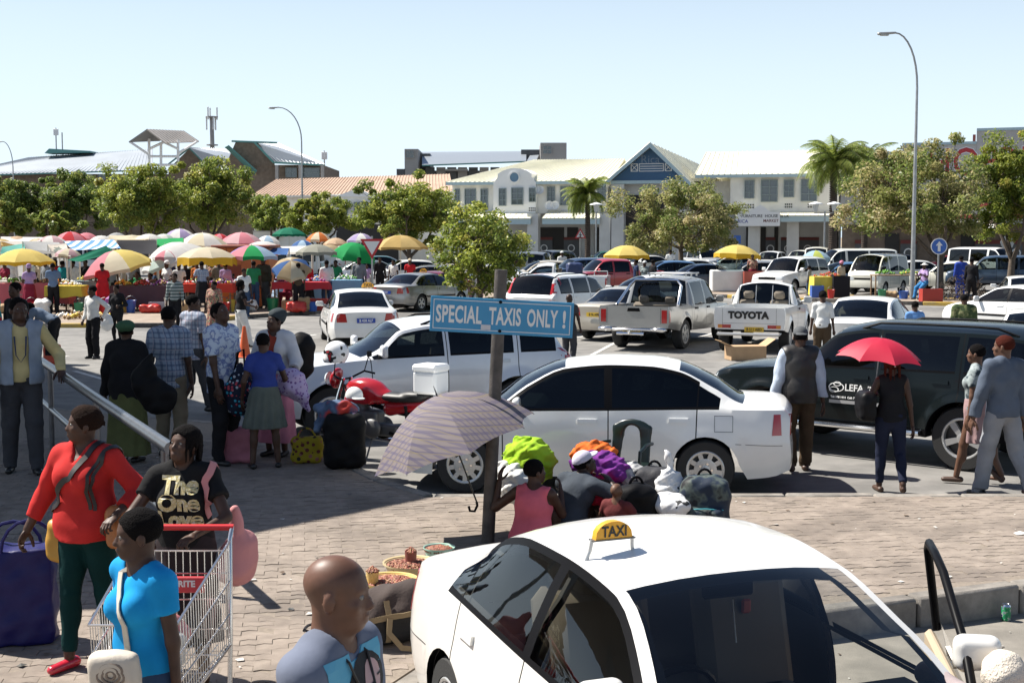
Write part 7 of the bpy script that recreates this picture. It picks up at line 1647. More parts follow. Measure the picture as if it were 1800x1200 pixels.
for i,(px,Y,w,h,m,lb)in enumerate(((30,43.6,.5,.4,M_PLB2,'blue tub in front of the pink-clothed table'),(52,43.3,.34,.38,M_PLR,'red bucket in front of the pink-clothed table'),(136,43.2,.3,.36,M_PLG,'green bucket beside the yellow-clothed table'),(182,43.8,.45,.3,M_PLR,'wide red basin beside the red dress'),(228,44.0,.34,.4,M_PLB2,'blue bucket under the yellow and red parasol'),(298,43.6,.4,.5,F_WHT,'tall white bucket right of the grey crate'),(392,43.8,.4,.34,M_PLR,'red tub left of the orange-clothed table'),(404,44.6,.3,.4,M_PLY2,'yellow bucket left of the orange-clothed table'),(478,45.4,.4,.4,M_PLG,'green tub left of the woman in light blue'),(548,44.9,.36,.3,M_PLB2,'blue basin under the tipped parasol'),(612,47.4,.34,.36,M_PLR,'red bucket at the end of the sky-blue table'),(1462,54.3,.3,.34,M_PLR,'red bucket below the yellow-clothed table'),(1552,53.9,.34,.36,M_PLG,'green bucket below the bare steel table'),(1590,53.8,.4,.3,M_PLB2,'blue basin below the bare steel table'))):
 p=at_d(px,450,Y);r=thing('bucket',lb,'bucket',(p.x,Y,.13),0,'buckets and tubs at the stalls');MB().lathe([(.001,.01),(w*.4,.01),(w*.4,0),(w*.52,h),(w*.56,h+.02),(w*.5,h),(w*.42,h*.7),(.001,h*.72)],14).build('bucket_body',m,r,40);MB().tube(arch_(-w*.5,w*.5,h,w*.5),.01,n=4).build('handle',M_STEEL,r)
for i,(px,Y,d,m,lb)in enumerate(((14,43.8,(.7,.4,.3),'sacks_brown','brown sack at the left edge of the market'),(72,43.2,(.5,.35,.5),'goods_white','white sack beside the red bucket'),(196,43.4,(.4,.3,.6),'goods_purple','purple bundle in front of the dark stall'),(262,43.9,(.7,.4,.28),'fruit_red','red bundle in front of the dark stall'),(330,43.6,(.6,.4,.45),'sacks_brown','brown sack in front of the red-clothed table'),(376,43.5,(.5,.35,.3),'goods_blue','blue bundle in front of the red-clothed table'),(436,44.9,(.6,.4,.4),'goods_white','white sack in front of the orange-clothed table'),(520,44.6,(.7,.4,.35),'fruit_red','red bundle in front of the wooden crate'),(534,44.8,(.4,.3,.5),'sacks_brown','brown sack beside the red bundle by the wooden crate'),(1566,54.2,(.6,.4,.3),'sacks_brown','brown sack below the bare steel table'))):
 p=at_d(px,450,Y);s=Sdf(.035);s.box((0,0,d[2]/2),d,r=min(d)*.4);s.plane((0,0,0),(0,0,-1));s.wrinkle(.03,14,i);o=s.build('sack',MATS[m]);o.location=(p.x,Y,.13);tag(o,lb,'sack','sacks and bundles at the stalls')
q=at(1690,527,.13);b=MB();g_=random.Random(4)
for i in range(420):
 a,t=g_.uniform(0,6.28),g_.random()**.5;x,y,z=1.15*t*math.cos(a),.8*t*math.sin(a),g_.uniform(0,1.05*(1-t*t)+.1);d=Vector((g_.uniform(-1,1),g_.uniform(-1,1),g_.uniform(-.4,1))).normalized()*g_.uniform(.1,.28);b.tube([(x,y,z),(x+d.x,y+d.y,max(0,z+d.z))],.014,i%2,3,False)
r=thing('dry_shrub','heap of dry brown brushwood on the median','shrub',q);b.build('twigs',[M_BARK,M_BARKD],r)['kind']='stuff'
def sign_post(p,h,r,m=M_GALV):MB().tube([(0,0,0),(0,0,h)],.035,n=8).build('post',m,r,40)
M_SRED=mat('sign_red',(.42,.015,.02),rough=.4);M_SWH=mat('sign_white',(.66,.66,.64),rough=.4);M_SBL=mat('sign_blue',(.02,.10,.38),rough=.4)
def tri_sign(label,px,pyt,pyb,Y,down=True,zg=.13):
 a,b=at_d(px,pyt,Y),at_d(px,pyb,Y);H_=a.z-b.z;r=thing('road_sign',label,'road sign',(a.x,Y,zg),0,None);sign_post(None,a.z-zg+.1 if down else b.z-zg,r);zc_=b.z+H_*(2/3 if down else 1/3)-zg;k=H_*2/3;s=-1 if down else 1
 tri=lambda k_:[(-k_*.866,-s*k_*.5),(k_*.866,-s*k_*.5),(0,s*k_)];T=frame((0,-.05,zc_),(1,0,0),(0,0,1))
 o=MB().prism(tri(k),-.006,.004,M=T).build('sign_plate',M_SRED,r);MB().prism(tri(k*.66),.0042,.007,M=T).build('sign_face',M_SWH,o);return r,T
tri_sign('red and white yield triangle on a post beside the green parasol',654,420,456,46,True)
r,T=tri_sign('red pedestrian warning triangle in front of the mall',1020,401,419,88,False,0)
b=MB();
for q_ in(((0,.12),(.0,-.05)),((0,-.05),(.09,-.2)),((0,-.05),(-.09,-.2)),((-.1,.06),(.1,.02))):b.tube([T@Vector((q_[0][0],q_[0][1]-.03,.012)),T@Vector((q_[1][0],q_[1][1]-.03,.012))],.025,n=4)
b.lathe([(.04,0),(.001,.01)],8,M=T@Matrix.Translation((0,.15,.01)));b.build('pictogram',M_INK,r)
p=at_d(1650,433,52.5);r=thing('road_sign','round blue sign with a white arrow pointing up on the median','road sign',(p.x,52.5,.13));sign_post(None,p.z+.1,r);T=frame((0,-.05,p.z-.13),(1,0,0),(0,0,1))
o=MB().lathe([(.33,0),(.33,.012),(.001,.012)],32,M=T).build('sign_plate',M_SWH,r);MB().lathe([(.295,.0122),(.295,.015),(.001,.015)],32,M=T).build('sign_face',M_SBL,o);MB().prism([(-.055,-.2),(.055,-.2),(.055,.03),(.14,.03),(0,.2),(-.14,.03),(-.055,.03)],.0152,.019,M=T).build('arrow',M_SWH,o)
p=at_d(1770,426,70);r=thing('road_sign','grey back of an octagonal sign in front of the supermarket','road sign',(p.x,70,0));sign_post(None,p.z,r);MB().lathe([(.38,-.01),(.38,.01),(.001,.01)],8,M=frame((0,-.06,p.z),(1,0,0),(0,0,1))).build('sign_plate',M_GALV,r)
p=at_d(1296,421,98);r=thing('road_sign','small blue parking sign at the mall entrance','road sign',(p.x,98,0));sign_post(None,p.z,r);MB().box((0,-.06,p.z),(.5,.02,.6)).build('sign_plate',M_SBL,r)
def cone_(label,p):
 r=thing('traffic_cone',label,'traffic cone',p);mo=mat('cone_orange',(.6,.1,.02),rough=.5);MB().lathe([(.14,.03),(.035,.68),(.03,.7),(.001,.7)],16).build('cone_body',mo,r,40);MB().box((0,0,.015),(.36,.36,.03),bev=.01).build('base',mo,r)
cone_('orange traffic cone on the road behind the patterned-shirt man',at(430,628,0))
def spot(px,fy,ty,z):
 p=at(px,fy,z);return p,max(1.2,min(1.95,at_d(px,ty,p.y).z-z))
ARM=((-.215,.07,.455),(.215,.04,.455));HIP=((-.24,.02,.56),(.24,.02,.56));FRONT=((-.12,.3,.6),(.12,.3,.6));CARRY=((-.22,.28,.58),(.24,.05,.45))
ELB=((-1,-.3,0),(1,-.3,0))
WALK=((-.08,-.22,.06,-35),(.08,.22,0,10));WALK2=((-.08,.2),(.08,-.24,.07,-40));STAND=((-.1,0),(.1,.03))
def folk(label,px,fy,ty,face,top,bottom,z=0.0,**k):
 p,h=spot(px,fy,ty,z);k.setdefault('lod',1 if p.y<32 else 2);k.setdefault('z',z);return person(label,face,(p.x,p.y),h,top,bottom,**k)
W_=cloth('white',(.62,.62,.60));BK=cloth('black',(.014,.014,.016));NV=cloth('navy',(.02,.03,.07));GY=cloth('grey',(.2,.21,.22));DG=cloth('charcoal',(.05,.05,.055));BR=cloth('brown',(.07,.048,.03));KH=cloth('khaki',(.2,.17,.12));RD=cloth('red',(.45,.02,.025));OLV=cloth('olive',(.10,.11,.045));PK=cloth('pink',(.5,.2,.28));LB=cloth('light_blue',(.28,.38,.5));RB=cloth('royal',(.03,.06,.3));DN=cloth('denim',(.04,.07,.13));GN=cloth('green',(.03,.22,.09));TL=cloth('teal',(.02,.25,.27));MAR=cloth('maroon',(.2,.02,.04));LIL=cloth('lilac',(.34,.24,.42));YL=cloth('yellow',(.5,.36,.09));BEI=cloth('beige',(.42,.35,.25))
PLA1=pattern('plaid_blue','plaid',[(.28,.34,.42),(.07,.10,.18),(.45,.42,.45)],16);PLA2=pattern('plaid_grey','plaid',[(.30,.33,.40),(.10,.13,.2),(.42,.32,.34)],14);FLOR=pattern('shirt_blue_print','blotch',[(.55,.6,.66),(.45,.52,.62),(.10,.14,.34),(.5,.55,.62)],13);FLOW=pattern('dress_print','camo',[(.25,.15,.12),(.32,.05,.05),(.42,.34,.22),(.05,.1,.06),(.12,.05,.06)],15);CAMO=pattern('camo_green','camo',[(.03,.05,.02),(.10,.12,.05),(.2,.2,.1),(.04,.04,.03)],8);STRP=pattern('stripe_grey','stripes',[(.09,.12,.12),(.35,.38,.37)],11)
F_=folk('man in a grey waistcoat over a yellow shirt holding the steel rail',42,830,505,-158,(cloth('pale_yellow',(.52,.42,.2)),dict(sleeve=2.0)),('trousers',DG),z=.13,lod=0,over=(cloth('grey_blue',(.25,.29,.35)),dict(loose=.03)),hands=((-.36,.22,.585),(.27,.08,.46)),build=1.08,head=(18,-8),feet=((-.12,.1),(.12,-.1)))
ribbon(None,[(-.06,.16,1.50),(-.05,.19,1.3),(.0,.19,1.22),(.05,.19,1.3),(.06,.16,1.50)],.018,.004,mat('lanyard',(.02,.03,.08)),'lanyard',F_['root'])
folk('person in black standing behind the waistcoat man',33,690,490,150,(BK,dict(sleeve=2.0)),('trousers',BK),z=.0,hat=None)
folk('woman in teal cut by the left edge',-6,640,492,120,(TL,dict(sleeve=.5)),('trousers',RD),sex='f')
b_=folk('man in a grey-blue pullover bending over an orange bag',98,640,498,88,(cloth('slate',(.14,.18,.24)),dict(sleeve=2.0)),('trousers',BK),lean=62,hands=((-.14,.62,.34),(.16,.58,.34)),feet=((-.1,0),(.1,.12)),head=(0,-30))
folk('man in a white shirt and black trousers looking aside',166,630,499,150,(W_,dict(sleeve=2.0)),('trousers',BK),hands=((-.3,-.02,.56),(.22,.12,.5)),elbows=((-1,-.6,0),None),head=(-50,0),lod=1)
folk('woman in a black top with a blue hem carrying a white carrier bag',207,603,498,165,(BK,dict(sleeve=2.0,hem=-.02)),('trousers',BK,dict(slim=1)),sex='f',hands=((-.18,.2,.62),(.26,.1,.44)),build=1.12)
folk('woman with a green beret and long black jumper seen from behind',226,812,560,-12,(BK,dict(sleeve=2.0,hem=-.14,loose=.035)),('skirt',OLV,dict(hem=.06,r1=.27)),z=.13,sex='f',build=1.15,hat=('beret',cloth('beret_green',(.05,.11,.06))),lod=0,hands=((-.34,.08,.46),(.2,.25,.56)),head=(15,-5))
folk('man in a pale plaid shirt with a black shoulder bag seen from behind',301,800,533,-6,(PLA1,dict(sleeve=.8,hem=-.14,loose=.022)),('trousers',KH),z=.13,lod=0)
folk('young man in a dark-lined plaid shirt looking right',342,728,514,-40,(PLA2,dict(sleeve=.7,hem=-.12,loose=.02)),('trousers',DG),z=.0,lod=0,head=(-45,0),feet=WALK)
NB=folk('man in a blue and white patterned shirt with a backpack strap looking down',392,815,524,-112,(FLOR,dict(sleeve=.75,hem=-.16,loose=.024)),('trousers',BK,dict(ankle=.02)),z=.13,lod=0,head=(-15,-28),hands=((-.2,.1,.44),(.22,.12,.42)))
folk('schoolgirl in a blue shirt and grey pleated skirt seen from behind',467,822,581,18,(cloth('school_blue',(.03,.05,.22)),dict(sleeve=.5,hem=-.03)),('skirt',cloth('school_grey',(.10,.115,.10)),dict(hem=.30,r1=.27,wave=.018,nw=14)),z=.13,sex='f',lod=0,head=(-30,0),feet=((-.16,0),(.16,0)),hands=((-.27,.1,.5),(.26,.3,.56)),hair='short')
folk('woman with a dark headscarf, white shawl and long pink skirt',487,800,541,165,(cloth('rust',(.3,.05,.03)),dict(sleeve=1.0)),('skirt',PK,dict(hem=.10,r1=.24)),z=.13,sex='f',lod=0,over=(cloth('shawl',(.5,.5,.52)),dict(sleeve=1.4,gap=.12,hem=.06,name='shawl')),hat=('wrap',cloth('wrap_dark',(.04,.05,.055))),head=(-30,-12),hands=((-.3,.26,.55),(.2,.25,.55)))
folk('man in a grey striped jumper facing the road',309,582,478,178,(STRP,dict(sleeve=2.0)),('trousers',BK),z=0,lod=1)
folk('woman in a long red and green printed dress',378,592,492,160,(FLOW,dict(sleeve=1.2,loose=.03)),('skirt',FLOW,dict(hem=.15,r1=.28,dress=1)),sex='f',build=1.2,lod=1,head=(-25,0))
folk('woman in white trousers with a pink bag over a black top',424,612,490,-60,(BK,dict(sleeve=.5)),('trousers',W_),sex='f',lod=1,hands=((-.1,.28,.66),(.2,.3,.6)),feet=WALK,hair='long')
folk('man in a white T-shirt beside the red-clothed table',430,560,470,-150,(W_,dict(sleeve=.6)),('trousers',DN),z=.0)
folk('man in a green shirt at the kiosk door',447,545,457,10,(GN,dict(sleeve=.6)),('trousers',DN),z=.13);folk('tall figure in a long dark robe',464,541,452,170,(cloth('robe',(.05,.05,.035)),dict(sleeve=2.0,loose=.04)),('skirt',cloth('robe_low',(.07,.08,.08)),dict(hem=.04,r1=.26)),z=.13,sex='f',build=1.15,hat=('wrap',BK))
folk('woman in a light blue dress walking with a white bag',493,540,457,-20,(LB,dict(sleeve=.6)),('skirt',LB,dict(hem=.22,r1=.32,dress=1)),z=.0,sex='f',build=1.2,feet=WALK2,head=(150*0,0))
folk('man in a grey shirt and jeans by the yield sign',632,538,450,175,(GY,dict(sleeve=1.2)),('trousers',DN),z=.0,feet=WALK);folk('man in a dark jacket behind the yield sign post',668,520,450,-170,(BK,dict(sleeve=2.0)),('trousers',BK),z=.0);folk('man in a white shirt with a navy satchel behind the silver taxi',692,520,455,160,(W_,dict(sleeve=.6)),('trousers',NV),z=.0);folk('man in a red shirt and pale cap behind the silver taxi',721,522,453,178,(RD,dict(sleeve=.6)),('trousers',BK),z=.0,hat=('cap',BEI))
folk('man in purple standing behind the yield sign',646,522,462,160,(LIL,dict(sleeve=.6)),('trousers',W_),z=.0)
for i,(lab,px,Y,face,tc,bc,kw)in enumerate((('seller in a grey T-shirt under the big yellow parasol',80,47.5,150,GY,DN,{}),('shopper in red between the yellow parasol and the green awning',97,49,20,RD,BK,{}),('shopper in teal under the patched canvas',109,48,-30,TL,BK,dict(sex='f')),('seller in white under the green awning',128,48,160,W_,BK,{}),('seller in a dark top behind the grey-blue table',150,48.5,180,BK,DN,{}),('woman in a red dress beside the yellow and red parasol',179,44.2,30,RD,RD,dict(sex='f',build=1.2)),('shopper with a grey jacket under the yellow and red parasol',196,48,0,GY,BK,{}),('seller in lilac sitting behind the dark stall',263,47,175,LIL,LIL,dict(sex='f',seat=.4,build=1.15)),('seller in a printed top right of the dark stall',285,46.4,170,FLOW,MAR,dict(sex='f',seat=.4)),('shopper in a white and blue headscarf beside the cream parasol',293,46.2,150,W_,LB,dict(sex='f',hat=('wrap',W_))),('tall man in white under the cream parasol',314,46.6,10,W_,BK,{}),('seller in black behind the red-clothed table',326,48,170,BK,BK,{}),('woman in orange behind the red-clothed table',346,47.5,180,cloth('orange',(.5,.15,.04)),BK,dict(sex='f')),('child in a pink top in front of the kiosk',409,48.6,170,PK,PK,dict(sex='f',small=1)),('shopper in plaid beside the red-clothed table',354,44,10,PLA1,BK,dict(sex='f')),('seller in red behind the red-edged table',540,47.6,175,RD,BK,dict(sex='f')),('seller in purple behind the sky-blue table',562,50,170,LIL,BK,dict(sex='f',seat=.45)),('seller in green behind the sky-blue table',590,50.2,170,GN,DN,{}),('shopper in white behind the frilled parasol',18,50,20,W_,NV,{}),('seller in maroon at the left edge table',8,48,160,MAR,BK,dict(sex='f')),('shopper in beige behind the grey-blue table',222,50,0,BEI,BK,{}),('seller in yellow under the white parasol',340,51,180,YL,BK,dict(sex='f')),('shopper in denim blue left of the yellow-clothed table',92,43.4,10,cloth('shirt_denim',(.12,.18,.28)),BK,{}),('woman in a purple wrap at the pink-clothed table',50,43.6,20,LIL,MAR,dict(sex='f',hat=('wrap',LIL))),('boy in a white vest by the black net',244,48.2,170,W_,KH,dict(small=1)),('man in a red cap by the black net',230,47.6,150,GY,BK,dict(hat=('cap',RD))),('woman with a yellow headscarf behind the cream parasol',372,50,170,FLOW,BK,dict(sex='f',hat=('wrap',YL))),('seller in sky blue behind the orange-clothed table',428,48.2,175,LB,BK,dict(sex='f',seat=.5)),('woman in black trousers and a lilac top facing the kiosk',396,47,0,LIL,BK,dict(sex='f')),('man in a brown jacket at the red-edged table',524,44.8,10,BR,BK,{}),('woman in a maroon dress behind the wooden crate',505,47.4,170,MAR,MAR,dict(sex='f',seat=.4)),('shopper in a white shirt at the sky-blue table',574,46.4,15,W_,DN,{}),('shopper in khaki between the cream parasol and the kiosk',384,49,20,KH,DG,{}),('woman in a green wrap behind the dark stall',240,47,180,GN,BK,dict(sex='f',seat=.45)),('man in a navy jacket in the second row of stalls',300,50.5,60,NV,BK,{}),('shopper in orange at the back of the stalls',276,52,10,cloth('orange',(.5,.15,.04)),DN,dict(sex='f')),('shopper in white at the back left of the stalls',62,51,30,W_,BK,{}),('seller in a straw hat at the grey sheet',72,50,170,BEI,BK,dict(hat=('sunhat',BEI))))):
 kw=dict(kw);h=1.2 if kw.pop('small',0)else rnd.uniform(1.62,1.78);p=at_d(px,450,Y);k=dict(lod=2,z=.13,group=None);k.update(kw)
 if 'seat' in k:k.update(feet=((-.12,.45),(.12,.45)),hands=FRONT)
 else:k.update(hands=rnd.choice((ARM,CARRY,FRONT)))
 person(lab,face,(p.x,Y),h,(tc,dict(sleeve=rnd.choice((.6,2.0)))),('skirt' if k.get('sex')=='f' and 'seat' not in k else 'trousers',bc,dict(hem=.2,r1=.26)if k.get('sex')=='f' and 'seat' not in k else{}),**k)
folk('person in a white cap and shirt between the navy estate and the charcoal car',988,505,434,20,(W_,dict(sleeve=2.0)),('trousers',NV),hat=('cap',W_));folk('dark-clothed person walking behind the right end of the blue sign',1000,640,514,-25,(DG,dict(sleeve=.4)),('trousers',DG),hair='bald',skin=SK2,lod=1,hands=((-.22,.1,.45),(.26,.16,.43)))
folk('snack seller in a printed apron under the right yellow parasol',1322,512,446,175,(FLOW,dict(sleeve=.6)),('skirt',MAR,dict(hem=.15,r1=.26)),z=.13,sex='f',build=1.1);folk('seller in a grey shirt sitting left of the yellow-clothed table',1422,520,466,60,(GY,dict(sleeve=2.0)),('trousers',DN),z=.13);folk('shopper in a pink headscarf beside the white van',1478,522,458,30,(BEI,dict(sleeve=2.0)),('skirt',BK,dict(hem=.1)),z=.0,sex='f',hat=('wrap',PK))
person('seller in a lilac top and blue skirt sitting by the tall lamp post',120,(at_d(1626,450,53.5).x,53.5),1.68,(LIL,dict(sleeve=.8)),('trousers',cloth('skirt_blue',(.04,.16,.34))),sex='f',seat=.62,feet=((-.14,.4),(.14,.42)),hands=FRONT,lod=2,z=.13,hat=('sunhat',W_))
folk('workman in royal blue overalls with orange bands',1688,528,448,5,(RB,dict(sleeve=2.0,loose=.025)),('trousers',RB),z=.0);folk('man in black walking beside the overalls workman',1706,535,452,-40,(BK,dict(sleeve=2.0)),('trousers',BK),z=.0,feet=WALK)
folk('woman in a white blouse with a thin strap walking behind the white saloon',1444,648,508,-15,(W_,dict(sleeve=.9)),('trousers',BR),sex='f',lod=1,hair='tied');folk('person in a blue shirt leaning at the open saloon door',1606,650,527,0,(cloth('sky',(.12,.25,.5)),dict(sleeve=.5)),('trousers',DN),lod=1,hair='short')
folk('man in a green camouflage top behind the black four-wheel drive',1692,650,514,-10,(CAMO,dict(sleeve=2.0,loose=.03)),('trousers',BR),lod=1,build=1.15)
folk('distant shopper in grey beside the dry pale tree',1178,496,432,0,(W_,dict(sleeve=.6)),('trousers',NV));folk('distant man in a dark top behind the white hatchback',1118,525,455,100,(NV,dict(sleeve=.6)),('trousers',BK));folk('distant woman in stripes behind the white hatchback',1133,526,457,140,(STRP,dict(sleeve=.6)),('trousers',BK),sex='f',hat=('cap',W_));folk('distant man in black behind the white hatchback',1147,527,455,-60,(BK,dict(sleeve=.6)),('trousers',BK))
folk('man in a dark leather waistcoat and flat cap walking away',1403,829,570,-4,(cloth('shirt_blue_white',(.4,.46,.55)),dict(sleeve=2.0,loose=.026)),('trousers',BR,dict(ankle=.034)),lod=0,over=(mat('leather_black',(.02,.018,.017),rough=.5,bump=.3,bs=30),dict(open=0,hem=-.1,loose=.036)),hat=('cap_back',cloth('cap_grey',(.08,.085,.09))),feet=((-.1,-.12,.04,-20),(.1,.12)),hands=((-.3,.02,.47),(.28,.02,.46)),shoes=SHOE_BR)
U_=folk('woman in a black sleeveless top walking under a red umbrella',1563,866,618,-2,(BK,dict(sleeve=0)),('trousers',cloth('jeans_dark',(.016,.02,.04)),dict(slim=1)),sex='f',lod=0,hair='long',hairm=M_AUBURN,feet=((-.1,.1),(.1,-.26,.07,-50)),hands=((-.16,.22,.68),(.27,.0,.46)),shoes=SHOE_BR)
folk('man in a grey suit jacket and pale grey trousers striding past the black four-wheel drive',1758,876,584,20,(cloth('suit_blue_grey',(.085,.105,.14)),dict(sleeve=2.0,hem=-.05,loose=.024)),('trousers',cloth('trouser_grey',(.24,.25,.27)),dict(ankle=.036)),lod=0,hairm=M_AUBURN,head=(35,0),skin=SK3,feet=((-.16,.12),(.18,-.26,.06,-35)),hands=((-.3,.1,.48),(.26,.02,.47)))
folk('woman in heels mostly hidden behind the man in grey',1712,850,600,60,(pattern('teal_print','blotch',[(.05,.1,.1),(.3,.34,.34),(.04,.06,.07)],12),dict(sleeve=.6)),('skirt',cloth('skirt_rose',(.3,.2,.2)),dict(hem=.3,r1=.2)),sex='f',lod=0,skin=SK3,feet=((-.08,.2),(.08,-.3,.05,-40)),shoes=SHOE_BR)
at_p=at(930,958,.13)
PKW=person('woman in a pink vest sitting on the paving with her back turned',-22,(.16,10.6),1.46,(cloth('vest_pink',(.62,.13,.17)),dict(sleeve=0,neck=.085,vneck=.02)),('trousers',BK),sex='f',seat=.0,build=1.32,lean=8,feet=((-.2,.62),(.2,.6)),hands=((-.40,.14,.36),(.16,.4,.3)),elbows=((-.5,-.1,-1),(.3,-.2,-1)),head=(-40,-4),lod=0,z=.13)
person('man in a dark T-shirt and pale cap sitting close to the woman in pink',-48,(.46,11.0),1.56,(cloth('tee_charcoal',(.05,.06,.075)),dict(sleeve=.7)),('trousers',DN),seat=.0,lean=24,build=1.25,feet=((-.2,.6),(.2,.6)),hands=((-.2,.4,.3),(.2,.4,.3)),head=(-20,-25),lod=0,z=.13,hat=('cap',cloth('cap_lilac',(.5,.48,.58))),skin=SK2)
person('small child with a shaved head sitting among the bags',-30,(.87,10.75),1.0,(cloth('child_maroon',(.12,.03,.03)),dict(sleeve=.5)),('trousers',BK),seat=.02,feet=((-.15,.5),(.15,.5)),hands=((-.2,.35,.25),(.2,.35,.25)),hair='bald',skin=SK3,lod=0,z=.13,head=(0,-20))
RED_P=at(160,1168,.13)
RW=person('woman in a red blouse with a cross-body strap carrying a big blue bag',160,(RED_P.x,RED_P.y),1.60,(cloth('blouse_red',(.46,.028,.026),bump=.15),dict(sleeve=1.65,hem=-.07,vneck=.10,loose=.014,neck=.074)),('trousers',cloth('leggings_teal',(.004,.028,.028)),dict(slim=1)),shoes=mat('shoe_red',(.5,.02,.04),rough=.25,coat=.5),sex='f',build=1.3,hair='cornrow',hairm=M_HAIR2,lod=0,z=.13,head=(-48,-4),hands=((-.33,.14,.60),(.40,.10,.51)),feet=((-.07,-.14),(.09,.10)),curl=.9)
BW_P=at_d(312,900,7.05)
BW=person('woman with braids in a black T-shirt pushing the shopping trolley',178,(BW_P.x,7.22),1.55,(cloth('tee_black',(.012,.012,.013)),dict(sleeve=.5,hem=-.05,loose=.016)),('skirt',cloth('skirt_dark',(.03,.022,.024)),dict(hem=.2,r1=.22)),sex='f',hair='braids',lod=0,z=.13,head=(-25,-14),hands=((-.16,.36,.63),(.17,.36,.63)),elbows=((-.8,-.5,-.2),(.8,-.5,-.2)),curl=1.1,skin=SK1)
v,f=[],[]
for t,yy in(('The',.09),('One',-.005),('Love',-.10)):
 a_,b_2=text_mesh(t,.125,.007,sx=1.0);n=len(v);v+=[(x,y+yy)for x,y,_ in a_];f+=[[q+n for q in g]for g in b_2]
gold=pattern('gold_print','blotch',[(.50,.42,.20),(.6,.52,.3),(.42,.34,.12),(.62,.58,.45)],60,.35);k=1.55/1.75
on_top(BW,v,f,gold,'lettering',(0,.7,1.255*k),(-1,0,0),(0,0,1),.005)
CW_P=at_d(256,1000,5.35)
CW=person('young woman in a bright blue V-neck top with a pale bag strap',140,(CW_P.x,5.3),1.48,(cloth('top_blue',(.012,.26,.56),bump=.12),dict(sleeve=.5,hem=-.05,vneck=.09,loose=.012,neck=.078)),('trousers',DN),sex='f',lod=0,z=.13,build=.94,head=(-30,2),hands=((-.24,-.02,.47),(.19,-.04,.5)),skin=SK1,curl=.7,hair='short')
BM_P=at_d(583,1100,3.72)
BM=person('bald man in a grey-blue T-shirt printed with a pop-art face',-112,(BM_P.x,3.72),1.69,(cloth('tee_grey_blue',(.14,.158,.21),bump=.12),dict(sleeve=.62,hem=-.06,loose=.016,neck=.07)),('trousers',DN),hair='bald',lod=0,z=.13,build=.85,skin=mat('skin_warm',(.112,.052,.032),rough=.48,spec=.4,var=.22,vs=14),head=(18,3),hands=((-.22,.06,.46),(.22,.06,.46)))
k=1.69/1.75
def el(cx,cy,rx,ry,n=22,a0=0,a1=6.2832):return[(cx+rx*math.cos(t),cy+ry*math.sin(t))for t in np.linspace(a0,a1,n,endpoint=a1<6.28)]
for nm,poly,m,off in(('print_panel',[(-.16,-.30),(.13,-.30),(.14,.055),(-.16,.055)],mat('print_cyan',(.10,.35,.5),rough=.8),.003),('print_hair',el(.035,-.115,.135,.155),mat('print_black',(.012,.012,.014),rough=.8),.005),('print_shoulder',[(-.03,-.30),(.13,-.30),(.12,-.2),(0,-.2)],mat('print_black',(.012,.012,.014),rough=.8),.0058),('print_face',el(.055,-.10,.082,.115),mat('print_skin',(.48,.31,.30),rough=.8),.0068),('print_lips',el(.075,-.155,.034,.02),mat('print_lips',(.42,.02,.05),rough=.6),.0086),('print_eye',el(.02,-.085,.026,.013),mat('print_black',(.012,.012,.014),rough=.8),.0086),('print_eye',el(.1,-.075,.022,.012),mat('print_black',(.012,.012,.014),rough=.8),.0086),('print_brow',[(-.01,-.055),(.045,-.045),(.045,-.04),(-.01,-.048)],mat('print_black',(.012,.012,.014),rough=.8),.0086),('print_brow',[(.075,-.04),(.122,-.045),(.122,-.04),(.075,-.034)],mat('print_black',(.012,.012,.014),rough=.8),.0086)):
 v,f=grid_poly(poly,.03);on_top(BM,v,f,m,nm,(0,.8,1.375*k),(-1,0,0),(0,0,1),off)
b=MB();N_=BM['N'];P=[]
for t in np.linspace(0,1,25):
 a=2*math.pi*t;P.append((N_[0]+.075*math.cos(a)*(1-.2*(math.sin(a)>0)*math.sin(a)),N_[1]+.005+.085*math.sin(a)+.035*max(0,math.sin(a)),N_[2]+.005-.015*math.sin(a)-.17*max(0,math.sin(a))**1.6))
Pn=drape([(0,0)],BVHTree.FromPolygons([Vector(p)for p in BM['top'][0]],[list(q)for q in BM['top'][1]]),frame((0,.8,1.2),(-1,0,0),(0,0,1)))
bvt=BVHTree.FromPolygons([Vector(p)for p in BM['top'][0]],[list(q)for q in BM['top'][1]]);Q=[]
for p in P[:-1]:
 n=bvt.find_nearest(Vector(p));d=Vector(p)-n[0];Q.append(n[0]+n[1]*.009 if d.dot(n[1])<.009 else Vector(p))
for i in range(len(Q)):b.tube([Q[i],Q[(i+1)%len(Q)]],.0042,n=5)
b.build('necklace',mat('cord_black',(.02,.016,.014),rough=.5),BM['root'],60)
WH=at_d(1766,1150,5.3)
person('person in a cream woolly hat sitting beside the open taxi door',150,(WH.x,5.3),1.6,(cloth('cardigan',(.3,.25,.25)),dict(sleeve=2.0)),('trousers',NV),sex='f',lod=0,seat=.24,feet=((-.14,.5),(.14,.5)),hands=FRONT,z=-.08,hat=('wool',mat('wool_cream',(.62,.55,.46),rough=.95,bump=1.0,bs=90,var=.1)),skin=SK3)
SH=[(-9.6,27.5),(-5,20.9),(-.82,12.9),(-2.4,11.2),(-2.93,8.93),(-8,8.2),(-16,14),(-16,27.5)];ZC=6.5;kx,ky=SUN.x/SUN.z*ZC,SUN.y/SUN.z*ZC  # roof added out of view; outline is the wanted ground shade shifted towards the sun
r=thing('shade_roof','flat roof on steel posts over the bus rank beside the handrail','canopy',(0,0,0));MB().prism([(x+kx,y+ky)for x,y in SH],ZC,ZC+.3).build('roof_slab',M_GREYW,r)
for x,y in((-9.5,13.5),(-14,14.5),(-15,21),(-13,27)):MB().tube([(x,y,0),(x,y,ZC-.01)],.11,n=10).build('post',M_GALV,r,40)
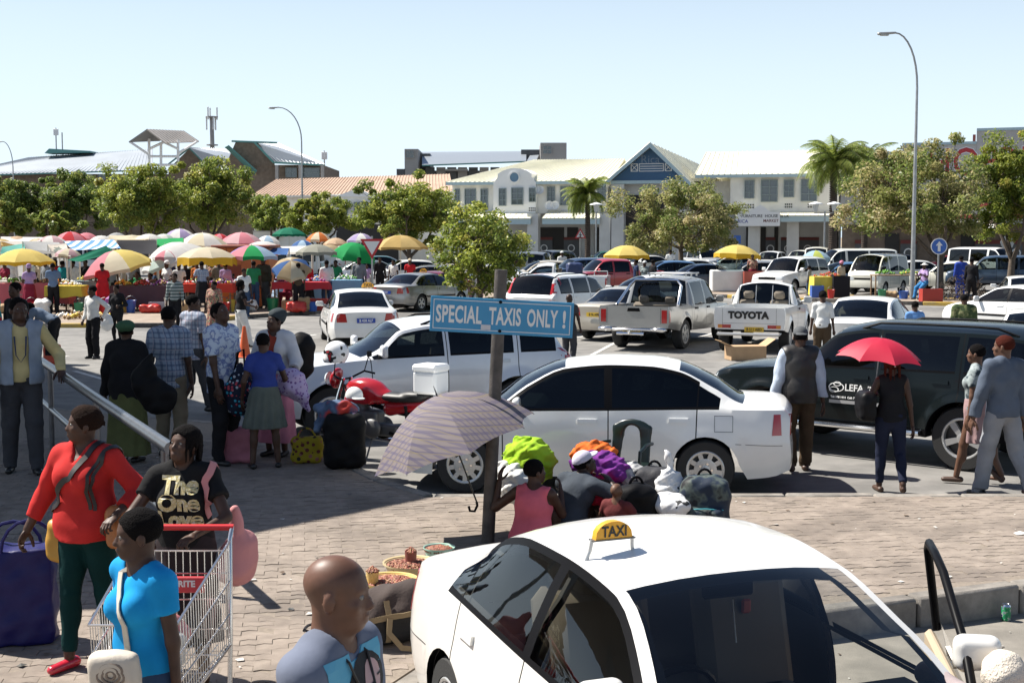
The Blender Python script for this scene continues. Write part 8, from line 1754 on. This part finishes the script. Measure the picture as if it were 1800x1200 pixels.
M_POST=mat('rusty_post',(.085,.075,.068),rough=.6,var=.35,vs=9,bump=.4,bs=60,metal=.3);M_SGN=mat('sign_sky_blue',(.035,.24,.44),rough=.45,var=.08,vs=5)
pb=at(857,952,.13);pt=at_d(881,474,pb.y);r=thing('taxi_stand_sign','blue SPECIAL TAXIS ONLY sign bolted to a leaning grey post','sign',pb);top=pt-pb
MB().tube([(0,0,-.05),tuple(top*.5),tuple(top)],[.057,.054,.054],n=14).build('post',M_POST,r,40)
c=at_d(882,556,pb.y)-pb+Vector((0,-.065,0));T=Matrix.Translation(c)@Matrix.Rotation(R(2.9),4,'Y')@Matrix.Rotation(R(-1.5),4,'Z')@frame((0,0,0),(1,0,0),(0,0,1));w,h=1.185,.292
pl=MB().box((0,0,0),(w,h,.008),bev=.003,M=T).build('sign_plate',M_SGN,r)
b=MB();e=.03;t=.006
for x0,x1,y0,y1 in((-w/2+e,w/2-e,-h/2+e-t,-h/2+e),(-w/2+e,w/2-e,h/2-e,h/2-e+t),(-w/2+e-t,-w/2+e,-h/2+e-t,h/2-e+t),(w/2-e,w/2-e+t,-h/2+e-t,h/2-e+t)):b.add([T@Vector((x,y,.0052))for x,y in((x0,y0),(x1,y0),(x1,y1),(x0,y1))],[[0,1,2,3]])
b.build('border_line',M_SWH,pl)
for tx,x0,x1 in(('SPECIAL',-.545,-.165),('TAXIS',-.105,.16),('ONLY',.21,.465),('!',.505,.53)):
 v,f=text_mesh(tx,.2,.0055,align='LEFT',space=1.06);xs=[p[0]for p in v];ys=[p[1]for p in v];kx_=(x1-x0)/(max(xs)-min(xs));ky_=.148/(max(ys)-min(ys));my=(max(ys)+min(ys))/2
 MB().add([T@Vector((x0+(p[0]-min(xs))*kx_,(p[1]-my)*ky_+.004,.0054))for p in v],f).build('lettering',M_SWH,pl)
MB().box((0,0,0),(.08,.04,.002),M=T@Matrix.Translation((-.128,-.092,.0062))).build('sticker',mat('sticker_grey',(.52,.52,.54),rough=.6),pl)
for y in(.122,-.118):MB().lathe([(.014,.004),(.014,.014),(.006,.016),(.001,.016)],8,M=T@Matrix.Translation((-.01-.005*(y>0),y,0))).build('bolt',M_TRIM,r)
a,e=at_d(84,642,15.4),at_d(300,788,9.2);r=thing('handrail','thick steel handrail sloping across the left foreground','handrail',(a.x,a.y,.13));L_=e-a
rl=lambda t,dz=0:Vector((L_.x*t,L_.y*t,a.z-.13+L_.z*t+dz));m_=mat('rail_steel',(.14,.145,.16),rough=.32,metal=.8,var=.15,vs=10)
MB().tube([rl(-.1),rl(0),rl(.5),rl(1)],.046,n=14).build('top_rail',m_,r,60);MB().tube([rl(-.1,-.5),rl(1,-.5)],.03,n=10).build('lower_rail',m_,r,60)
for t in(.03,.52,.97):p=rl(t);MB().tube([(p.x,p.y,0),(p.x,p.y,p.z-.03)],.03,n=10).build('post',m_,r,40)
def ground_bag(name,label,cat,p,rz,d,m,fn=None,z=.13,handles=None,hm=None,grp=None,rf=.3):
 r=thing(name,label,cat,(p[0],p[1],z),R(rz),grp);s=Sdf(max(.011,min(d)/26));x,y,zz=d
 s.box((0,0,zz/2),d,r=min(d)*rf,k=.02)
 if fn:fn(s)
 s.plane((0,0,.002),(0,0,-1));s.wrinkle(.010,22,int(x*1000));s.build('bag_body',m,r)
 for q in handles or():MB().tube(q,.012,n=6).build('handle',hm or m,r,50)
 return r
def arch(x0,x1,y,z,h,n=9):return[(x0+(x1-x0)*(1-math.cos(t))/2,y,z+h*math.sin(t))for t in np.linspace(0,math.pi,n)]
wr=RW['root'].matrix_basis@Vector(RW['wr'][1]);bp=at(34,1128,.13)
M_BBAG=mat('woven_blue',(.010,.010,.085),rough=.5,spec=.25,bump=.25,bs=30);r=ground_bag('shopping_bag','big shiny dark blue woven shopping bag beside the woman in red','bag',bp,12,(.46,.24,.62),M_BBAG,rf=.1,handles=(arch(-.08,.26,-.09,.60,.2),arch(-.2,.14,.09,.60,.16)))
for z0,z1,m in((.34,.54,mat('print_sky',(.03,.25,.45),rough=.5)),(.16,.33,mat('print_green',(.05,.2,.03),rough=.5))):MB().box((-.17,-.128,(z0+z1)/2),(.1,.012,z1-z0)).build('printed_panel',m,r)
def strap_on(info,pts,w,m,name='strap',off=.008,parent=None):
 """band laid over a garment through points of the wearer's own frame"""
 bv=BVHTree.FromPolygons([Vector(p)for p in info['top'][0]],[list(q)for q in info['top'][1]]);P=[];N=[]
 for a,c in zip(pts,pts[1:]):
  for i in range(6):P.append(Vector(a).lerp(Vector(c),i/6))
 P.append(Vector(pts[-1]));Q=[]
 for p in P:
  n=bv.find_nearest(p);Q.append(n[0]+n[1]*off);N.append(n[1])
 return ribbon(None,Q,w,.005,m,name,parent or info['root'],N)
M_STRAP=mat('strap_black',(.015,.014,.014),rough=.5);k=RW['k']
strap_on(RW,[(.2*k,.0,1.0*k),(.14*k,.2,1.12*k),(.0,.22,1.28*k),(-.09*k,.12,1.42*k),(-.12*k,-.02,1.46*k)],.035,M_STRAP,'cross_strap')
for dx in(-.015,.05):strap_on(RW,[(-.205*k-dx*.3,-.08,1.40*k),(-.2*k,.06,1.44*k),(-.20*k+dx,.16,1.3*k),(-.20*k+dx*.6,.19,1.08*k)],.02,M_STRAP,'shoulder_strap')
def hung_bag(name,label,info,loc,d,m,rz=0.0,grp=None,hm=None,loop=None):
 M=info['root'].matrix_basis;p=M@Vector(loc);r=thing(name,label,'bag',p,info['root'].rotation_euler.z+R(rz),grp);s=Sdf(.012);s.box((0,0,0),d,r=min(d)*.35,k=.02).wrinkle(.006,26,int(d[0]*100));s.build('bag_body',m,r)
 if loop:MB().tube(loop,.009,n=6).build('strap',hm or m,r,50)
 return r
hung_bag('handbag','tan leather shoulder bag under the arm of the woman in red',RW,(-.30*k,.03,.96*k),(.12,.2,.24),mat('leather_tan',(.34,.12,.03),rough=.5,bump=.2),0)
hung_bag('handbag','mustard yellow bag hanging behind the woman in red',RW,(.28*k,-.12,.78*k),(.22,.14,.26),mat('leather_mustard',(.45,.24,.03),rough=.5),0)
k=CW['k'];strap_on(CW,[(.07*k,-.02,1.47*k),(.03*k,.1,1.38*k),(-.06*k,.2,1.2*k),(-.10*k,.2,.98*k)],.028,mat('strap_bone',(.5,.46,.38),rough=.6),'strap')
fb=hung_bag('handbag','off-white bag with a big stitched flower on the hip of the woman in blue',CW,(-.13*k,.21,.80),(.19,.08,.25),mat('leather_bone',(.52,.46,.38),rough=.55,bump=.2),36)
b=MB()
for rr in(.018,.036,.055):
 for i in range(5):a=i*1.2566+rr*9;b.tube([(rr*.9*math.cos(a+t)*(1+.12*math.sin(t*3)),-.0+.046,.05+rr*.9*math.sin(a+t))for t in np.linspace(0,1.2566,6)],.006,n=5)
b.build('flower_stitching',mat('stitch_brown',(.22,.17,.13),rough=.7),fb)
MB().lathe([(.03,-.012),(.034,0),(.03,.012)],14).build('wrist_band',mat('wrist_beads',(.2,.3,.5),rough=.4),CW['root'],40,tuple(CW['wr'][1]))
M=BW['root'].matrix_basis;p=M@Vector((-.27,-.12,.82));r=thing('tote_bag','dusty pink cloth bag hanging from the shoulder of the woman with braids','bag',(p.x,p.y,.92),R(150));s=Sdf(.012);s.ell((0,0,-.02),(.06,.14,.16),k=.02).ell((0,.02,-.10),(.075,.155,.10),k=.05).cone((0,0,.05),(0,.03,.24),.05,.02,.05);s.wrinkle(.012,24,3);s.build('bag_body',mat('cloth_dusty_pink',(.50,.21,.21),rough=.85,bump=.3,bs=40),r)
strap_on(BW,[(-.19*BW['k'],-.12,1.2*BW['k']),(-.16*BW['k'],-.02,1.45*BW['k']),(-.15*BW['k'],.12,1.34*BW['k']),(-.2*BW['k'],.06,1.15*BW['k'])],.04,mat('cloth_dusty_pink',(.5,.2,.2)),'bag_strap')
MB().lathe([(.056,-.015),(.058,.0),(.056,.015)],6).build('earring',M_CHROME,RW['root'],0,tuple(RW['HC']+(RW['A'][0]*.085-RW['A'][2]*.06)))if False else None
hc=at_d(325,937,6.83);r=thing('shopping_trolley','chromed wire shopping trolley with a red handle full of white bags','shopping trolley',(hc.x+.0,6.83,.13),math.pi);M_WIRE=mat('trolley_wire',(.62,.62,.62),rough=.25,metal=.9)
W0,W1=.245,.20;zt0,zt1,zb0,zb1,D=1.0,.80,.42,.40,.92
MB().tube([(-W0-.01,-.02,1.03),(W0+.01,-.02,1.03)],.017,n=10).build('handle',mat('handle_red',(.5,.015,.02),rough=.35),r,60)
L0=lambda u,v:Vector((0,0,0));b=MB()
for sd in(1,-1):
 b.tube([(sd*W0,-.02,1.03),(sd*W0,.03,.98),(sd*W0,.06,.45),(sd*W0*1.0,.10,.16)],.013,n=8)
 b.tube([(sd*W0,.1,.16),(sd*W1,D-.1,.13)],.014,n=8);b.tube([(sd*W0,.06,.42),(sd*W1,D-.02,.38)],.011,n=6)
b.build('frame',M_WIRE,r,60);b=MB()
for sd in(1,-1):
 f0=lambda v:Vector((sd*W0,.04,zb0+(zt0-.03-zb0)*v));f1=lambda v:Vector((sd*W1,D+.06*v,zb1+(zt1-zb1)*v));s=MB()
 for v in(0,.3,.62,1):s.tube([f0(v),f1(v)],.006 if v<1 else .008,n=5)
 for i in range(23):u=(i+.5)/23;s.tube([f0(0).lerp(f1(0),u),f0(1).lerp(f1(1),u)],.0026,n=4)
 s.build('side_grid',M_WIRE,r)
s=MB()
for v in(0,.3,.62,1):s.tube([(-W1,D+.06*v,zb1+(zt1-zb1)*v),(W1,D+.06*v,zb1+(zt1-zb1)*v)],.006,n=5)
for i in range(11):x=-W1+2*W1*(i+.5)/11;s.tube([(x,D,zb1),(x,D+.06,zt1)],.0026,n=4)
s.build('front_grid',M_WIRE,r);s=MB()
for i in range(11):u=(i+.5)/11;s.tube([(-W0+2*W0*u,.05,zb0),(-W1+2*W1*u,D,zb1)],.003,n=4)
for v in(.2,.5,.8):s.tube([(-W0+(W0-W1)*v,.05+(D-.05)*v,zb0+(zb1-zb0)*v),(W0-(W0-W1)*v,.05+(D-.05)*v,zb0+(zb1-zb0)*v)],.004,n=4)
s.build('floor_grid',M_WIRE,r);s=MB()
for z in(.5,.66,.8,.92):s.tube([(-W0,.05,z),(W0,.05,z)],.005,n=5)
for i in range(13):x=-W0+2*W0*(i+.5)/13;s.tube([(x,.05,.45),(x,.05,.92)],.0026,n=4)
s.build('rear_gate',M_WIRE,r);MB().box((0,.2,.78),(.30,.02,.085),rz=0,bev=.006).build('child_seat_panel',mat('panel_red',(.5,.04,.05),rough=.4),r)
v,f=text_mesh('SHOPRITE',.045,.002);MB().add([frame((0,.2115,.785),(-1,0,0),(0,0,1))@Vector(p)for p in v],f).build('lettering',M_SWH,r)
for x,y in((-W0,.12),(W0,.12),(-W1,D-.1),(W1,D-.1)):
 MB().lathe([(.06,-.015),(.065,0),(.06,.015),(.02,.016),(.02,-.016)],16,M=Matrix.Translation((x,y,.065))@Matrix.Rotation(math.pi/2,4,'Y'),close=True).build('castor',M_TRIM,r,40);MB().box((x,y,.12),(.035,.03,.06)).build('fork',M_WIRE,r)
Mt=r.matrix_basis
for i,(x,y,z,d,m,lb)in enumerate(((.0,.68,.58,(.34,.4,.28),mat('bag_film_white',(.62,.63,.63),rough=.4,bump=.4,bs=18,trans=.2),'white plastic shopping bag at the front of the trolley'),(.05,.36,.56,(.3,.26,.24),mat('bag_film_red',(.55,.2,.2),rough=.4,bump=.4,bs=18),'pinkish packet in the middle of the trolley'),(.06,.62,.78,(.22,.26,.16),mat('bag_film_cream',(.6,.5,.45),rough=.4,bump=.4,bs=18),'cream packet with red print on top of the white bag'))):
 p=Mt@Vector((x,y,z));o=thing('plastic_bag',lb,'bag',p,0,'bags in the shopping trolley');s=Sdf(.012);s.ell((0,0,0),(d[0]/2,d[1]/2,d[2]/2)).wrinkle(.014,24,i);s.build('bag_body',m,o)
 if 'red print' in lb:v,f=text_mesh('CUT',.06,.003);MB().add([frame((0,-d[1]/2-.012,.0),(1,0,.3),(0,0,1))@Vector(q)for q in v],f).build('lettering',M_MUR,o)
PLU=pattern('fabric_mauve_plaid','plaid',[(.175,.15,.15),(.085,.075,.125),(.2,.165,.10)],20);hd=at_d(838,882,10.85);ap=at_d(786,690,11.05);ax=ap-hd;ln=ax.length
tl_y=math.degrees(math.atan2(ax.x,ax.z));tl_x=-math.degrees(math.atan2(ax.y,math.hypot(ax.x,ax.z)))
um=parasol('mauve plaid umbrella resting open beside the sign post',hd,.72,ln,[PLU],(tl_x+9,tl_y-4),.60,0,8,None,12,mat('umbrella_shaft',(.012,.012,.012),rough=.4),'umbrella',True,.10,sub=7,spike=.09)
MB().tube([(0,0,.0),(.005,0,-.03),(-.02,-.01,-.075),(-.06,-.01,-.07),(-.07,-.01,-.03)],.011,n=8).build('hook_handle',M_TRIM,um,60)
p=U_['root'].matrix_basis@Vector(U_['wr'][0]);tp=at_d(1546,590,p.y+.02);F_UR=mat('fabric_umbrella_red',(.55,.02,.055),rough=.55,trans=.3)
ax=tp-p;um=parasol('bright red umbrella held by the woman in black',p+Vector((0,0,-.02)),.47,ax.length,[F_UR],(4,math.degrees(math.atan2(ax.x,ax.z))),.46,0,8,None,5,mat('umbrella_shaft2',(.3,.3,.3),rough=.3,metal=.8),'umbrella',True,.12,sub=7,spike=.03)
hung_bag('handbag','black bag hanging at the hip of the woman under the red umbrella',U_,(-.27,-.02,.93),(.16,.34,.30),mat('leather_bag_black',(.006,.006,.007),rough=.5,spec=.15),0)
def heap(name,label,cat,px,py,Y,d,m,amp=.03,seed=1,tail=None,grp=None,mk=None):
 p=at_d(px,py,Y);r=thing(name,label,cat,p,0,grp);s=Sdf(.012);s.ell((0,0,0),(d[0]/2,d[1]/2,d[2]/2),k=.02);g=np.random.default_rng(seed)
 for i in range(4):s.ell(g.uniform(-.35,.35,3)*d,np.array(d)*g.uniform(.22,.34),k=.05)
 if tail:s.cone((0,0,d[2]*.3),tail,d[0]*.16,d[0]*.05,.04)
 s.wrinkle(amp*.55,34,seed);s.wrinkle(amp*.3,70,seed+3);s.build(mk or 'cloth',m,r);return r
GH='clothes and bags heaped behind the seated pair'
heap('garment_pile','lime green garments on the heap behind the woman in pink','clothes',930,812,11.7,(.46,.4,.42),cloth('lime',(.3,.5,.03)),.03,1,None,GH);heap('garment_pile','orange garments on top of the heap','clothes',1046,798,11.9,(.42,.3,.2),cloth('orange_g',(.6,.13,.025)),.03,2,None,GH)
heap('garment_pile','purple garments spilling from the heap','clothes',1058,824,11.6,(.48,.4,.26),cloth('purple_g',(.15,.03,.2)),.03,3,None,GH);heap('garment_pile','dark trousers under the purple garments','clothes',1045,862,11.6,(.6,.5,.36),cloth('dark_g',(.03,.025,.045)),.03,4,None,GH)
heap('garment_pile','red garment on the paving beside the small child','clothes',1060,872,11.2,(.3,.25,.16),cloth('red_g',(.5,.02,.05)),.03,5,None,GH);heap('garment_pile','white bundle left of the man in the cap','clothes',905,848,11.5,(.3,.3,.3),W_,.03,6,None,GH);heap('garment_pile','black and white cloth beside the chair leg','clothes',1105,838,11.6,(.34,.3,.22),pattern('bw_cloth','blotch',[(.02,.02,.02),(.4,.4,.4),(.05,.05,.05)],7),.03,7,None,GH)
def backpack(label,px,py,Y,d,m,rz=0,m2=None):
 p=at(px,py,.13)if Y is None else Vector((at_d(px,py,Y).x,Y,.13));r=thing('backpack',label,'backpack',p,R(rz),GH);s=Sdf(.011);x,y,z=d;s.box((0,0,z/2),d,r=min(d)*.35,k=.03).box((0,-y*.5,z*.3),(x*.7,y*.4,z*.45),r=.04,k=.03).ell((0,0,z*.9),(x*.42,y*.42,z*.14),k=.05);s.plane((0,0,0),(0,0,-1));s.wrinkle(.008,25,px);s.build('bag_body',m,r)
 MB().tube(arch(-.06,.06,0,z*1.0,.08),.012,n=6).build('handle',M_TRIM,r,50)
 for sd in(1,-1):MB().tube([(sd*x*.3,y*.5,z*.9),(sd*x*.4,y*.75,z*.55),(sd*x*.35,y*.5,z*.12)],.02,n=6).build('strap',M_TRIM,r,50)
 MB().tube([(-x*.36,-y*.55,z*.52),(0,-y*.72,z*.56),(x*.36,-y*.55,z*.52)],.006,n=5).build('zip',m2 or M_STEEL,r,50)
BKP=cloth('nylon_black',(.008,.008,.009),rough=.6,spec=.1,bump=.3);backpack('black backpack right of the small child',1118,890,10.95,(.34,.24,.46),BKP,12);backpack('dark grey backpack with grey piping behind the black one',1150,880,11.5,(.34,.26,.5),cloth('nylon_grey',(.05,.05,.055),rough=.6),-14);backpack('black and green rucksack with a teal zip at the right end of the heap',1238,900,11.1,(.42,.3,.5),pattern('ruck_print','blotch',[(.015,.016,.02),(.02,.03,.05),(.09,.11,.1),(.02,.02,.022)],6,.6),-6,mat('zip_teal',(.05,.3,.35)))
heap('plastic_bag','white printed carrier bag standing between the backpacks','bag',1180,862,11.2,(.26,.2,.34),pattern('bag_print','camo',[(.6,.6,.6),(.66,.66,.66),(.62,.62,.62),(.03,.03,.03)],9,.4),.025,8,(-.04,0,.34),GH,'bag_body');heap('cap','white and black cap in front of the carrier bag','cap',1182,890,10.9,(.24,.26,.16),pattern('cap_print','camo',[(.6,.6,.6),(.62,.62,.62),(.05,.05,.05)],6),.01,9,None,GH,'crown')
p=at_d(1098,860,12.0);r=thing('plastic_chair','dark green moulded plastic chair with a slotted back','chair',(p.x,12.1,.13),R(158));mc=mat('chair_green_black',(.006,.014,.012),rough=.3)
MB().box((0,0,.43),(.44,.42,.03),bev=.012).build('seat',mc,r);s=Sdf(.011);s.box((0,-.23,.58),(.38,.035,.40),[(1,0,0),(0,.97,.22),(0,-.22,.97)],.015).ell((0,-.265,.74),(.185,.03,.1),k=.03)
s.cone((0,-.21,.48),(0,-.26,.70),.10,.08,.01,'s',None,((0,1,0),4));s.build('backrest',mc,r)
for x in(-.19,.19):
 for y in(-.18,.18):MB().tube([(x,y,.43),(x*1.12,y*1.15,0)],.02,n=6).build('leg',mc,r,50)
 MB().tube([(x*1.1,-.22,.62),(x*1.15,.0,.64),(x*1.1,.18,.6),(x*1.05,.18,.43)],.018,n=6).build('armrest',mc,r,50)
M_NUT=[mat('groundnut_red',(.26,.07,.045),rough=.6),mat('groundnut_brown',(.17,.07,.04),rough=.6),mat('groundnut_tan',(.36,.19,.1),rough=.6)]
def basin(label,p,R0,m,cup,cm,seed,nut=.012):
 r=thing('basin',label,'basin',p,0,'basins of groundnuts by the taxi');MB().lathe([(R0*.72,0),(R0*.98,.14),(R0*1.05,.145),(R0*1.05,.135),(R0*.93,.132),(R0*.68,.02),(.001,.02)],32).build('bowl',m,r,40);b=MB();g=random.Random(seed);n=620
 b.lathe([(R0*.9,.105),(R0*.5,.128),(.001,.135)],20,1)
 for i in range(n):
  a,t=g.uniform(0,6.283),g.random()**.5*.9;x,y,z=R0*t*math.cos(a),R0*t*math.sin(a),.112+.03*(1-t*t);c=nut*g.uniform(.8,1.2);q=Matrix.Rotation(g.uniform(0,3),3,(g.random(),g.random(),g.random()+.01))
  b.add([Vector((x,y,z))+q@Vector(v)*c for v in((1.5,0,0),(0,1,0),(-1.5,0,0),(0,-1,0),(0,0,1),(0,0,-1))],[[0,1,4],[1,2,4],[2,3,4],[3,0,4],[1,0,5],[2,1,5],[3,2,5],[0,3,5]],g.choice((0,0,1,2)))
 o=b.build('groundnuts',M_NUT,r,80);o['kind']='stuff'
 if cup:
  x,y=cup;c_=thing('measuring_cup','cup heaped with nuts standing in the '+label.split(' of')[0],'cup',(p[0]+x,p[1]+y,p[2]+.13),0,'measuring cups in the basins');MB().lathe([(.04,0),(.046,.085),(.042,.085),(.036,.01),(.001,.01)],16).build('cup_body',cm,c_,40);b=MB()
  for i in range(60):a,t=g.uniform(0,6.283),g.random()**.5;cc=.011;q=Vector((.045*t*math.cos(a),.045*t*math.sin(a),.085+.035*(1-t)));b.add([q+Vector(v)*cc for v in((1,0,0),(0,1,0),(-1,0,0),(0,-1,0),(0,0,1),(0,0,-1))],[[0,1,4],[1,2,4],[2,3,4],[3,0,4],[1,0,5],[2,1,5],[3,2,5],[0,3,5]],i%3)
  o=b.build('groundnuts',M_NUT,c_,80);o['kind']='stuff'
basin('pale yellow basin of brown nuts behind the bald man',at(684,1052,.13),.20,mat('basin_yellow',(.62,.45,.16),rough=.35),(-.11,-.06),mat('cup_yellow',(.6,.42,.16),rough=.4),1,.014);basin('cream basin of red groundnuts by the taxi tail',at(722,1020,.13),.20,mat('basin_cream',(.6,.48,.27),rough=.35),(.0,.02),mat('cup_red',(.2,.06,.05)),2,.010);basin('pale green bowl of beans at the taxi tail light',at(772,992,.13),.12,mat('basin_green',(.35,.55,.45),rough=.3),None,None,3)
p=at(700,1132,.13);r=thing('holdall','brown and black canvas holdall with khaki webbing handles','holdall',(p.x+.02,p.y+.12,.13),R(24));s=Sdf(.012);s.box((0,0,.15),(.62,.32,.30),r=.09,k=.03).ell((0,.02,.27),(.3,.15,.1),k=.06);s.plane((0,0,0),(0,0,-1));s.wrinkle(.016,20,4);V,Q=s.mesh();o=obj('bag_body',V,Q,[mat('canvas_brown',(.05,.035,.03),rough=.9,bump=.3),mat('canvas_black',(.016,.016,.017),rough=.85,bump=.3)],r,180,[int(np.mean([V[i][2]for i in q])<.19)for q in Q]);bvh_=BVHTree.FromPolygons([Vector(p)for p in V],[list(q)for q in Q]);KHW=mat('webbing_khaki',(.24,.18,.10),rough=.9,bump=.3)
def web(P,name='webbing',w=.035):
 q=[];N=[]
 for a,c in zip(P,P[1:]):
  for i in range(5):t=Vector(a).lerp(Vector(c),i/5);n=bvh_.find_nearest(t);q.append(n[0]+n[1]*.006);N.append(n[1])
 ribbon(None,q,w,.005,KHW,name,r,N)
web([(-.3,-.2,.2),(0,-.2,.21),(.3,-.2,.2),(.34,0,.2)]);web([(-.15,-.2,.02),(-.15,-.2,.2),(-.15,-.1,.32)]);web([(.13,-.2,.02),(.13,-.2,.2),(.13,-.1,.32)])
ribbon(None,[(-.15,-.19,.2),(-.17,-.23,.12),(-.1,-.27,.03),(.02,-.29,.012),(.1,-.26,.05),(.13,-.21,.16),(.13,-.19,.2)],.035,.006,KHW,'handle',r,[(0,-1,.2)]*7);MB().tube(arch(.16,.28,-.02,.3,.09),.014,n=6).build('handle',KHW,r,50)
ground_bag('suitcase','black wheeled suitcase beside the motorcycle','suitcase',at(606,822,.13),10,(.46,.3,.62),BKP,handles=(arch(-.12,.12,0,.6,.12),),hm=M_TRIM);jp=at(600,818,.13)
q=Vector((jp.x,jp.y-.02,.78));r=thing('jacket','blue and red jacket thrown over the black suitcase','jacket',q,0);s=Sdf(.012);s.ell((-.05,0,0),(.26,.2,.09),k=.02).cone((.08,-.08,.04),(.2,-.16,-.12),.07,.05,.04).cone((-.1,-.1,.02),(-.24,-.15,-.2),.08,.05,.04);s.wrinkle(.014,30,3);s.build('cloth',pattern('jacket_print','blotch',[(.07,.11,.2),(.12,.17,.26),(.05,.08,.14),(.4,.04,.03)],3),r)
q=Vector((jp.x+.16,jp.y-.06,.93));r=thing('cap','white baseball cap on the jacket beside the motorcycle engine','cap',q,R(30));s=Sdf(.01);s.ell((0,0,0),(.095,.11,.10));s.plane((0,0,-.03),(0,0,-1));s.ell((0,-.12,-.02),(.07,.08,.012),k=.01);s.build('crown',W_,r)
ground_bag('holdall','yellow and brown leopard-print bag left of the black suitcase','holdall',at(540,812,.13),5,(.36,.22,.30),pattern('leopard','dots',[(.32,.25,.02),(.12,.03,.03),(.03,.02,.02),(.3,.12,.1)],16),handles=(arch(-.1,.1,-.06,.28,.12),));ground_bag('shopping_bag','pink bag on the paving beside the schoolgirl','bag',at(420,812,.13),10,(.36,.22,.40),cloth('bag_pink',(.42,.16,.2)));ground_bag('shopping_bag','blue and white patterned bag behind the pink one','bag',at(420,782,.13),0,(.34,.24,.44),pattern('bag_blue_white','dots',[(.4,.45,.5),(.1,.2,.3),(.05,.1,.15),(.5,.5,.5)],14))
DOT=pattern('dotty_bag','dots',[(.015,.02,.04),(.45,.5,.55),(.05,.35,.5),(.45,.06,.08)],22);nb=N_ if False else None
q=at_d(420,685,14.6);r=thing('tote_bag','navy bag with bright dots hanging between the patterned shirt and the schoolgirl','bag',q,0);s=Sdf(.012);s.ell((0,0,-.05),(.19,.12,.24),k=.02).cone((0,0,.1),(.02,0,.28),.08,.03,.05).wrinkle(.008,24,2);s.build('bag_body',DOT,r);MB().tube([(-.05,0,.2),(.0,0,.42),(.06,0,.46),(.07,0,.2)],.012,n=6).build('strap',M_TRIM,r)
q=at_d(520,672,14.7);r=thing('cloth_bundle','lilac spotted cloth bundle held by the woman in the headscarf','bundle',q,0);s=Sdf(.012);s.ell((-.05,0,0),(.17,.14,.16),k=.02).cone((0,0,-.05),(.14,0,-.3),.12,.03,.06).wrinkle(.012,26,4);s.build('cloth',pattern('lilac_spots','dots',[(.45,.36,.55),(.16,.08,.24),(.25,.15,.35)],26),r)
q=at_d(528,628,15.6);r=thing('backpack','bulging black bag on the back of the woman in the headscarf','backpack',q,0);s=Sdf(.013);s.ell((0,0,0),(.17,.16,.3),k=.03).ell((.03,-.02,.14),(.14,.14,.16),k=.04).wrinkle(.01,20,5);s.build('bag_body',BKP,r)
q=at_d(272,690,13.9);r=thing('shoulder_bag','large black bag slung on the back of the plaid-shirt man','bag',q,0);s=Sdf(.013);s.ell((.04,0,-.06),(.2,.1,.18),k=.02).ell((-.1,0,.12),(.15,.1,.2),k=.1).cone((-.1,0,.2),(-.02,0,.42),.06,.02,.06).wrinkle(.012,20,6);s.build('bag_body',BKP,r)
q=at_d(92,622,25.2);r=thing('carrier_bag','orange carrier bag in the hands of the bending man','bag',(q.x,q.y,q.z),0);s=Sdf(.014);s.box((0,0,0),(.32,.2,.42),r=.06).wrinkle(.012,20,1);s.build('bag_body',mat('bag_orange',(.55,.07,.03),rough=.5),r);MB().box((0,-.105,.05),(.2,.01,.14)).build('printed_panel',BK,r)
q=at_d(187,567,31.5);r=thing('carrier_bag','white carrier bag held beside the white-shirted man','bag',(q.x,q.y,q.z),0);s=Sdf(.016);s.ell((0,0,0),(.16,.1,.22)).wrinkle(.015,22,2);s.build('bag_body',mat('bag_film_white',(.6,.6,.6)),r)
q=at_d(509,497,50.3);r=thing('carrier_bag','white and yellow carrier bags held by the woman in light blue','bag',(q.x,q.y,q.z),0);s=Sdf(.02);s.ell((0,0,0),(.16,.1,.26));s.build('bag_body',mat('bag_film_white',(.6,.6,.6)),r);MB().box((.2,.05,-.02),(.3,.12,.5),bev=.05).build('yellow_bag',mat('bag_yellow',(.5,.45,.1)),r)
strap_on(N_ if False else PKW,[(-.1,-.1,.5),(-.1,-.12,.4)],.01,PK,'seam')if False else None
p=at(1310,632,0);r=thing('cardboard_box','flattened open cardboard box behind the black four-wheel drive bonnet','box',(p.x,p.y,0),R(10));M_CARD=mat('cardboard',(.42,.28,.16),rough=.9,var=.1,vs=4);MB().box((0,0,.16),(.8,.45,.3)).build('box_body',M_CARD,r)
for x,a in((-.42,25),(.42,-35)):MB().box((0,0,0),(.36,.45,.008),M=Matrix.Translation((x*1.1,0,.36))@Matrix.Rotation(R(a),4,'Y')).build('flap',M_CARD,r)
p=at(1768,1090,-.08);r=thing('drink_can','green and silver drink can against the kerb face','can',(p.x,p.y,-.08));MB().lathe([(.024,0),(.033,.01),(.033,.108)],20).build('can_body',pattern('can_print','camo',[(.02,.18,.08),(.02,.25,.1),(.3,.35,.3),(.02,.06,.2)],30,.3),r,40);MB().lathe([(.033,.108),(.026,.121),(.024,.119),(.001,.119)],20).build('lid',M_CHROME,r,40)
for px,py,lb in((1795,938,'crumpled white paper on the paving at the right edge'),):
 p=at(px,py,.135);q=MB().add([(-.05,-.03,0),(.05,-.03,.01),(.06,.03,.0),(0,.03,.02),(-.06,.02,.005)],[[0,1,3],[1,2,3],[0,3,4]]).build('paper_scrap',M_SWH,None,0,p);tag(q,lb,'paper')
p=at(330,1190,.13)
